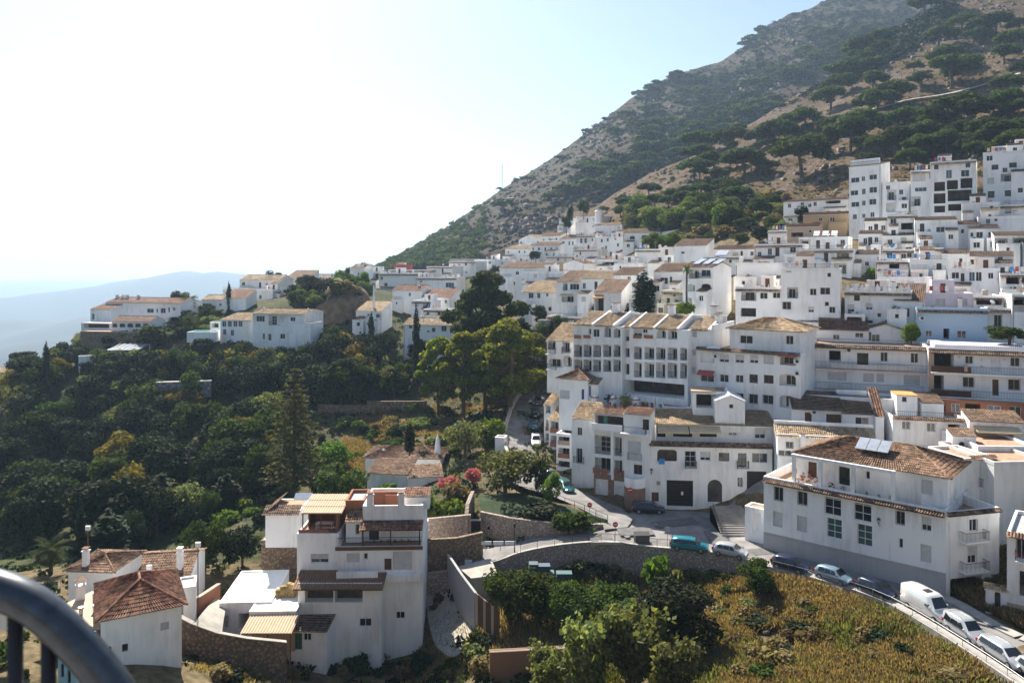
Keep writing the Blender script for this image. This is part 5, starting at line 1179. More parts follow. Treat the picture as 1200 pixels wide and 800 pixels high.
# terrace villa in front of the dark trees
vl = Vol(None, 296, 367, 357, 410, 202, -14, 10, label='two-storey white villa with flat tile roof and recessed balcony on the left slope', name='villa', cat='villa', ext=5)
vl.many('w 305 373.5 10 7;L 319.5 375 10 12;o 331 376 12 12;w 343 374 6 5;w 316 395 4 8;w 309 394 2.5 7;w 331 394 6 6').build('g', 10, 'tile_pale', .5)
for (x, y) in ((295, 370), (357, 372)):
    u, z = vl.uz(x, y); mb = MB(); mb.tube([(0, 0, -3), (0, 0, 1.2), (0, 0, 2.2)], [.4, .4, .2], 6); vl.place('chimney', mb.mesh('chimney', ['white']), u+(1.2 if x < 300 else -1.2), 4, z)
vw = Vol(vl, 258, 374.5, 296, 396, 208, -14, 8); vw.many('wB 262.5 379.5 5 7;wB 269 379.5 5 7;wB 275.5 379.5 5 7;wB 281.5 379.5 5 7;w 263 389 4 7;w 272 390 4 7').build('s', 10, 'tile_pale', .4)
vt = Vol(vl, 340, 378, 364, 404, 197, -14, 6); vt.build('f', hp=.2)
ls = Vol(None, 124, 354, 212, 374, 232, -14, 10, label='long white ridge villa with red tile roof and dark windows at the left cliff', name='villa', cat='villa', ext=5)
ls.many('w 176 364 8 5;w 184 364 2 5;w 191 364 6 6;w 198 363 2 6;w 204 362 3 4').build('g', 14, 'tile_red', .4)
for x in (126, 133, 138, 151): ls.chimney(ls.uz(x, 355)[0], 4, 1.6, .7)
lg = Vol(ls, 106, 362, 130, 380, 228, -14, 8); lg.op('w', 109, 371, 3, 7).build('s', 14, 'tile_red', .3)
la = Vol(None, 131, 376, 176, 389, 216, -8, 7, label='white arcade house with five arches and red tile roof on the left cliff', name='arcade_house', cat='house', ext=3)
for k in range(5): la.op('ab', 134+k*9.2, 381.2, 7, 4.6)
la.build('g', 17, 'tile_red', .3)
lp = Vol(ls, 95, 378, 131, 389, 220, -10, 5); lp.op('O', 113, 382, 30, 5, d=2).op('O', 126, 381, 6, 8, d=2); lp.build('f', hp=.1)
cw = Vol(None, 94, 388, 178, 404, 214, -8, 6, 'stone_brown', ext=9, label='brown stone cliff wall under the arcade house', name='cliff_wall', cat='wall'); cw.build('f', hp=.1)
cnp = thing('greenhouse', 'small pale glass roof canopy below the cliff wall', 'greenhouse', P(150, 406, 205)); MB().poly([(-4.5, -3, -.6), (4, -3, -.6), (4.5, 3, .4), (-3, 3, .4)]).poly([(-4.5, -3, -.7), (4, -3, -.7), (4.5, 3, .3), (-3, 3, .3)]).obj('glass_roof', 'panel_metal', cnp)
mb = MB(); 
for (x, y, z) in ((-4.4, -2.9, -.7), (3.9, -2.9, -.7), (4.4, 2.9, .3), (-2.9, 2.9, .3)): mb.tube([(x, y, -4), (x, y, z)], .1, 5)
mb.obj('posts', 'frame_white', cnp)
for k in range(6): MB().box(-.04, -3, 0, .04, 3.2, .06).obj('glazing_bar', 'frame_white', cnp, (-3.6+k*1.4, 0, -.05)).rotation_euler.x = math.atan(1/6)
pool = thing('swimming_pool', 'raised swimming pool with white rim beside the left slope villa', 'pool', P(240, 389, 208)); MB().box(-3.6, -3, -2.5, 3.6, 3, .25).obj('pool_wall', 'white', pool); MB().poly([(-3.3, -2.7, .254), (3.3, -2.7, .254), (3.3, 2.7, .254), (-3.3, 2.7, .254)]).obj('water', 'pool_water', pool)
cbn = Vol(None, 246, 377, 258, 386, 215, -10, 3, label='small white pool cabin beside the swimming pool', name='pool_cabin', cat='cabin', ext=3); cbn.op('O', 252, 381.5, 8, 5, d=1.5); cbn.build('f', hp=.2)
vs = Vol(None, 183, 449, 247, 464, 178, 12, 1.2, 'stone_grey', ext=.6, label='grey stone retaining wall with pale coping among the dark valley trees', name='retaining_wall', cat='wall'); vs.build('f', hp=.01)
vs.boxu('coping', 'concrete', -.1, -.15, vs.h+.001, vs.W+.1, 1.3, vs.h+.25)
v2 = Vol(None, 92, 417, 112, 420, 196, 24, .6, 'white', ext=4, label='slanting white garden wall below the cliff wall', name='garden_wall', cat='wall'); v2.build('f', hp=.1)
fh = Vol(None, -12, 436, 12, 445, 225, -5, 7, 'white', ext=3, label='half seen white house with pale roof at the far left edge', name='house', cat='house', group=GH); fh.build('g', 14, 'tile_pale', .3)
for k, (x0, x1, y) in enumerate(((372, 440, 474), (430, 500, 470))):
    w_ = Vol(None, x0, y, x1, y+6, 168, 4*(k-1), .5, 'stone_brown', ext=2, label=('brown garden wall in the middle of the dark valley', 'brown terrace wall below the slim cypress in the valley')[k], name='garden_wall', cat='wall'); w_.build('f', hp=.05)
# ================= tall house standing in the valley in front
CT = (280, 540, 3.0767)
tl = Vol(None, 396, 640, 495, 742, 88, 2, 9, label='tall white valley house with stacked terraces, brown awning roof and brick-red roof terrace', name='tall_house', cat='house', ext=6)
tl.many('s 412 348 46 32;w 457 343 15 22;dn 537 372 26 42;s 590 358 70 66;w 582 556 32 27', *CT)
tl.build('f', hp=.15)
tl.place('terrace_rail', rail_mesh(q1(tl.W), 1.0, .16), -.1, -.05, tl.h+.02, scale=(tl.W/q1(tl.W), 1, 1)); tl.boxu('terrace_edge', 'brown_wood', -.3, -.12, tl.h-.45, tl.W+.05, -.005, tl.h-.05)
z5 = tl.uz(430, 676)[1]; tl.boxu('balcony', 'white', 0, -1.0, z5-.2, tl.uz(444, 676)[0], -.004, z5); tl.boxu('balcony_parapet', 'white', 0, -1.0, z5+.002, tl.uz(444, 676)[0], -.85, z5+1.05)
tl.boxu('balcony_parapet', 'white', tl.uz(444, 676)[0]+.01, -.5, z5-.4, tl.W-.3, -.004, z5+.35)
t2 = tl.sub(-.1, 1.6, tl.h, tl.W-3.9, 7.0, 4.2); 
t2 = tl.sub(2.6, 1.6, tl.h, tl.W-2.7, 7.0, tl.uz(460, 592, 1.6)[1]-tl.h)
t2.many('d 487 265 36 52;w 455 235 16 36', *CT); t2.build('f', hp=.9)
za = t2.uz(450, 612)[1]
tm = MB(); tiles(tm, (-.2, -1.7, za-.35), (t2.W+.1, -1.7, za-.35), (t2.W+.1, -.005, za+.25), (-.2, -.005, za+.25), .3); tm.poly([(-.2, -1.7, za-.4), (t2.W+.1, -1.7, za-.4), (t2.W+.1, -.005, za+.2), (-.2, -.005, za+.2)]); t2.place('porch_roof', tm.mesh('porch_roof', ['tile_red']), 0, 0, 0)
for x in (447, 547, 651): 
    u = t2.uz(280+x/3.0767, 630, -1.5)[0]; t2.boxu('porch_post', 'iron', u-.06, -1.6, 0, u+.06, -1.48, za-.36)
for k in range(6): t2.plant(1.5+k*.8, -1.35, .3, .25, random.choice(('leaf_mid', 'leaf_dry')), 40)
# roof terrace things
for (u, v) in ((.8, .3), (4.4, 0.3)): t2.chimney(u, v, 1.1, .7)
rs = t2.sub(4.6, 1.4, t2.h-.9, 3.0, 2.4, 1.5); rs.op('w', 465, 588, 10, 8); rs.build('s', 8, 'tile_red', .2)
for (a, b) in ((.2, 4.4), (6.2, t2.W-.3)): t2.boxu('terrace_wall', 'brick_red', a, 3.4, t2.h-.9, b, 3.65, t2.h+.6)
t2.boxu('terrace_wall', 'brick_red', 2.2, 3.0, t2.h-.88, 3.8, 3.3, t2.h+.35)
bs = tl.sub(.3, 3.2, tl.h, 2.2, 4.5, tl.uz(405, 586, 3.2)[1]-tl.h, 'brick_red'); bs.build('f', hp=.4)
b3 = tl.sub(.7, 1.2, tl.h, 1.8, 2.0, 2.4); b3.op('w', 419, 620, 5, 12); b3.build('s', 22, 'tile', .15)
# left body with canopy terrace
t4 = Vol(tl, 348, 625, 397, 752, 88.6, 0, 10); t4.many('k 291 351 64 34;w 267 562 42 30', *CT); t4.build('f', hp=.35)
zc = t4.uz(372, 591)[1]-1.0
t4.boxu('back_wall', 'brick_red', .5, 5.5, t4.h-.3, t4.W-.2, 5.8, zc-.2); t4.boxu('side_wall', 'brick_red', t4.W-.6, 1.0, t4.h-.3, t4.W-.3, 5.4, zc-.2); t4.boxu('side_wall', 'brown_wood', .5, 3, t4.h-.3, .7, 5.4, zc-.3)
t4.boxu('terrace_wall', 'brick_red', .1, .25, t4.h+.001, t4.W-1.2, .4, t4.h+.35)
tm = MB(); tiles(tm, (.2, .6, zc-.25), (t4.W+.2, .6, zc-.25), (t4.W+.2, 6, zc+.4), (.2, 6, zc+.4), .3, 0, 3); tm.poly([(.2, .6, zc-.3), (t4.W+.2, .6, zc-.3), (t4.W+.2, 6, zc+.35), (.2, 6, zc+.35)]); t4.place('canopy_roof', tm.mesh('canopy_roof', ['roof_sheet']), 0, 0, 0)
for u in (.4, 2.5, t4.W-.2): t4.boxu('canopy_post', 'brown_wood', u, .75, t4.h-.3, u+.12, .87, zc-.3)
tb = thing('garden_table', 'white table on the brown canopy terrace of the tall house', 'table', t4.root.matrix_basis@Vector((0, 0, 0))); tb.location = t4.L+Vector((2.6, 2.5, t4.h-.3))
MB().box(-1.0, -.45, .7, 1.0, .45, .76).obj('table_top', 'frame_white', tb)
for (x, y) in ((-.9, -.4), (.9, -.4), (-.9, .4), (.9, .4)): MB().box(x-.03, y-.03, 0, x+.03, y+.03, .7).obj('leg', 'frame_white', tb)
# projecting lower bay with awning roof and glazed band
t5 = Vol(tl, 349, 683, 447, 752, 86.2, 0, 2.6)
for (a, b) in ((238, 340), (346, 446)): t5.op('O', 280+(a+b)/2/3.0767, 540+476/3.0767, (b-a)/3.0767, 66/3.0767, d=1.2)
t5.op('w', 280+456/3.0767, 540+582/3.0767, 44/3.0767, 30/3.0767); t5.build('f', hp=.05)
tm = MB(); z6 = t5.h; tiles(tm, (-.4, -1.0, z6-.35), (t5.W+.3, -1.0, z6-.35), (t5.W+.3, 2.5, z6+.5), (-.4, 2.5, z6+.5), .3, 0, 2); tm.poly([(-.4, -1.0, z6-.4), (t5.W+.3, -1.0, z6-.4), (t5.W+.3, 2.5, z6+.45), (-.4, 2.5, z6+.45)]); t5.place('awning_roof', tm.mesh('awning_roof', ['roof_sheet_brown']), 0, 0, 0)
# lean-to hut at its foot
hut = Vol(None, 339, 738, 383, 770, 83.5, -4, 4, label='small white lean-to hut with green door at the foot of the tall house', name='lean_to_hut', cat='hut', ext=4)
hut.op('dg', 349, 751, 10, 20).op('w', 360, 746, 9, 9); hut.build('s', 8, 'tile_dark', .3)
wbx = Vol(None, 311, 601, 349, 632, 97, 0, 6, label='white outbuilding with dark tile eave left of the tall house', name='outbuilding', cat='outbuilding', ext=1)
wbx.build('f', hp=.1); tm = MB(); tiles(tm, (-.3, -.5, wbx.h-.2), (wbx.W+.2, -.5, wbx.h-.2), (wbx.W+.2, 1.4, wbx.h+.6), (-.3, 1.4, wbx.h+.6), .27); tiles(tm, (-.3, 6, wbx.h-.2), (-.3, -.5, wbx.h-.2), (1.2, 1.2, wbx.h+.9), (1.2, 6, wbx.h+.9), .27); wbx.place('roof', tm.mesh('roof', ['tile_dark']), 0, 0, 0)
o = wbx.place('solar_panel', MB().box(0, 0, 0, 2.2, 1.2, .08).mesh('solar_panel', ['panel_metal']), 2.6, 3.4, wbx.h+.6); o.rotation_euler.x = R(30)
bwl = Vol(None, 306, 633, 352, 690, 97.5, 0, 1.5, 'stone_brown', ext=5, label='brown earth retaining wall below the white outbuilding', name='retaining_wall', cat='wall'); bwl.build('f', hp=.01)
# flat roofed sheds left of the tall house
shd = Vol(None, 257, 706, 318, 740, 86, 4, 9, label='white flat-roofed shed with open dark front left of the tall house', name='shed', cat='shed', ext=3); shd.op('O', 288, 728, 18, 20, d=4).op('s', 264, 728, 7, 14); shd.build('f', hp=.15, deck='white')
sh2 = Vol(shd, 292, 716, 347, 742, 84.2, 2, 4); sh2.op('O', 318, 732, 34, 14, d=2.5); sh2.build('f', hp=.1, deck='white')
cp = thing('carport', 'tan canopy roof on posts in front of the white shed', 'canopy', P(318, 756, 82.5)); mb = MB(); tiles(mb, (-2.8, -1.6, 2.0), (2.6, -1.6, 2.0), (2.6, 1.6, 2.5), (-2.8, 1.6, 2.5), .3, 0, 1); mb.poly([(-2.8, -1.6, 1.94), (2.6, -1.6, 1.94), (2.6, 1.6, 2.44), (-2.8, 1.6, 2.44)]); mb.obj('roof', 'roof_sheet', cp)
for x in (-2.6, 0, 2.4): MB().box(x, -1.5, -2, x+.12, -1.38, 1.96).obj('post', 'brown_wood', cp)
MB().box(-2.4, .8, -1, 2.3, 1.0, 1.6).obj('back_boards', 'ochre', cp)
for k, (x, y) in enumerate(((330, 692), (336, 688), (341, 692), (334, 697), (343, 686), (339, 697))):
    h_ = thing('hay_bale', 'straw-coloured bale heaped on the roof edge beside the tall house', 'bale', P(x, y, 88.5)+Vector((0, 0, -.3)), random.uniform(-.6, .6), 'straw bales by the tall house')
    mb = MB(); mb.tube([(-.7, 0, 0), (-.66, 0, 0), (.66, 0, 0), (.7, 0, 0)], [.5, .62, .62, .5], 10); mb.obj('straw_roll', 'hay', h_, smooth=False)
    MB().tube([(-.2, 0, 0), (-.16, 0, 0)], .635, 10).obj('twine', 'rubber', h_)
# brown curved wall and yard at left
def wallrun(name, label, pts, h, t, mat, cat='wall', cop=None, low=3):
    w = thing(name, label, cat, pts[0]); mb = MB(); cb = MB(); o = Vector(pts[0])
    for k in range(len(pts)-1):
        a, b = Vector(pts[k])-o, Vector(pts[k+1])-o; d = (b-a); d.z = 0; n_ = Vector((-d.y, d.x, 0)).normalized()*t; up = Vector((0, 0, h)); lo = Vector((0, 0, -low))
        mb.poly([a+lo, b+lo, b+up, a+up]); mb.poly([b+n_+lo, a+n_+lo, a+n_+up, b+n_+up]); mb.poly([a+up, b+up, b+n_+up, a+n_+up])
        for e in ((a, a+n_), (b+n_, b)): mb.poly([e[0]+lo, e[1]+lo, e[1]+up, e[0]+up])
        if cop: e = n_*.25; c0, c1 = up+Vector((0, 0, .003)), up+Vector((0, 0, .1)); cb.poly([a-e+c1, b-e+c1, b+n_+e+c1, a+n_+e+c1]); cb.poly([a-e+c0, b-e+c0, b-e+c1, a-e+c1]); cb.poly([b+n_+e+c0, a+n_+e+c0, a+n_+e+c1, b+n_+e+c1])
    mb.obj('wall', mat, w)
    if cop: cb.obj('coping', cop, w)
    return w
wallrun('brick_wall', 'curved brick-brown yard wall with stone patches left of the sheds', [P(208, 748, 77), P(225, 757, 76.5), P(255, 768, 76.5), P(290, 774, 77.5), P(336, 778, 79)], 2.2, .35, 'stone_brown', cop='concrete', low=5)
wallrun('brick_wall', 'orange-brown wall climbing along the narrow lane behind the low house', [P(213, 722, 80), P(235, 712, 84), P(258, 696, 90)], 1.2, .3, 'brick_red', cop='tan_wall')
strip('path', [P(222, 742, 78), P(236, 722, 82), P(252, 704, 88)], [P(258, 762, 78), P(262, 730, 83), P(266, 708, 88)], 'concrete', .3)
# low house with hipped tile roof
lh = Vol(None, 118, 724, 213, 775, 68, 29, 8.5, label='low white house with brown hipped tile roof behind the railing', name='low_house', cat='house', ext=3)
lh.op('wn', 146.5, 758.5, 7, 9).op('sn', 193, 733, 10, 9); lh.op('w', 129, 760, 4, 6); lh.build('h', 25, 'tile_red', .45, tp=.25)
lh2 = Vol(lh, 65, 722, 121, 775, 70.5, -20, 6, 'brown_wood'); lh2.build('f', hp=.1); lh2.boxu('flat_roof', 'roof_sheet', -1.2, -.6, lh2.h+.01, lh2.W+.1, 5, lh2.h+.18)
for (u, v) in ((2.2, .8), (3.0, 1.6)): 
    mb = MB(); mb.tube([(0, 0, 0), (0, 0, .5), (0, 0, .55), (0, 0, .7)], [.18, .18, .26, .26], 8); lh2.place('vent', mb.mesh('vent', ['metal']), u, v, lh2.h+.18)
mb = MB(); mb.box(-.4, -.35, -3, .4, .35, 1.9); mb.box(-.46, -.41, 1.9, .46, .41, 2.0); 
for x in (-.3, .3): mb.box(x-.1, -.35, 2.0, x+.1, .35, 2.4)
mb.poly([(-.5, -.45, 2.4), (.5, -.45, 2.4), (0, -.45, 2.75)]); mb.poly([(-.5, -.45, 2.4), (0, -.45, 2.75), (0, .45, 2.75), (-.5, .45, 2.4)], 1); mb.poly([(.5, -.45, 2.4), (.5, .45, 2.4), (0, .45, 2.75), (0, -.45, 2.75)], 1)
lh.place('chimney', mb.mesh('chimney', ['white', 'tile']), -1.6, 7.6, lh.h-1.5)
lh3 = Vol(None, 80, 667, 133, 690, 83, -4, 7, label='small white cottage with brown roof and little chimney behind the low house', name='cottage', cat='cottage', ext=4); lh3.D = 5.5; lh3.build('h', 15, 'tile', .4); lh3.chimney(1.6, .6, 1.8, .55); lh3.op('O', 86, 682, 10, 10, d=2)
lh4 = Vol(None, 148, 678, 222, 692, 86, 10, 8, label='long low cottage with mixed brown tile roof and pale ridge behind the low house', name='cottage', cat='cottage', ext=5); lh4.build('g', 16, 'tile', .4)
o4 = lh4.boxu('terrace_slab', 'concrete', -4, -2.5, -.6, 5, -1.0, -.3)
sm = Vol(None, 208, 689, 229, 704, 80, 20, 3, label='small white shed at the end of the brown roof', name='shed', cat='shed', ext=4); sm.build('f', hp=.2)
wcm = thing('white_chimney', 'tall white chimney beside the long low cottage', 'chimney', P(211, 647, 88)); MB().box(-.3, -.3, -4, .3, .3, .1).obj('shaft', 'white', wcm); MB().box(-.22, -.22, .1, .22, .22, .5).box(-.32, -.32, .5, .32, .32, .6).obj('cap', 'white', wcm)
yd = Vol(None, -40, 717, 42, 726, 66, 4, .4, 'white', ext=1, label='white garden wall seen behind the railing bars', name='garden_wall', cat='wall'); yd.build('f', hp=.1)
bf = Vol(None, 68, 760, 88, 800, 60, 0, 3, 'sky_blue', ext=6, label='narrow light blue house end behind the railing', name='blue_house', cat='house'); bf.op('ab', 73, 785, 4, 16).op('ab', 81, 792, 4, 16); bf.build('f', hp=.3)
# ================= cottage with tapered chimneys in the middle
hc = Vol(None, 430, 553, 478, 580, 127, -10, 8, label='white cottage with folded pale tile roofs and conical white chimney amid the gardens', name='cottage', cat='cottage', ext=4)
hc.op('wn', 453, 573, 12, 8); hc.D = 5; hc.build('s', 12, 'tile', .4)
hc2 = Vol(hc, 478, 559, 519, 580, 125, 10, 4); hc2.build('s', 13, 'tile', .4); hc2.op('w', 513, 572, 5, 6)
hc3 = Vol(hc, 428, 535, 516, 560, 133, -4, 7); hc3.build('h', 17, 'tile', .5)
for (x, y, hh) in ((513, 531, 4.0), (450, 533, 2.0)):
    u, z = hc3.uz(x, y, 2); mb = MB(); mb.tube([(0, 0, -1), (0, 0, hh*.85), (0, 0, hh)], [.8, .32, .05], 8); hc3.place('chimney', mb.mesh('chimney', ['white']), u, 2, z-.8)
# ================= walls round the road
tW = [Vector(p) for p in qA]                     # near edge of the ramp and the square
def along(pts, a, b): k = len(pts)-1; return pts[int(a*k):int(b*k)+1]
stw = thing('stone_wall', 'long stone retaining wall carrying the bend of the road', 'wall', tW[0]); mb = MB(); cb = MB(); o = tW[0]
for k in range(len(tW)-1):
    a, b = tW[k]-o, tW[k+1]-o; d = b-a; d.z = 0; n_ = Vector((d.y, -d.x, 0)).normalized()
    if n_.y > 0: n_ = -n_
    lo = Vector((0, 0, -6)); q_ = n_*.02; mb.poly([a+n_*.5+lo, b+n_*.5+lo, b+q_+Vector((0, 0, .25)), a+q_+Vector((0, 0, .25))]); r_ = -n_*.35
    cb.poly([a+q_*3+Vector((0, 0, .36)), b+q_*3+Vector((0, 0, .36)), b+r_+Vector((0, 0, .36)), a+r_+Vector((0, 0, .36))]); cb.poly([a+q_*3+Vector((0, 0, .253)), b+q_*3+Vector((0, 0, .253)), b+q_*3+Vector((0, 0, .36)), a+q_*3+Vector((0, 0, .36))]); cb.poly([a+r_-Vector((0, 0, .1)), b+r_-Vector((0, 0, .1)), b+r_+Vector((0, 0, .36)), a+r_+Vector((0, 0, .36))])
mb.obj('wall', 'stone', stw); cb.obj('coping', 'concrete', stw)
def railing(label, pts, h=1.0, step=1.6, bars=(.35, .65), mat='iron', r=.03, name='railing', cat='railing'):
    t = thing(name, label, cat, pts[0]); o = Vector(pts[0]); acc = []; d = 0
    P_ = [Vector(p)-o for p in pts]; mb = MB()
    for k in range(len(P_)-1):
        L = (P_[k+1]-P_[k]).length; n_ = max(1, round(L/step))
        for j in range(n_): acc.append(P_[k].lerp(P_[k+1], j/n_))
    acc.append(P_[-1])
    pm = cached(('post', h, r, mat), lambda: MB().tube([(0, 0, -.1), (0, 0, h)], r, 6).mesh('post', [mat]))
    for p in acc: put('post', pm, t, p)
    MB().tube([p+Vector((0, 0, h)) for p in P_], r*1.1, 6).obj('top_rail', mat, t)
    for b_ in bars: MB().tube([p+Vector((0, 0, h*b_)) for p in P_], r*.6, 5).obj('bar', mat, t)
    return t
up36 = Vector((0, 0, .36))
railing('thin metal railing on the stone retaining wall at the road bend', [p+up36 for p in tW[4:26:2]], 1.0, 2.0, (.3, .5, .7, .88), r=.025)
# island: upper stone wall, lawn and its railing
isl = [PZ(712, 618, -34.85), PZ(690, 622, -35.0), PZ(640, 627, -35.4), PZ(600, 631, -36.1), PZ(563, 629, -36.6)]
top_z = -33.4
w = thing('stone_wall', 'pale stone wall of the planted island with the white-framed door', 'wall', isl[0]); mb = MB(); o = isl[0]; tops = [-34.5, -34.2, -33.8, -33.5, -33.3]
for k in range(len(isl)-1):
    a, b = isl[k]-o, isl[k+1]-o; mb.poly([a-Vector((0, 0, 1)), b-Vector((0, 0, 1)), Vector((b.x, b.y+.25, tops[k+1]-o.z)), Vector((a.x, a.y+.25, tops[k]-o.z))]); mb.poly([Vector((a.x, a.y+.25, tops[k]-o.z)), Vector((b.x, b.y+.25, tops[k+1]-o.z)), Vector((b.x, b.y+.8, tops[k+1]-o.z)), Vector((a.x, a.y+.8, tops[k]-o.z))])
mb.obj('wall', 'stone', w)
mb = MB(); pts_ = [Vector((a.x, a.y+.85, t-.1)) for a, t in zip(isl, tops)]
back = [PZ(712, 612, -34.5), PZ(685, 600, -34.2), PZ(640, 583, -33.6), PZ(605, 577, -33.1), PZ(560, 580, -32.9)]
mid = [a.lerp(b, .45)+Vector((0, 0, .5)) for a, b in zip(pts_, back)]
for A_, B_ in ((pts_, mid), (mid, back)):
    for k in range(4): mb.poly([A_[k], A_[k+1], B_[k+1], B_[k]])
plain('lawn', (0.022, 0.042, 0.012), 0.95, var=.4, scale=2); tag(mb.obj('lawn', 'lawn', smooth=True), kind='structure')
railing('dark two-bar railing curving round the lawn of the road island', [p+Vector((0, 0, .02)) for p in back], 1.0, 1.8, (.5,), r=.04)
dr = thing('garage_door', 'white-framed dark door set in the pale stone wall', 'door', PZ(557, 624, -36.5)+Vector((0, -.4, 0))); MB().box(-.9, 0, 0, -.75, .3, 1.9).box(.75, 0, 0, .9, .3, 1.9).box(-.75, 0, 1.75, .75, .3, 1.9).obj('frame', 'frame_white', dr); MB().box(-.74, .1, 0, .74, .15, 1.74).obj('door_leaf', 'black_door', dr)
wallrun('stone_wall', 'rough stone wall beside the oleanders behind the tall house', [P(498, 617, 101), P(530, 614, 101), P(552, 612, 101.5)], 1.0, .5, 'stone', low=5)
wallrun('stone_wall', 'leaning stone wall climbing from the white-framed door to the oleanders', [P(548, 620, 101), P(550, 600, 104), P(556, 585, 108)], 1.2, .5, 'stone', low=4)
wallrun('earth_bank', 'brown stony bank wall along the lane below the stone wall', [P(497, 652, 96), P(535, 650, 96.5), P(566, 643, 97.5)], 2.1, .5, 'stone_brown', low=4)
strip('pavement', [PZ(708, 621, -34.72), PZ(704, 612, -34.5), PZ(690, 601, -34.35), PZ(650, 583, -33.8), PZ(612, 571, -33.2), PZ(590, 560, -32.9)], [PZ(735, 618, -34.72), PZ(740, 605, -34.62), PZ(706, 587, -34.45), PZ(660, 566, -33.8), PZ(632, 550, -33.2), PZ(604, 540, -32.6)], 'asphalt', .09)
# parapet of the upper road
wallrun('road_parapet', 'pale curved parapet wall along the shaded upper road', [Vector(p)+Vector((0, 0, -.1)) for p in uA[6:]][::-1], 1.0, .35, 'white_old', cop='concrete', low=3)
MB()
bx = Vol(None, 580, 512, 591, 522, 134, -15, 2, label='small white pillar box at the end of the road parapet', name='pillar', cat='pillar', ext=3); bx.build('f', hp=.2)
# lower lane, concrete block walls, gate, sheet fence
G_ = lambda x, y, Y: Vector((P(x, y, Y).x, Y, ground(P(x, y, Y).x, Y)))
strip('lane', [G_(499, 660, 95), G_(503, 688, 91), G_(512, 712, 87), G_(530, 738, 83)], [G_(530, 660, 96), G_(542, 690, 91), G_(552, 712, 87.5), G_(562, 738, 84)], 'concrete', .35, wall=1.0)
wallrun('long_wall', 'long white wall climbing behind the upper village under the green trees', [P(766, 286, 268), P(800, 281, 258), P(840, 275, 246), P(884, 267, 232)], 3.6, .4, 'white_old', cop='white', low=6)
wallrun('block_wall', 'grey concrete block wall along the lower lane', [P(524, 668, 95.5), P(540, 693, 90.5), P(556, 715, 87)], 2.0, .3, 'grey_wall', low=3)
fs = thing('sheet_fence', 'brown corrugated sheet fence at the end of the block wall', 'fence', P(557, 719, 86.7)); mb = MB(); A_, B_ = Vector((0, 0, 0)), P(585, 742, 84)-P(557, 719, 86.7)
for k in range(9):
    a, b = A_.lerp(B_, k/9), A_.lerp(B_, (k+.92)/9); o_ = MB(); n_ = Vector((.08, .06, 0)); o_.poly([a-Vector((0, 0, 1)), b-Vector((0, 0, 1)), b+Vector((0, 0, 2.4)), a+Vector((0, 0, 2.4))]); o_.poly([a+n_-Vector((0, 0, 1)), b+n_-Vector((0, 0, 1)), b+n_+Vector((0, 0, 2.4)), a+n_+Vector((0, 0, 2.4))]); o_.poly([a+Vector((0, 0, 2.4)), b+Vector((0, 0, 2.4)), b+n_+Vector((0, 0, 2.4)), a+n_+Vector((0, 0, 2.4))]); o_.obj('sheet', 'brown_wood' if k % 3 else 'tan_wall', fs)
pad = MB(); pz_ = [P(536, 672, 94.5), P(575, 662, 96), P(584, 682, 92), P(552, 686, 91.5)]; pad.poly([p+Vector((0, 0, .9)) for p in pz_]); pad.poly([pz_[0]+Vector((0, 0, .9)), pz_[3]+Vector((0, 0, .9)), pz_[3]-Vector((0, 0, 2)), pz_[0]-Vector((0, 0, 2))]); pad.poly([pz_[3]+Vector((0, 0, .9)), pz_[2]+Vector((0, 0, .9)), pz_[2]-Vector((0, 0, 2)), pz_[3]-Vector((0, 0, 2))]); tag(pad.obj('pavement', 'concrete'), kind='structure')
gate = thing('metal_gate', 'thin metal gate with a white notice at the top of the lower lane', 'gate', P(523, 670, 95.7))
for x in (0, 2.2, 4.2): MB().tube([(x, x*.1, 0), (x, x*.1, 2.0)], .05, 6).obj('post', 'brown_wood', gate)
for z in (.4, 1.9): MB().tube([(0, 0, z), (4.2, .42, z)], .03, 5).obj('rail', 'brown_wood', gate)
MB().tube([(2.2, .2, .4), (4.2, .42, 1.9)], .03, 5).obj('rail', 'brown_wood', gate); MB().box(2.3, .1, .9, 3.2, .16, 1.5).obj('notice', 'frame_white', gate)
cwl = Vol(None, 574, 764, 690, 800, 76, 6, .6, 'earth_wall', ext=5, label='stained concrete wall at the bottom of the garden terrace', name='concrete_wall', cat='wall'); cwl.build('f', hp=.05)
# junk on the garden terrace
for k, (x, y, w_, h_, m_) in enumerate(((644, 671, 1.2, 1.4, 'teal_paint'), (637, 664, 1.8, 1.6, 'blue_plastic'), (661, 669, 2.2, .9, 'teal_paint'), (625, 663, 1.2, 1.8, 'blue_plastic'))):
    h_ *= .55; w_ *= .8
    t = thing('water_tank', ('squat teal tank at the foot of the stone road wall', 'tall blue tank beside the teal tank under the road wall', 'long pale blue tank lying below the road wall', 'dark blue upright tank at the left end of the tank row')[k], 'tank', P(x, y+6, 91)-Vector((0, 0, .1)))
    MB().box(-w_/2, -.5, 0, w_/2, .5, h_).obj('body', m_, t); MB().box(-w_/2-.05, -.55, h_+.002, w_/2+.05, .55, h_+.1).obj('lid', m_, t); MB().box(-w_/2-.04, -.54, h_*.45, w_/2+.04, .54, h_*.52).obj('band', 'iron', t)
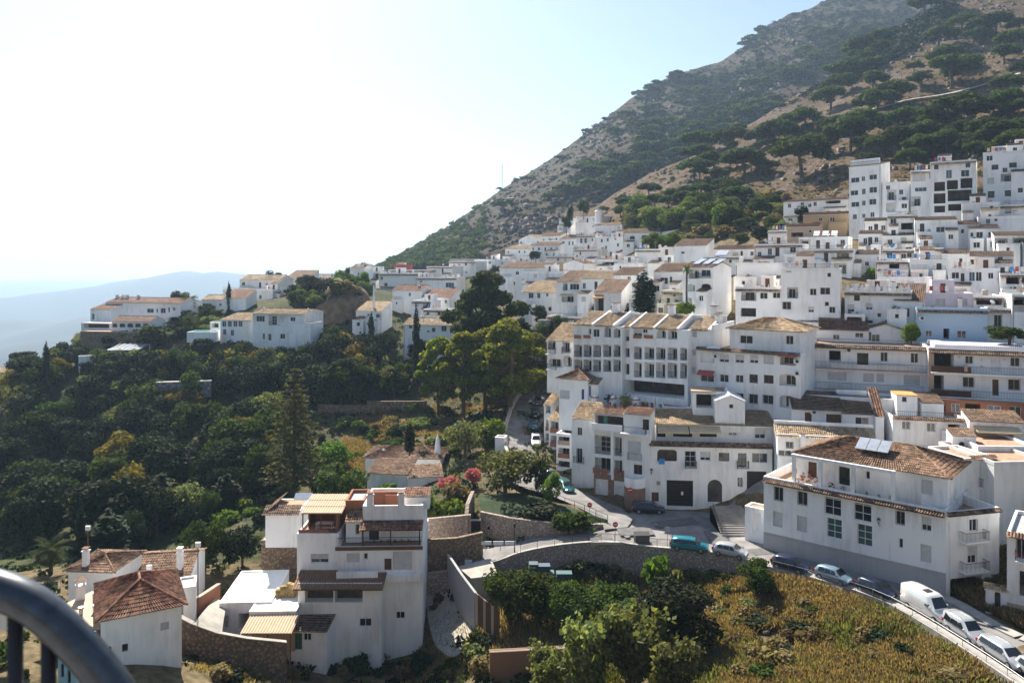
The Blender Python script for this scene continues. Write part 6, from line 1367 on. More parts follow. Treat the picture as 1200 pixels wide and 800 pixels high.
# ================= vegetation: each kind a few shapes, copied for every plant
def lobes_cards(name, lobes, n, size, mat, seed, shell=.55, up=.25, jit=.7):
    rg = np.random.default_rng(seed); A = np.array([l[3]*l[4]+l[3]*l[5]+l[4]*l[5] for l in lobes]); cnt = np.maximum(3, (n*A/A.sum()).astype(int)); C_, N_ = [], []
    for l, k in zip(lobes, cnt):
        d = rg.normal(size=(k, 3)); d /= np.linalg.norm(d, axis=1)[:, None]; r = rg.uniform(shell, 1.05, (k, 1))
        C_.append(np.array(l[:3])+d*r*np.array(l[3:6])); N_.append(d/np.array(l[3:6])*min(l[3:6])+np.array((0, 0, up)))
    return leaf_cards(name, np.concatenate(C_), np.concatenate(N_), size, mat, rg, jit)
def trunk_mesh(h, r, lobes, seed, mat='bark', lean=.0):
    rnd = random.Random(seed); mb = MB(); fork = Vector((rnd.uniform(-lean, lean)*h, rnd.uniform(-lean, lean)*h, h*.55))
    mb.tube([(0, 0, -1.2), (fork.x*.3, fork.y*.3, h*.25), fork], [r*1.25, r, r*.75], 7)
    for l in lobes[:9]:
        c = Vector(l[:3]); m_ = fork.lerp(c, .5)+Vector((rnd.uniform(-.2, .2), rnd.uniform(-.2, .2), -.15*h*.2)); mb.tube([fork-Vector((0, 0, .2)), m_, c], [r*.55, r*.35, r*.1], 5)
    return mb.mesh('trunk', [mat])
KIND = {}
def define(kind, variants, cat): KIND[kind] = (variants, cat)
def rand_lobes(rnd, n, R0, zc, zr, lr):
    L = []
    for i in range(n):
        a = rnd.uniform(0, 2*math.pi); r = R0*math.sqrt(rnd.random()); z = zc+rnd.uniform(-1, 1)*zr*(1-.5*(r/R0)**2); s_ = lr*rnd.uniform(.7, 1.25)
        L.append((r*math.cos(a), r*math.sin(a), z, s_, s_, s_*rnd.uniform(.65, .9)))
    return L
def broad(mat, n, seed, size=.42, h=7.0, R0=2.3, lr=1.25, nl=17):
    rnd = random.Random(seed); L = rand_lobes(rnd, nl, R0, h*.54, h*.34, lr); return [('trunk', trunk_mesh(h, .2, L, seed)), ('crown', lobes_cards('crown', L, n, size, mat, seed))], h, 2*(R0+lr*.8)
def umbrella(mat, n, seed, size=.5, h=9.0, R0=3.6):
    rnd = random.Random(seed); L = []
    for i in range(15):
        a = rnd.uniform(0, 2*math.pi); r = R0*math.sqrt(rnd.random()); L.append((r*math.cos(a), r*math.sin(a), h*.80-(r/R0)**2*1.9+rnd.uniform(-.4, .5), 1.6, 1.6, 1.15))
    return [('trunk', trunk_mesh(h, .26, L, seed, lean=.08)), ('crown', lobes_cards('crown', L, n, size, mat, seed, .5, .5))], h, 2*(R0+.5)
def bigpine(mat, n, seed, h=17.0):
    rnd = random.Random(seed); L = []
    for i in range(52):
        t = rnd.random(); a = rnd.uniform(0, 2*math.pi); R_ = 6.0*math.sin(math.pi*(.25+.7*t)); r = R_*math.sqrt(rnd.uniform(.15, 1)); s_ = rnd.uniform(1.1, 2.0)
        L.append((r*math.cos(a), r*math.sin(a), h*(.24+.68*t), s_, s_, s_*.55))
    return [('trunk', trunk_mesh(h, .42, L, seed, lean=.06)), ('crown', lobes_cards('crown', L, n, .5, mat, seed, .45, .5))], h, 14.0
def cypress(mat, n, seed, h=9.0, R0=1.0):
    rnd = random.Random(seed); L = [(rnd.uniform(-.15, .15)*R0, rnd.uniform(-.15, .15)*R0, h*(.08+.86*t), R0*max(.12, math.sin(math.pi*min(1, .2+.42*(1-t)*1.5)))*(1 if t < .75 else (1.02-t)*3.2+.15), R0*max(.12, (1 if t < .75 else (1.02-t)*3.2+.15)), h*.09) for t in [i/11 for i in range(12)]]
    return [('trunk', MB().tube([(0, 0, -1), (0, 0, h*.6)], [.16, .06], 6).mesh('trunk', ['bark'])), ('crown', lobes_cards('crown', L, n, .34, mat, seed, .6, .6, .5))], h, 2*R0
def araucaria(mat, seed, h=24.0):
    rg = np.random.default_rng(seed); rnd = random.Random(seed); mb = MB(); mb.tube([(0, 0, -1), (0, 0, h*.5), (0, 0, h)], [.42, .26, .04], 8); C_, N_ = [], []
    nt_ = 22
    for t in range(nt_):
        z = h*(.16+.82*t/nt_); R_ = 4.6*(1-t/nt_)**.75+.35; k = 7 if t < 17 else 5
        for i in range(k):
            a = 2*math.pi*(i+rnd.random()*.6)/k+t; L = R_*rnd.uniform(.8, 1.1); e = Vector((math.cos(a)*L, math.sin(a)*L, z-.05*L+.12*L*(t/nt_))); mb.tube([(0, 0, z), e], [.07, .02], 4, cap=False)
            m = int(20*L/2)+6; s_ = rg.uniform(.22, 1.0, m); pts = np.outer(s_, np.array(e-Vector((0, 0, z))))+np.array((0, 0, z))+rg.normal(size=(m, 3))*np.array((.22, .22, .12))*(.5+L/6); pts[:, 2] += .1
            C_.append(pts); N_.append(np.tile((0, 0, 1.0), (m, 1)))
    return [('trunk', mb.mesh('trunk', ['bark'])), ('crown', leaf_cards('crown', np.concatenate(C_), np.concatenate(N_), .42, mat, rg, .9))], h, 9.5
def palm(seed, h=5.0, L=2.6, n=34, mat='leaf_mid'):
    rnd = random.Random(seed); V, Q = [], []; mb = MB(); mb.tube([(0, 0, -1), (.1, 0, h*.5), (0, 0, h)], [.3, .22, .24], 8)
    for i in range(n):
        a = rnd.uniform(0, 2*math.pi); el = rnd.uniform(-.5, 1.3); d = Vector((math.cos(a), math.sin(a), 0)); side = Vector((-d.y, d.x, 0)); p = Vector((0, 0, h)); v = d*math.cos(el)+Vector((0, 0, math.sin(el))); sp = []
        for k in range(8): sp.append(p.copy()); p = p+v*(L/7); v = (v+Vector((0, 0, -.2))).normalized()
        for k in range(7):
            for s_ in (-1, 1):
                for u in (0, .5):
                    b = sp[k].lerp(sp[k+1], u); w_ = L*.26*math.sin(math.pi*min(1, (k+u+1)/8.2)); e = b+side*s_*w_+(sp[k+1]-sp[k])*.9-Vector((0, 0, w_*.35)); i0 = len(V); V += [b, b+(sp[k+1]-sp[k])*.35, e, e-(sp[k+1]-sp[k])*.08]; Q.append((i0, i0+1, i0+2, i0+3))
    V = np.array([tuple(v) for v in V]); return [('trunk', mb.mesh('trunk', ['bark'])), ('fronds', np_mesh('fronds', V, np.array(Q), mat, np.repeat(np.random.default_rng(seed).uniform(0, 1, len(Q)), 4)))], h+L*.7, L*1.9
def bush(mat, n, seed, size=.3, R0=1.1, z=.9):
    rnd = random.Random(seed); L = rand_lobes(rnd, 6, R0*.6, z, z*.4, R0*.6); mb = MB()
    for l in L[:4]: mb.tube([(0, 0, -.5), l[:3]], [.07, .02], 5)
    return [('stem', mb.mesh('stem', ['bark'])), ('leaves', lobes_cards('leaves', L, n, size, mat, seed, .4))], z*2, 2*R0
def sprout(mat, n, seed, h=5.0):
    rg = np.random.default_rng(seed); rnd = random.Random(seed); mb = MB(); C_, N_ = [], []
    for i in range(18):
        a = rnd.uniform(0, 6.3); top = Vector((math.cos(a)*rnd.uniform(.3, 1.9), math.sin(a)*rnd.uniform(.3, 1.9), h*rnd.uniform(.6, 1))); mb.tube([(0, 0, -1), top*.5+Vector((0, 0, .3)), top], [.08, .05, .015], 5)
        m = n//18; t = rg.uniform(.3, 1, (m, 1)); C_.append(np.array(top)*t+rg.normal(size=(m, 3))*.32*np.array((1, 1, .7))); N_.append(rg.normal(size=(m, 3)))
    return [('stem', mb.mesh('stem', ['bark'])), ('leaves', leaf_cards('leaves', np.concatenate(C_), np.concatenate(N_), .26, mat, rg, .5, 1.3))], h, 4.4
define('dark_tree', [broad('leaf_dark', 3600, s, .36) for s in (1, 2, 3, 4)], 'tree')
define('green_tree', [broad('leaf_mid', 3600, s, .36) for s in (11, 12, 13)], 'tree')
define('bright_tree', [broad('leaf_bright', 3400, s, .36) for s in (21, 22)], 'tree')
define('yellow_tree', [broad('leaf_yellow', 3000, s, .36) for s in (31, 32)], 'tree')  # sunlit look of valley crowns is put into the yellow leaf colour
define('olive_tree', [broad('leaf_olive', 3000, s, .32) for s in (41, 42)], 'tree')
define('citrus_tree', [broad('leaf_mid', 5200, s, .24, 4.6, 1.9, 1.1, 15) for s in (51, 52, 53)], 'tree')
define('round_tree', [broad('leaf_dark', 7000, s, .26, 6.5, 2.0, 1.35, 14) for s in (61,)], 'tree')
define('umbrella_pine', [umbrella('leaf_umbrella', 4200, s) for s in (71, 72, 73, 74)], 'pine tree')
define('great_pine', [bigpine('leaf_pine', 22000, s) for s in (81, 82, 83)], 'pine tree')
define('shaded_pine', [bigpine('leaf_umbrella', 20000, s) for s in (84, 85)], 'pine tree')  # same pine shape in a darker leaf colour
define('cypress', [cypress('leaf_dark', 1700, s) for s in (91, 92)], 'cypress')
define('norfolk_pine', [araucaria('leaf_norfolk', 101)], 'pine tree')
define('palm_tree', [palm(111, 4.2, 3.0), palm(112, 4.0, 2.6)], 'palm')
define('fan_palm', [palm(113, 9.0, 1.4, 40, 'leaf_bright')], 'palm')
define('bush', [bush('leaf_mid', 700, 121), bush('leaf_dark', 700, 122), bush('leaf_olive', 600, 123)], 'bush')
define('bright_bush', [bush('leaf_bright', 700, 124), bush('leaf_bright', 700, 125)], 'bush')
define('dry_bush', [bush('leaf_dry', 600, 126), bush('leaf_dry', 600, 127)], 'bush')
define('oleander', [bush('leaf_pink', 700, 128, .28, 1.3, 1.4)], 'bush')
define('sapling', [sprout('leaf_olive', 5200, 131), sprout('leaf_olive', 5200, 132)], 'sapling')
define('crag_pine', [umbrella('leaf_umbrella', 500, s, 1.1) for s in (75, 76, 77)], 'pine tree')
MARKS = [(345, 500, 'the tall Norfolk pine'), (215, 460, 'the grey stone valley wall'), (62, 650, 'the feathery palm'), (308, 385, 'the two-storey left villa'), (170, 360, 'the long ridge villa'), (402, 350, 'the ivy rock'), (488, 400, 'the slim cypress'), (571, 350, 'the huge rounded pine'), (470, 555, 'the conical-chimney cottage'), (420, 680, 'the tall valley house'), (150, 380, 'the arcade house'), (330, 615, 'the white outbuilding'), (1030, 220, 'the tall tower house'), (940, 245, 'the bare brown plot'), (1116, 215, 'the loggia block'), (1180, 200, 'the shuttered corner house'), (820, 270, 'the long white wall'), (705, 260, 'the round crest tower'), (590, 215, 'the radio mast'), (800, 640, 'the turquoise car'), (1090, 705, 'the white van'), (890, 675, 'the kerbside tree'), (796, 725, 'the round dark tree'), (630, 780, 'the stained concrete wall'), (540, 700, 'the lower lane'), (160, 740, 'the low tiled house'), (20, 720, 'the viewpoint railing'), (850, 95, 'the rocky skyline shoulder'), (1000, 140, 'the zigzag track'), (930, 120, 'the hillside spur'), (660, 180, 'the mountain skyline'), (780, 160, 'the wooded gully')]
# what the photograph leaves in plain view: x0 y0 x1 y1 and its distance
KEEP = [(254, 362, 362, 402, 212), (186, 444, 246, 457, 176), (93, 352, 216, 403, 214), (424, 528, 522, 584, 124), (472, 378, 530, 400, 194), (322, 430, 370, 588, 127), (416, 352, 447, 382, 214), (458, 336, 530, 372, 232), (376, 330, 428, 378, 224), (440, 318, 536, 350, 262), (260, 325, 332, 358, 248), (306, 590, 350, 680, 96), (40, 640, 230, 780, 90), (372, 470, 500, 480, 166)]
def near_mark(p):
    x, y = 600+p.x/p.y*F, H-p.z/p.y*F; m = min(MARKS, key=lambda k: math.hypot(k[0]-x, (k[1]-y)*1.3)); dx, dy = x-m[0], y-m[1]; d = math.hypot(dx, dy)
    far = 'close' if d < 28 else 'some way' if d < 75 else 'far'
    side = ('right of' if dx > 0 else 'left of') if abs(dx) > abs(dy) else ('below' if dy > 0 else 'above')
    return (', close ' if far == 'close' else ', far ' if far == 'far' else ', ')+side.replace('close below', 'close beneath')+' '+m[2]
PLANTN = {}
def plant(kind, base, h, w, label, group=None, rz=None):
    var, cat = KIND[kind]; i = PLANTN.get(kind, 0); PLANTN[kind] = i+1; parts, H0, W0 = var[i % len(var)]
    r = thing(kind, label, cat, base, random.uniform(0, 6.28) if rz is None else rz, group); r.scale = (w/W0, w/W0, h/H0)
    for nm, me in parts: put(nm, me, r)
    return r
def tree(kind, px, pt, pb, Y, wpx, label, group=None):
    b = P(px, pb, Y); zg = ground(b.x, b.y); top = (H-pt)/F*Y
    if abs(zg-b.z) < 4: b.z = zg
    return plant(kind, b, max(1.0, top-b.z), wpx/F*Y, label, group)
VG = 'trees crowding the dark valley'
T = """
norfolk_pine 345 425 592 128 76|tall layered Norfolk pine rising left of the tall valley house
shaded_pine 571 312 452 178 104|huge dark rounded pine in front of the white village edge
great_pine 543 386 494 162 72|yellow-green pine at the left of the group beside the road
great_pine 569 380 488 164 66|bright yellow-green pine in the middle of the roadside group
great_pine 597 370 490 156 92|largest sunlit yellow-green pine beside the upper road
great_pine 628 388 474 166 52|sunlit pine at the right of the group above the parapet
great_pine 514 390 488 166 56|slender dull green pine right of the slim cypress
cypress 488 356 440 178 9|slim tall dark cypress in front of the pale roofed house
bush 182 378 397 213 46|rounded clipped hedge right of the arcade house
bush 240 394 408 203 26|low hedge in front of the raised pool
green_tree 286 398 428 194 26|rounded green tree under the villa's left wing
olive_tree 312 403 432 190 26|grey-green tree in front of the villa door
dark_tree 336 404 434 188 28|dark round tree at the foot of the villa
green_tree 358 398 430 190 26|green tree against the villa's right wall
dark_tree 232 352 374 236 26|dark tree rising behind the swimming pool
green_tree 222 368 388 222 20|small green tree left of the swimming pool
cypress 754 318 372 157 27|broad dark cypress standing among the white houses
cypress 268 329 362 232 6|thin dark cypress on the left ridge above the villas
cypress 54 400 440 190 8|small dark cypress on the left skyline
cypress 480 494 530 128 13|small cypress between the cottage and the dry garden
cypress 646 375 398 165 8|small cypress by the corner of the row apartments
cypress 435 364 420 200 8|slim cypress left of needle-chimney house
cypress 95 586 652 108 13|dark pointed cypress at the lower left of the valley
cypress 45 603 660 112 9|narrow cypress left of the palm
palm_tree 59 630 690 98 52|feathery palm behind the white cottage at lower left
palm_tree 221 342 374 232 24|spreading palm on the left ridge by the red roofs
palm_tree 222 366 396 214 20|small palm beside the raised pool
fan_palm 805 310 366 142 13|tall slim fan palm in front of the solar roof house
bright_bush 803 350 368 140 22|bright yellow-green bush at the foot of the tall fan palm
green_tree 240 603 690 100 56|round bright green tree beside the lower lane wall
dark_tree 284 612 694 101 48|dull dark tree leaning against the earth bank wall
olive_tree 592 512 584 112 74|large yellow-olive shade tree on the road island
green_tree 628 530 580 114 34|small green tree beside the shade tree of the island
bright_tree 646 552 592 108 26|young bright street tree by the island railing
green_tree 398 536 592 118 66|bright green leafy tree left of the cottage roof
bright_bush 450 565 592 120 40|low bright shrubs in front of the cottage
citrus_tree 598 660 722 86 62|dense dark citrus tree left of the garden group
citrus_tree 632 670 726 85 76|broad citrus tree in the middle of garden terrace
citrus_tree 674 676 730 83 74|dense citrus tree above the stained concrete wall
citrus_tree 726 682 730 84 80|dense citrus tree nearest the round dark tree
round_tree 797 680 776 77 104|large round dark tree on the dry slope
sapling 690 716 815 70 78|tall pale olive sapling clump at the bottom right of the wall
sapling 742 714 815 70 84|pale grey-green sapling clump in front of the round tree
sapling 790 742 818 67 74|lowest pale sapling clump at the bottom edge
sapling 640 760 815 70 60|thin pale sapling over the stained concrete wall
green_tree 893 654 700 84 50|small green tree against the road kerb
bright_bush 772 638 664 92 34|green creeper bush hanging over the road wall
bush 790 655 676 91 24|dull bush under the road wall
green_tree 1183 380 402 112 50|green clump on the terrace at right below the blue wall
bright_tree 1068 374 404 120 22|green tree behind the white pavilion roof
bright_bush 1020 312 328 152 20|vine covered pergola bush among the right houses
olive_tree 545 488 530 135 56|pale green shrub tree above the oleanders
bright_bush 575 482 520 140 36|bright shrub beside the road parapet
oleander 525 546 572 116 24|pink flowering oleander at right of the cottage
oleander 556 536 560 117 22|darker pink oleander under shade tree
dry_bush 536 560 590 111 34|brownish shrub beside the leaning stone wall
bright_bush 505 574 612 106 34|clipped bright hedge left of the leaning stone wall
bright_bush 530 576 610 106 34|clipped bright hedge next to the leaning stone wall
bush 672 596 612 101 46|low clipped hedge on the lawn of the island
bush 632 589 606 104 44|bright ground cover at the lawn's left end
"""
for r in T.strip().split('\n'):
    hd, lab = r.split('|'); k, *n_ = hd.split(); tree(k, *map(float, n_), lab)
GB_ = 'green trees above the long white wall'
for i in range(26):
    x = random.uniform(738, 905); y = 274-(x-738)*.02-random.uniform(0, 24); p = mhit(x, y, 'B') or hit(x, y, 200)
    if p: plant(random.choice(('green_tree', 'bright_tree', 'green_tree', 'olive_tree')), p-Vector((0, 0, .8)), random.uniform(7, 10), random.uniform(8, 12), 'leafy green tree in a hillside band'+near_mark(p), GB_)
for i in range(60):
    x = random.uniform(790, 925); y = random.uniform(246, 296)-(x-800)*.14; p = hit(x, y, 195) or mhit(x, y, 'B')
    if p: plant(random.choice(('green_tree', 'bush', 'dry_bush', 'olive_tree')), p-Vector((0, 0, .6)), random.uniform(2.5, 5), random.uniform(4, 7), 'low leafy shrub tree on the bank'+near_mark(p), GB_)
for x, y, w in ((664, 272, 12), (668, 262, 9), (684, 254, 14)): plant('green_tree', P(x, y, 318), 8, w*.35, 'round green shrub tree among the crest houses', 'trees at the village crest')
for x in (766, 780, 792): plant('bright_tree', P(x, 295, 215), 5.5, 7, 'green tree clump below the long white wall', 'green trees below the white wall')
def fillpoly(poly, n, kinds, hr, wr, label, group, y0=50, sink=.4):
    poly = np.array(poly, float); lo, hi = poly.min(0), poly.max(0); c = 0; tries = 0
    while c < n and tries < n*30:
        tries += 1; x, y = random.uniform(lo[0], hi[0]), random.uniform(lo[1], hi[1])
        if not inpoly(np.array([x]), np.array([y]), poly)[0]: continue
        p = hit(x, y, y0)
        if p is None: continue
        k = random.choice(kinds); hh = random.uniform(*hr); ww = hh*.5*wr[1]/p.y*F; ht = hh/p.y*F
        if any(x+ww > r[0] and x-ww < r[2] and y-ht < r[3] and y > r[1] and p.y < r[4] for r in KEEP): continue
        plant(k, p-Vector((0, 0, sink)), hh, hh*random.uniform(*wr), (label[k] if isinstance(label, dict) else label)+near_mark(p), group); c += 1
LB = {'dark_tree': 'dark green valley tree', 'green_tree': 'mid green valley tree', 'yellow_tree': 'yellowish sunlit valley tree', 'olive_tree': 'grey-olive valley tree', 'cypress': 'dark pointed valley cypress', 'shaded_pine': 'broad dark valley pine', 'bright_tree': 'bright green valley tree'}
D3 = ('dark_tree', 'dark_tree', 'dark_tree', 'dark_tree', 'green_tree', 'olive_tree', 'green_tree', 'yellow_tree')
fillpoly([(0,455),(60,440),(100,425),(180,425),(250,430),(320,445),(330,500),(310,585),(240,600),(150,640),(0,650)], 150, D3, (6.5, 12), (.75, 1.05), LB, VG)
fillpoly([(130,430),(180,420),(190,470),(130,480)], 7, ('yellow_tree', 'olive_tree'), (7, 9.5), (.8, 1), LB, VG)
fillpoly([(250,405),(380,400),(470,420),(500,470),(400,480),(330,470),(250,440)], 54, D3+('shaded_pine',), (7, 12), (.75, 1), LB, VG)
fillpoly([(60,430),(200,425),(330,440),(330,480),(60,470)], 26, ('green_tree', 'yellow_tree', 'bright_tree', 'olive_tree', 'dark_tree'), (6, 10), (.8, 1.05), LB, VG)
fillpoly([(250,500),(420,490),(420,560),(300,580)], 10, ('green_tree', 'bright_tree', 'yellow_tree'), (4, 7), (.9, 1.2), LB, VG)
fillpoly([(90,395),(130,405),(180,410),(250,400),(260,425),(90,430)], 16, ('dark_tree', 'green_tree', 'yellow_tree', 'olive_tree'), (4.5, 7), (.9, 1.2), LB, VG)
fillpoly([(300,560),(420,520),(470,500),(520,510),(500,550),(430,560),(330,600)], 10, ('green_tree', 'bright_tree', 'dark_tree'), (3, 5.5), (1, 1.3), LB, VG)
fillpoly([(100,600),(300,590),(300,640),(220,660),(100,660)], 14, ('dark_tree', 'green_tree', 'cypress', 'dark_tree'), (5, 9), (.6, .9), LB, VG)
RG = 'trees on the ridge among the villas'
fillpoly([(205,356),(262,352),(330,352),(330,366),(256,372),(250,395),(200,398)], 34, ('dark_tree', 'green_tree', 'dark_tree', 'olive_tree'), (2.5, 4.5), (1, 1.3), 'garden tree round the left ridge villas', RG)
fillpoly([(330,345),(380,335),(460,338),(480,385),(440,400),(370,400),(330,375)], 44, ('dark_tree', 'bright_tree', 'green_tree'), (5, 8), (.8, 1.1), 'garden tree between ridge villas and the ivy rock', RG)
fillpoly([(30,432),(90,415),(95,440),(20,450)], 8, ('dark_tree', 'green_tree'), (5, 8), (.9, 1.1), 'tree on the left skyline edge', RG)
fillpoly([(440,385),(540,380),(540,440),(450,440)], 12, ('dark_tree', 'green_tree', 'dark_tree'), (5, 8), (.8, 1.1), 'garden tree below the spur houses', RG)
for x, y, Y in ((412, 322, 300), (428, 316, 300), (365, 330, 290), (415, 326, 290), (210, 352, 245), (318, 326, 270), (331, 348, 255)): plant('dark_tree', P(x, y, Y)-Vector((0, 0, 3.5)), 7, 7, 'dark tree on the ridge skyline', RG)
VV = 'garden trees between the village houses'
for x, y, Y in ((612, 385, 190), (622, 392, 186), (632, 380, 188), (655, 392, 178), (668, 400, 172), (640, 398, 176), (705, 376, 178), (735, 376, 170), (790, 368, 150), (1010, 330, 158), (890, 282, 205), (600, 330, 250), (905, 268, 212), (940, 260, 205), (580, 320, 300), (628, 304, 290)): plant(random.choice(('dark_tree', 'green_tree')), P(x, y, Y)-Vector((0, 0, 1)), random.uniform(4, 6), random.uniform(4, 6), 'small garden tree between white village houses', VV)
# weeds along the foot of the road wall
for k in range(46):
    q_ = tW[random.randrange(2, len(tW))]; p = Vector((q_.x+random.uniform(-.8, .8), q_.y-random.uniform(.7, 2.4), 0)); p.z = ground(p.x, p.y)-.1
    plant(random.choice(('bush', 'dry_bush', 'dry_bush', 'bush')), p, random.uniform(.8, 1.9), random.uniform(1.2, 2.6), 'wild bush below the road wall'+near_mark(p), 'bushes at the foot of the road wall')
# shrubs of the gardens and the dry slope
BB = {'bush': 'low garden bush', 'bright_bush': 'bright green garden bush', 'dry_bush': 'dry brown garden bush'}
BS = {'bush': 'low wild bush on open slope', 'bright_bush': 'bright green wild bush', 'dry_bush': 'dry brown wild bush'}
fillpoly([(380,470),(540,470),(590,500),(560,545),(420,540),(370,520)], 46, ('bush', 'bright_bush', 'dry_bush', 'bush'), (1.2, 3), (1.1, 1.7), BB, 'garden bushes', 100)
fillpoly([(230,560),(330,560),(340,610),(250,620)], 16, ('bush', 'bright_bush'), (1.5, 3), (1.1, 1.6), BB, 'garden bushes', 80)
fillpoly([(840,700),(900,690),(1000,740),(1100,780),(1120,800),(840,800)], 70, ('bush', 'dry_bush', 'dry_bush', 'dry_bush', 'bush'), (.5, 1.7), (1.0, 2.2), BS, 'slope bushes', 50, .2)
fillpoly([(360,770),(570,745),(570,800),(360,800)], 22, ('bush', 'dry_bush', 'bush'), (1.0, 2.4), (1.0, 1.5), BS, 'slope bushes', 50, .3)
fillpoly([(0,680),(60,690),(110,800),(0,800)], 16, ('bush', 'bright_bush', 'bush'), (1.0, 2.2), (1, 1.6), BS, 'slope bushes', 45, .3)
fillpoly([(210,780),(350,790),(350,800),(210,800)], 8, ('bush', 'dry_bush'), (1, 1.8), (1, 1.5), BS, 'slope bushes', 50, .3)
# pines of the near hillside
HP = 'umbrella pines on the near hillside'
PB = [(60,500,100),(170,490,100),(265,490,80),(335,470,110),(110,570,80),(220,570,120),(40,590,90),(420,555,160),(430,420,110),(380,430,70),(520,345,100),(560,300,80),(510,510,90),(590,480,120),(640,450,140),(680,370,110),(740,335,100),(690,345,60),(670,290,80),(815,235,50),(840,280,70),(950,250,140),(920,205,90),(630,165,80),(690,130,70),(900,130,80),(980,85,80),(1040,130,70),(1100,80,90),(1160,150,90),(1130,190,80),(1190,250,60),(1140,310,90),(1180,100,70),(970,410,160),(800,430,110),(860,470,110),(760,500,110),(1090,390,80),(1140,365,100),(1180,385,80),(1190,440,70),(480,430,60),(1050,100,80),(790,40,70),(850,20,80),(910,10,70),(600,190,40),(905,440,100),(1000,470,110),(1060,450,100),(1120,470,110),(1170,500,100),(930,500,100),(840,520,90),(700,520,90),(720,440,80),(545,440,70),(640,510,80),(60,540,80),(20,550,60)]
for cx, cy_, w in PB:
    x, y, wp = 800+cx/3, cy_/3, w/3; p = mhit(x, y+wp*.45, 'B')
    if p is None: continue
    W_ = wp/F*p.y*1.25; plant('umbrella_pine', p-Vector((0, 0, .3)), W_*random.uniform(.72, .9), W_, 'dark umbrella pine on the near hillside'+near_mark(p), HP)
for i in range(50):
    x = random.uniform(850, 1200); y = random.uniform(150, 205)-max(0, (x-1050))*.12; p = mhit(x, y, 'B')
    if p: W_ = random.uniform(6, 10); plant(random.choice(('umbrella_pine', 'umbrella_pine', 'green_tree')), p-Vector((0, 0, .3)), W_*random.uniform(.7, .95), W_, 'dark tree of the near hillside'+near_mark(p), HP)
for i in range(30):
    x = random.uniform(700, 900); t = random.random(); y = 262-(x-700)*.3*t-random.uniform(0, 18); p = mhit(x, y, 'B')
    if p: W_ = random.uniform(6, 9); plant('umbrella_pine', p-Vector((0, 0, .3)), W_*.8, W_, 'dark umbrella pine on the near hillside'+near_mark(p), HP)
# pines of the skyline and of the far mountain
SP = 'pines on the mountain skyline'
for x, y in ((585,219),(611,198),(622,190),(688,153),(712,126),(744,109),(760,100),(784,88),(790,87),(804,88),(815,87),(836,84),(870,70),(907,46),(925,34),(937,24),(957,9),(650,176),(668,163),(700,140),(725,118),(850,80),(885,60),(770,96),(820,84),(893,52)):
    p = mhit(x, y+5, 'A')
    if p: W_ = random.uniform(5, 10); plant('crag_pine', p-Vector((0, 0, .4)), W_*.8, W_, 'small dark pine on the ridge'+near_mark(p), SP)
MP = 'pines scattered over the far mountain'
cnt = 0
while cnt < 170:
    x = random.uniform(560, 1040); y = random.uniform(40, 265)
    if random.random() > min(1, max(.08, (x-600)/260)*(1.2-abs(y-140)/200)): continue
    p = mhit(x, y)
    if p is None or p.y < 440: continue
    if noise.noise(Vector((p.x*.02, p.y*.01, p.z*.02))) < -.15: continue
    W_ = random.uniform(10, 19); plant('crag_pine', p-Vector((0, 0, .4)), W_*random.uniform(.55, .75), W_, 'dark pine on the far mountain'+near_mark(p), MP); cnt += 1
# far woods and scrub that read as one mass
def scatter(name, pts, size_r, per, card, mat, flat=.7):
    rg = np.random.default_rng(5); C_, N_ = [], []; S_ = []
    for p in pts:
        s_ = rg.uniform(*size_r); d = rg.normal(size=(per, 3)); d /= np.linalg.norm(d, axis=1)[:, None]; d[:, 2] = np.abs(d[:, 2])
        C_.append(np.array(p)+d*s_*rg.uniform(.5, 1, (per, 1))*np.array((1, 1, flat))); N_.append(d); S_.append(np.full(per, s_*card))
    o = put(name, leaf_cards(name, np.concatenate(C_), np.concatenate(N_), np.concatenate(S_), mat, rg, .5)); t_ = np.clip(np.repeat(rg.uniform(0, 1, len(pts)), per*4)+np.repeat(rg.uniform(-.2, .2, len(pts)*per), 4), 0, 1)
    o.data.attributes['tint'].data.foreach_set('value', t_.astype(np.float32)); return tag(o, kind='stuff')
pts = []
while len(pts) < 1900:
    x = random.uniform(640, 1120); y = random.uniform(-20, 270); p = mhit(x, y)
    if p is None or p.y < 440 or random.random() > (x-640)/160: continue
    if noise.noise(Vector((p.x*.02, p.y*.01, p.z*.02))) < (-.1 if x < 780 else -.32): continue
    pts.append(p)
scatter('woods', pts, (2.2, 5.5), 70, .3, 'leaf_wood')
pts = []
while len(pts) < 420:
    x = random.uniform(440, 570); yl = 312-(x-440)*.14; y = random.uniform(float(interp(A_ridge, x))+2, yl+8); p = mhit(x, y, 'A')
    if p: pts.append(p)
scatter('woods', pts, (2, 4.5), 60, .35, 'leaf_mid')
pts = []
while len(pts) < 3600:
    x = random.uniform(500, 1060); y = random.uniform(20, 295); p = mhit(x, y)
    if p and p.y > 440: pts.append(p)
scatter('scrub', pts, (.6, 2.3), 20, .55, 'leaf_wood')
pts = []
while len(pts) < 2200:
    x = random.uniform(690, 1230); y = random.uniform(0, 270); p = mhit(x, y, 'B')
    if p: pts.append(p)
scatter('scrub', pts, (.35, 1.3), 20, .55, 'leaf_umbrella'); 
pts = []
while len(pts) < 2600:
    x = random.uniform(690, 1230); y = random.uniform(0, 275); p = mhit(x, y, 'B')
    if p and noise.noise(p*.03) > -.1: pts.append(p)
scatter('dry_grass', pts, (.4, 1.2), 14, .5, 'grass_dry', .5)
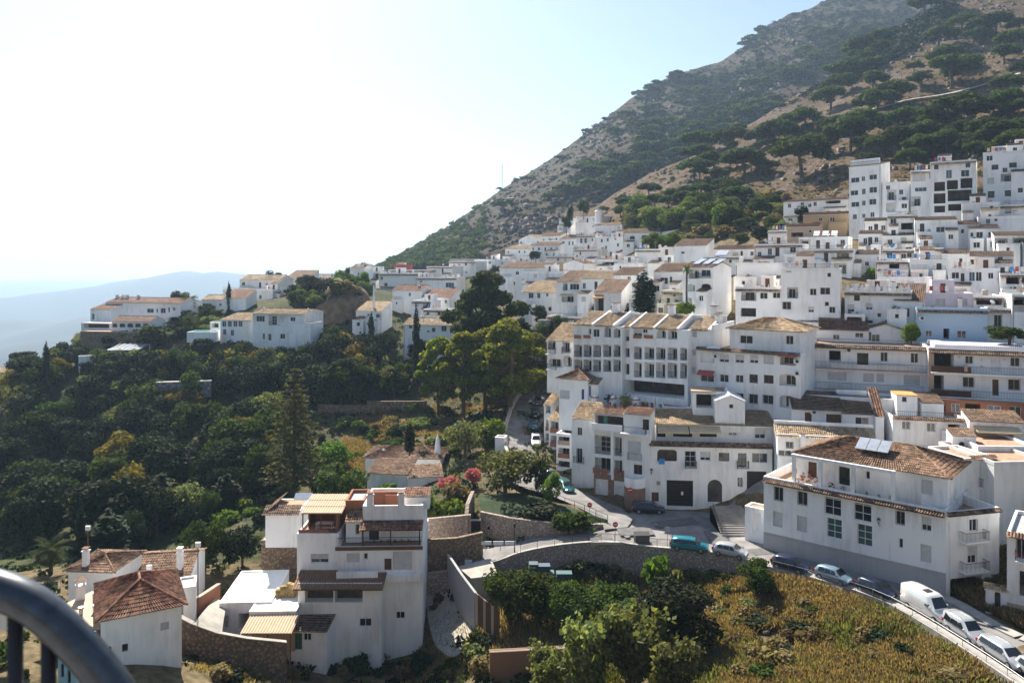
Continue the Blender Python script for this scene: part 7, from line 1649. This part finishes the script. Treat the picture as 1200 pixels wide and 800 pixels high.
# undergrowth of the valley
pts, pd = [], []
while len(pts) < 3600:
    x, y = random.uniform(-110, 30), random.uniform(72, 230)
    if x > 2 and y < 120: continue
    pts.append(Vector((x, y, ground(x, y))))
scatter('undergrowth', [p for i, p in enumerate(pts) if i % 3], (.5, 1.5), 22, .45, 'leaf_dark'); scatter('undergrowth', [p for i, p in enumerate(pts) if i % 3 == 0], (.4, 1.1), 22, .4, 'leaf_mid')
# grass of the sunny slope in front
def grass(name, n, x0, x1, y0, y1, hr, mat, thr, inv=False, k=.09):
    rg = np.random.default_rng(len(name)+n); x = rg.uniform(x0, x1, n*3); y = rg.uniform(y0, y1, n*3)
    polys = [[tuple(PZ(*e, ZR))[:2] for e in near_edge]+[tuple(PZ(*e, ZR))[:2] for e in far_edge][::-1], [tuple(PZ(*e))[:2] for e in ramp_n]+[(-20, 140), (60, 140)]]
    m = np.ones(len(x), bool)
    for p_ in polys: m &= ~inpoly(x, y, p_, .9)
    nn = np.array([noise.fractal(Vector((a*k, b*k, 0 if not inv else 7)), 1, 2, 4) for a, b in zip(x, y)]); m &= nn > thr; x, y = x[m][:n], y[m][:n]; n = len(x)
    fx = np.clip((x-BX0)/2, 0, len(GXs)-2); fy = np.clip((y-BY0)/2, 0, len(GYs)-2); i, j = fx.astype(int), fy.astype(int); a, b = fx-i, fy-j
    z = (GRID[j, i]*(1-a)+GRID[j, i+1]*a)*(1-b)+(GRID[j+1, i]*(1-a)+GRID[j+1, i+1]*a)*b
    h = rg.uniform(*hr, n); an = rg.uniform(0, 6.28, n); w = h*.07+.022; dx, dy = np.cos(an)*w, np.sin(an)*w; lx, ly = rg.normal(size=n)*h*.35, rg.normal(size=n)*h*.35
    V = np.stack([np.stack([x-dx, y-dy, z-.1], 1), np.stack([x+dx, y+dy, z-.1], 1), np.stack([x+lx+dx*.4, y+ly+dy*.4, z+h], 1), np.stack([x+lx-dx*.5, y+ly-dy*.5, z+h*.9], 1)], 1).reshape(-1, 3)
    return tag(put(name, np_mesh(name, V, np.arange(4*n).reshape(n, 4), mat, np.repeat(rg.uniform(0, 1, n), 4))), kind='stuff')
grass('dry_grass', 190000, 10, 56, 56, 97, (.25, .9), 'grass_dry', -.22); grass('green_grass', 80000, 6, 52, 57, 97, (.2, .7), 'grass_green', -.08, True); grass('weeds', 12000, 10, 50, 58, 95, (.5, 1.1), 'leaf_olive', .1, True)
grass('dry_grass', 26000, -30, 12, 66, 92, (.2, .6), 'grass_dry', 0); grass('dry_grass', 36000, -34, 4, 125, 175, (.3, .8), 'grass_dry', .0, True)
# ivy rock outcrop
rk = thing('rock_outcrop', 'rounded brown rock outcrop draped in ivy below the spur houses', 'rock', P(402, 388, 226)); bm_ = MB(); nu, nv = 28, 16
for j in range(nv+1):
    for i in range(nu):
        a, t = 2*math.pi*i/nu, j/nv*math.pi*.62; d = Vector((math.cos(a)*math.sin(t)*8.5, math.sin(a)*math.sin(t)*7, math.cos(t)*15-.5)); q_ = noise.fractal(d*.16, 1, 2.1, 5); bm_.v.append(tuple(d*(1+.22*q_)))
for j in range(nv):
    for i in range(nu): bm_.f.append((j*nu+i, j*nu+(i+1) % nu, (j+1)*nu+(i+1) % nu, (j+1)*nu+i)[::-1]); bm_.m.append(0)
plain('rock', (0.13, 0.095, 0.065), .95, var=.5, scale=.5); bm_.obj('rock', 'rock', rk, smooth=True)
for k in range(26): a = random.uniform(0, 6.28); plant(random.choice(('bush', 'dry_bush', 'bush')), Vector(rk.location)+Vector((math.cos(a)*random.uniform(1, 6), math.sin(a)*4-1, random.uniform(9.5, 13.5))), random.uniform(1.5, 3), random.uniform(3, 5), 'wild bush growing on the brown rock outcrop', 'bushes on the rock outcrop')
L_ = [(math.cos(a)*5.5, -4.5+abs(math.cos(a))*2, z, 2.2, 1.4, 3) for a in (-2.6, -2.0, -1.3, -.6) for z in (1, 5, 8)]; o = tag(put('ivy', lobes_cards('ivy', L_, 2600, .5, 'leaf_dark', 3), rk), kind='stuff')

# loose rock
def rocks(name, pts, sr, mat='cliff_rock'):
    rg = np.random.default_rng(9); n = len(pts); B = np.array([(x, y, z) for z in (-1, 1) for x, y in ((-1, -1), (1, -1), (1, 1), (-1, 1))], float)
    V = (B[None]*rg.uniform(.45, 1.1, (n, 8, 3)))*(rg.uniform(*sr, (n, 1, 1))*rg.uniform(.6, 1.4, (n, 1, 3))); a = rg.uniform(0, 6.28, n); c, s_ = np.cos(a)[:, None], np.sin(a)[:, None]
    V = np.stack([V[..., 0]*c-V[..., 1]*s_, V[..., 0]*s_+V[..., 1]*c, V[..., 2]], 2)+np.array([tuple(p) for p in pts])[:, None]
    q = np.array([(3,2,1,0),(4,5,6,7),(0,1,5,4),(1,2,6,5),(2,3,7,6),(3,0,4,7)]); Q = (np.arange(n)[:, None, None]*8+q[None]).reshape(-1, 4)
    return tag(put(name, np_mesh(name, V.reshape(-1, 3), Q, mat)), kind='stuff')
plain('cliff_rock', (0.16, 0.13, 0.115), .95, var=.45, scale=.35)
pts = []
for cx, cy_, rx, ry, k in ((880, 98, 34, 16, 260), (770, 118, 22, 10, 70), (640, 205, 60, 40, 50), (600, 245, 40, 25, 35), (700, 165, 50, 30, 40), (930, 40, 40, 20, 60), (620, 265, 60, 12, 70)):
    for i in range(k):
        p = mhit(random.gauss(cx, rx*.5), random.gauss(cy_, ry*.5), 'A')
        if p: pts.append(p)
rocks('rocks', pts, (.5, 2.6))
pts = []
for i in range(1500):
    x = random.uniform(720, 1230); p = mhit(x, random.uniform(0, 255), 'B')
    if p and noise.noise(p*.025+Vector((9, 0, 0))) > .02: pts.append(p)
for i in range(500):
    p = mhit(random.gauss(1130, 50), random.gauss(35, 20), 'B')
    if p: pts.append(p)
rocks('rocks', pts, (.25, 1.2))

pts = []
for i in range(420):
    x, y = random.uniform(12, 50), random.uniform(58, 95); pts.append(Vector((x, y, ground(x, y)+.05)))
pts = [p for p in pts if not near_road(np.array([p.x]), np.array([p.y]))[0]]
rocks('stones', pts, (.06, .28), 'cliff_rock')
# ================= cars
def loft(mb, st, mi=0):
    """st: (x, z_bottom, z_belt, z_top, half width, half width of the top)"""
    n = 0; rings = []
    for (x, zb, zl, zt, w, wt) in st:
        half = [(w*.86, zb), (w*.97, zb+.12), (w, zb+(zl-zb)*.6), (w*.97, zl), (wt+(w-wt)*.12, zt-.07), (wt*.9, zt), (wt*.5, zt+.02)]
        ring = [(x, y, z) for y, z in half]+[(x, -y, z) for y, z in half[::-1]]; rings.append(mb.pts(ring)); n = len(ring)
    for k in range(len(rings)-1):
        for j in range(n): mb.f.append((rings[k]+j, rings[k]+(j+1) % n, rings[k+1]+(j+1) % n, rings[k+1]+j)); mb.m.append(mi)
    mb.f.append(tuple(rings[0]+j for j in range(n))); mb.m.append(mi); mb.f.append(tuple(rings[-1]+j for j in range(n))[::-1]); mb.m.append(mi)
def car_spec(kind):
    if kind == 'hatch': return dict(L=4.0, w=.86, st=[(-2.0,.38,.85,.90,.72,.6),(-1.93,.25,.9,1.0,.82,.62),(-1.6,.22,.92,1.36,.86,.6),(-1.1,.2,.92,1.46,.87,.62),(0,.2,.9,1.49,.87,.63),(.45,.2,.9,1.42,.87,.6),(1.15,.2,.92,.97,.86,.72),(1.75,.22,.8,.86,.84,.66),(2.0,.32,.62,.68,.7,.5)], ws=(.47,1.1,1.38,1.0), rw=(-1.62,-1.93,1.33,1.0), sw=(-1.45,.85,.96,1.34), wh=(-1.22,1.27))
    if kind == 'wagon': return dict(L=4.5, w=.88, st=[(-2.25,.38,.9,1.0,.76,.64),(-2.2,.25,.95,1.1,.84,.64),(-2.0,.22,.95,1.42,.87,.62),(-1.2,.2,.94,1.48,.88,.64),(.1,.2,.92,1.49,.88,.64),(.6,.2,.92,1.42,.88,.62),(1.35,.2,.93,.98,.87,.72),(2.0,.22,.8,.86,.84,.66),(2.25,.32,.62,.68,.7,.5)], ws=(.62,1.3,1.38,1.01), rw=(-2.02,-2.2,1.38,1.08), sw=(-1.9,1.05,.98,1.36), wh=(-1.4,1.42))
    if kind == 'mpv': return dict(L=4.15, w=.9, st=[(-2.07,.35,.95,1.5,.82,.66),(-2.03,.25,.98,1.72,.86,.68),(-1.2,.2,.98,1.82,.89,.7),(0,.2,.96,1.82,.89,.7),(.4,.2,.96,1.74,.89,.68),(1.15,.2,1.0,1.06,.88,.74),(1.8,.22,.9,.96,.86,.68),(2.07,.32,.7,.76,.72,.5)], ws=(.43,1.1,1.68,1.1), rw=(-2.04,-2.075,1.64,1.05), sw=(-1.85,.8,1.02,1.64), wh=(-1.25,1.3))
    if kind == 'van': return dict(L=5.2, w=1.0, st=[(-2.6,.4,1.1,2.0,.92,.84),(-2.56,.3,1.1,2.2,.98,.86),(-1.4,.26,1.1,2.27,1.0,.88),(.6,.26,1.1,2.27,1.0,.88),(1.05,.26,1.15,2.16,1.0,.84),(1.75,.26,1.15,1.22,.97,.8),(2.4,.28,.95,1.0,.92,.72),(2.6,.36,.7,.78,.8,.6)], ws=(1.08,1.7,2.08,1.27), rw=None, sw=(.55,1.35,1.25,1.95), wh=(-1.6,1.75))
def make_car(kind, paint, label, cat='car', name='parked_car'):
    s = car_spec(kind); t = thing(name, label, cat, (0, 0, 0), 0, 'vehicles parked along the road'); mb = MB(); loft(mb, s['st']); b = mb.obj('body', paint, t, smooth=True)
    me = b.data; me.polygons.foreach_set('use_smooth', [len(p.vertices) == 4 for p in me.polygons])
    w = s['w']; x0, x1, zt, zl = s['ws']; tw_ = w*.66
    MB().poly([(x1+.02, -w*.8, zl+.02), (x1+.02, w*.8, zl+.02), (x0+.06, tw_, zt+.04), (x0+.06, -tw_, zt+.04)]).obj('windscreen', 'car_glass', t)
    if s['rw']: x0, x1, zt, zl = s['rw']; MB().poly([(x1-.02, w*.76, zl+.02), (x1-.02, -w*.76, zl+.02), (x0-.03, -tw_, zt+.02), (x0-.03, tw_, zt+.02)]).obj('rear_window', 'car_glass', t)
    a, c, zl, zt = s['sw']; k = 3 if kind != 'van' else 1; top = zt
    for sg in (-1, 1):
        for i in range(k):
            u0, u1 = lerp(a, c, i/k)+.03, lerp(a, c, (i+1)/k)-.03; ut = u1 if i < k-1 else u1-.42*(zt-zl)/.4*(1 if kind != 'van' else .6); ub = u0 if i else u0; ut0 = u0 if i else u0+.12
            yb_, yt_ = w*1.0+.006, w*.775+.022
            q_ = [(ub, sg*yb_, zl), (u1, sg*yb_, zl), (max(ut, ut0+.1), sg*yt_, zt), (ut0, sg*yt_, zt)]
            MB().poly(q_ if sg < 0 else q_[::-1]).obj('side_window', 'car_glass', t)
        MB().box(c-.12, sg*(w+.02)-.09 if sg < 0 else w, zl+.0, c+.06, -w if sg < 0 else w+.11, zl+.16).obj('mirror', paint, t)
        L2 = s['L']/2; zf = s['st'][-2][2]; MB().poly([(L2-.24, sg*w*.94, zf-.08), (L2-.05, sg*w*.6, zf-.13), (L2-.02, sg*w*.56, zf-.26), (L2-.17, sg*w*.93, zf-.26)][::sg]).obj('headlight', 'lamp_glass', t)
        zr_ = s['st'][1][2]; MB().box(-L2-.012, sg*w*.86-.1, zr_-.22, -L2+.16, sg*w*.86+.1, zr_+.06).obj('tail_light', 'tail_red', t)
    wm = cached('wheel', lambda: MB().tube([(0, -.1, 0), (0, -.09, 0), (0, .09, 0), (0, .1, 0)], [.27, .31, .31, .27], 16).mesh('wheel', ['rubber'])); hm = cached('rim', lambda: MB().tube([(0, -.012, 0), (0, .0, 0)], [.17, .2], 10).mesh('rim', ['metal']))
    for xw in s['wh']:
        for sg in (-1, 1):
            o = put('wheel', wm, t, (xw, sg*(w-.07), .31)); h_ = put('rim', hm, o, (0, -.105 if sg < 0 else .105, 0), 0 if sg < 0 else math.pi)
    L2 = s['L']/2
    MB().box(L2-.06, -w*.5, .36, L2+.012, w*.5, .48).obj('grille', 'rubber', t); MB().box(L2-.04, -.26, .5, L2+.02, .26, .61).obj('number_plate', 'frame_white', t); MB().box(-L2-.03, -.26, .55, -L2+.05, .26, .66).obj('number_plate', 'frame_white', t)
    MB().box(-L2+.3, -w-.008, .3, L2-.4, -w*.9, .36).box(-L2+.3, w*.9, .3, L2-.4, w+.008, .36).obj('sill', 'rubber', t)
    if kind in ('wagon', 'mpv'):
        zt_ = s['st'][3][3]
        for sg in (-1, 1): MB().tube([(-1.5, sg*.6, zt_-.02), (-1.4, sg*.6, zt_+.06), (.1, sg*.6, zt_+.06), (.2, sg*.6, zt_-.02)], .02, 5).obj('roof_rail', 'metal', t)
    if kind == 'van':
        MB().box(-.3, -.35, 2.28, .3, .35, 2.36).obj('roof_vent', 'iron', t)
        for sg in (-1, 1): MB().box(-2.3, sg*1.012-.006, .75, .4, sg*1.012+.006, .79).obj('rub_strip', 'metal', t)
    return t
def park(kind, paint, label, px, py, z, dirpx, **kw):
    t = make_car(kind, paint, label, **kw); a = PZ(px, py, z); b = PZ(*dirpx, z); d = b-a; t.location = a; t.rotation_euler = (0, 0, math.atan2(d.y, d.x)); return t
zz = ZR+.006
park('hatch', 'paint_navy', 'dark blue hatchback parked on the road just before the pale steel-blue car', 926, 667, zz, (977, 681)); park('hatch', 'paint_steel', 'pale steel-blue hatchback between the two dark blue cars', 977, 680, zz, (1026, 697))
park('hatch', 'paint_navy', 'dark blue hatchback directly behind the white van', 1026, 696, zz, (1080, 718)); park('van', 'paint_white', 'white panel van parked on the road verge', 1087, 719, zz, (1132, 744), cat='van', name='white_van')
park('mpv', 'paint_silver', 'tall silver family car parked in front of the white van', 1132, 746, zz, (1177, 774)); park('wagon', 'paint_silver', 'silver estate car with roof rails near the picture edge', 1176, 773, zz, (1215, 798)); park('hatch', 'paint_silver', 'silver car cut off by the right picture edge', 1219, 797, zz, (1260, 824))
park('wagon', 'paint_turq', 'turquoise car parked along the wall by the waste bin', 808, 644, -34.85, (860, 650)); park('hatch', 'paint_silver', 'silver hatchback parked behind the turquoise car', 856, 651, -34.72, (900, 660))
park('wagon', 'paint_navy', 'dark blue car in front of the black garage door', 760, 600, -34.68, (800, 601.5)); park('wagon', 'paint_green', 'dark green car parked at the corner beside the white garage doors', 662, 574, -34.05, (678, 587)); park('hatch', 'paint_grey', 'grey car half hidden behind the dark green car', 645, 561, -33.75, (656, 572))
park('mpv', 'paint_grey', 'grey van-like car highest on the upper road', 630, 474, -29.2, (629, 490)); park('hatch', 'paint_black', 'black car on the upper road below the grey van-like car', 627.5, 488, -30.0, (627, 505)); park('wagon', 'paint_green', 'dark green car in the row on the upper road', 625.5, 502, -30.8, (625, 520)); park('mpv', 'paint_white', 'small white van lowest on the upper road', 628, 521, -31.9, (631, 540)); park('hatch', 'paint_grey', 'dark grey car beside the road parapet behind the pines', 648, 460, -28.3, (641, 470))
# ================= street furniture
def pole_sign(label, px, py, z, h, disc='red_sign', shape='disc'):
    t = thing('road_sign', label, 'sign', PZ(px, py, z)); MB().tube([(0, 0, -.1), (0, 0, h)], .035, 6).obj('post', 'metal', t)
    if shape == 'disc': MB().tube([(0, -.05, h-.35), (0, -.07, h-.35)], .34, 18).obj('sign_plate', disc, t); MB().box(-.24, -.078, h-.41, .24, -.071, h-.29).obj('white_bar', 'frame_white', t)
    else: MB().box(-.3, -.06, h-.65, .3, -.04, h-.05).obj('sign_plate', disc, t)
    return t
pole_sign('red no-entry sign on a post at the road bend', 721, 634, -35.0, 2.5); pole_sign('small square sign on a post by the turquoise car', 782, 640, -34.9, 2.5, 'panel_metal', 'sq')
pole_sign('red sign on a thin post beside the island railing', 691, 607, -34.75, 2.2)
t = thing('road_sign', 'red no-entry disc on the brown stone base beside the garage doors', 'sign', P(738.5, 574, 108.6)); MB().tube([(0, 0, 0), (0, .04, 0)], .36, 18).obj('sign_plate', 'red_sign', t); MB().box(-.25, -.01, -.06, .25, -.002, .06).obj('white_bar', 'frame_white', t)
bn = thing('waste_bin', 'dark waste container beside the road railing', 'bin', PZ(752, 637, -35)); MB().box(-.9, -.6, .15, .9, .6, 1.25).obj('body', 'iron', bn); mb = MB(); mb.poly([(-.95, -.65, 1.26), (.95, -.65, 1.26), (.95, .3, 1.5), (-.95, .3, 1.5)]); mb.poly([(-.95, .3, 1.5), (.95, .3, 1.5), (.95, .65, 1.26), (-.95, .65, 1.26)]); mb.obj('lid', 'iron', bn)
for x in (-.7, .7):
    for y in (-.45, .45): MB().tube([(x-.04, y, .08), (x+.04, y, .08)], .08, 8).obj('wheel', 'rubber', bn)
bm2 = thing('guard_beam', 'long dark steel beam lying along the wall top at the bend', 'barrier', PZ(728, 639, -35.0)); mb = MB(); mb.box(-3.8, 0, .1, 3.8, .12, .42); mb.obj('beam', 'deck_grey', bm2)
for x in (-3, 0, 3): MB().box(x-.06, .121, -.1, x+.06, .25, .4).obj('post', 'metal', bm2)
def street_lamp(label, px, py, z, h):
    t = thing('street_lamp', label, 'street lamp', PZ(px, py, z)); MB().tube([(0, 0, -.1), (0, 0, .8), (0, 0, h)], [.09, .05, .04], 8).obj('post', 'iron', t); mb = MB(); mb.tube([(0, 0, h), (0, 0, h+.05), (0, 0, h+.45), (0, 0, h+.5), (0, 0, h+.65)], [.06, .12, .2, .22, .03], 8); mb.obj('lamp_head', 'iron', t)
street_lamp('black lamp post standing on the ramp road by the stone wall', 603, 646, -36.1, 3.0)
for k, (x, y) in enumerate(((648, 581), (613, 579), (585, 577))):
    t = thing('bollard', 'low dark post by the island path', 'bollard', PZ(x, y, -33.7), 0, 'posts by the island path'); MB().tube([(0, 0, 0), (0, 0, .8), (0, 0, .85)], [.07, .07, .03], 8).obj('post', 'iron', t)
railing('thin wire fence on posts along the verge below the parked cars', [p+Vector((.25, -.3, -.1)) for p in rA[:16]], 1.0, 2.4, (.5,), 'metal', .025, 'wire_fence', 'fence')
t = thing('guard_fence', 'white barrier boards on the lane below the stone wall', 'barrier', P(564, 643, 97)); 
for k in range(3): MB().box(k*1.5, 0, .5, k*1.5+1.3, .08, .95).obj('board', 'frame_white', t, rz=.02)
MB().tube([(.6, -.05, -.2), (.6, -.05, .5)], .04, 6).tube([(2.4, -.05, -.2), (2.4, -.05, .5)], .04, 6).obj('legs', 'metal', t)
mast = thing('radio_mast', 'thin lattice mast on the skyline of the mountain foot', 'mast', (mhit(588.5, 224) or P(588, 222, 690))); 
for sx, sy in ((-.5, -.5), (.5, -.5), (.5, .5), (-.5, .5)): MB().tube([(sx, sy, -3), (sx*.4, sy*.4, 24)], .16, 4).obj('leg', 'metal', mast)
mb = MB()
for k in range(9):
    a, b = 2.6*k, 2.6*(k+1); f0, f1 = .5-.3*a/24, .5-.3*b/24; mb.tube([(-f0, -f0, a), (f1, -f1, b)], .07, 4); mb.tube([(f0, f0, a), (-f1, f1, b)], .07, 4)
mb.obj('bracing', 'metal', mast)
for (x, y, Y, h_) in ((103, 656, 90, 5.5), (232, 690, 82, 6.5), (175, 690, 80, 4)):
    t = thing('lamp_pole', {103: 'white floodlight on a thin pole behind the low house', 232: 'brown wooden pole beside the round green tree', 175: 'short thin pole on the long cottage roof'}[x], 'pole', P(x, y, Y)); MB().tube([(0, 0, -3), (0, 0, h_-2)], .06, 6).obj('pole', 'brown_wood', t); MB().box(-.25, -.15, h_-2, .25, .15, h_-1.5).obj('lamp_head', 'frame_white', t)
for (x, y, w_, d_) in ((745, 622, 2.2, 1.4), (790, 612, 3.2, 1.2), (840, 628, 1.2, 2.6), (705, 632, 1.4, 1.0), (900, 645, 2.4, 1.0), (1010, 685, 3.0, .9), (1070, 700, 1.0, 1.8)):
    p = PZ(x, y, ZR+.03); a_ = random.uniform(-.5, .5); q_ = [Vector((math.cos(a_)*u-math.sin(a_)*v, math.sin(a_)*u+math.cos(a_)*v, 0))*random.uniform(.9, 1.1) for u, v in ((-w_, -d_), (w_, -d_), (w_, d_), (-w_, d_))]; tag(MB().poly(q_).obj('road_patch', 'asphalt_patch', None, p), kind='structure')
for (x, y) in ((768, 614), (735, 628), (868, 640)): tag(MB().tube([(0, 0, 0), (0, 0, .012)], .38, 14).obj('manhole_cover', 'metal', None, PZ(x, y, ZR+.035)), kind='structure')
# near hillside tracks
def track(pts):
    A, B = [], []
    for x, y in pts:
        p = mhit(x, y, 'B'); p = p if p else P(x, y, 400); A.append(p+Vector((0, -1.6, .5))); B.append(p+Vector((0, 1.6, 1.2)))
    strip('track', A, B, 'pavement', .1)
track([(965,145),(990,139),(1015,132),(1040,126),(1065,119),(1100,114),(1133,107),(1165,98),(1195,88)]); track([(985,73),(1008,70),(1033,68),(1060,67),(1090,66),(1118,63),(1143,60)])
# ================= viewpoint railing in front
ter = tag(MB().box(-6, -6, -2.2, 6, .95, -1.55).obj('viewing_terrace', 'pavement'), kind='structure')
rl_ = thing('viewpoint_railing', 'thick grey metal handrail curving in front of the viewpoint', 'railing', (-.9, .8, -1.55))
yr = 1.12; pts = []
for k in range(25):
    t_ = k/24
    px_ = -70+t_*236
    # the curve that the rail follows
    cx_ = (0, 40, 75, 105, 130, 150, 170); cyy = (690, 707, 737, 770, 800, 832, 870)
    py_ = float(np.interp(px_, [-70]+list(cx_), [676]+list(cyy))); pts.append(P(px_, py_, yr))
for it in range(4): pts = [pts[0]]+[(pts[i-1]+pts[i]*2+pts[i+1])/4 for i in range(1, len(pts)-1)]+[pts[-1]]
o = Vector((-.9, .8, -1.55)); MB().tube([p-o for p in pts], .027, 20, cap=True).obj('handrail', 'rail_paint' if 'rail_paint' in M else 'iron', rl_, smooth=True)
for x in (-60, -20, 18, 57): p = P(x, 0, yr); zt_ = min(pts, key=lambda q: abs(q.x-p.x)).z; MB().tube([(p.x-o.x, yr-o.y, 0), (p.x-o.x, yr-o.y, zt_-o.z-.015)], .0105, 12).obj('baluster', 'iron', rl_, smooth=True)
MB().tube([(-.4, yr-o.y, .08), (.62, yr-o.y, .08)], .012, 10).obj('bottom_bar', 'iron', rl_)
# ================= air
hz = MB().box(-13000, -1200, -303, 13000, 15600, 430).obj('haze', []) if False else None
me = bpy.data.meshes.new('haze'); b_ = MB().box(-16500, -1200, -303, 16500, 15900, 460); me.from_pydata(b_.v, [], b_.f)
mh = bpy.data.materials.new('haze'); mh.use_nodes = True; nh = mh.node_tree; nh.nodes.remove(nh.nodes['Principled BSDF']); pv_ = nh.nodes.new('ShaderNodeVolumePrincipled')
pv_.inputs['Color'].default_value = (0.54, 0.745, 1.0, 1); pv_.inputs['Density'].default_value = HAZE; pv_.inputs['Anisotropy'].default_value = 0.32
nh.links.new(pv_.outputs[0], nh.nodes['Material Output'].inputs['Volume']); me.materials.append(mh); tag(put('haze', me), kind='stuff')
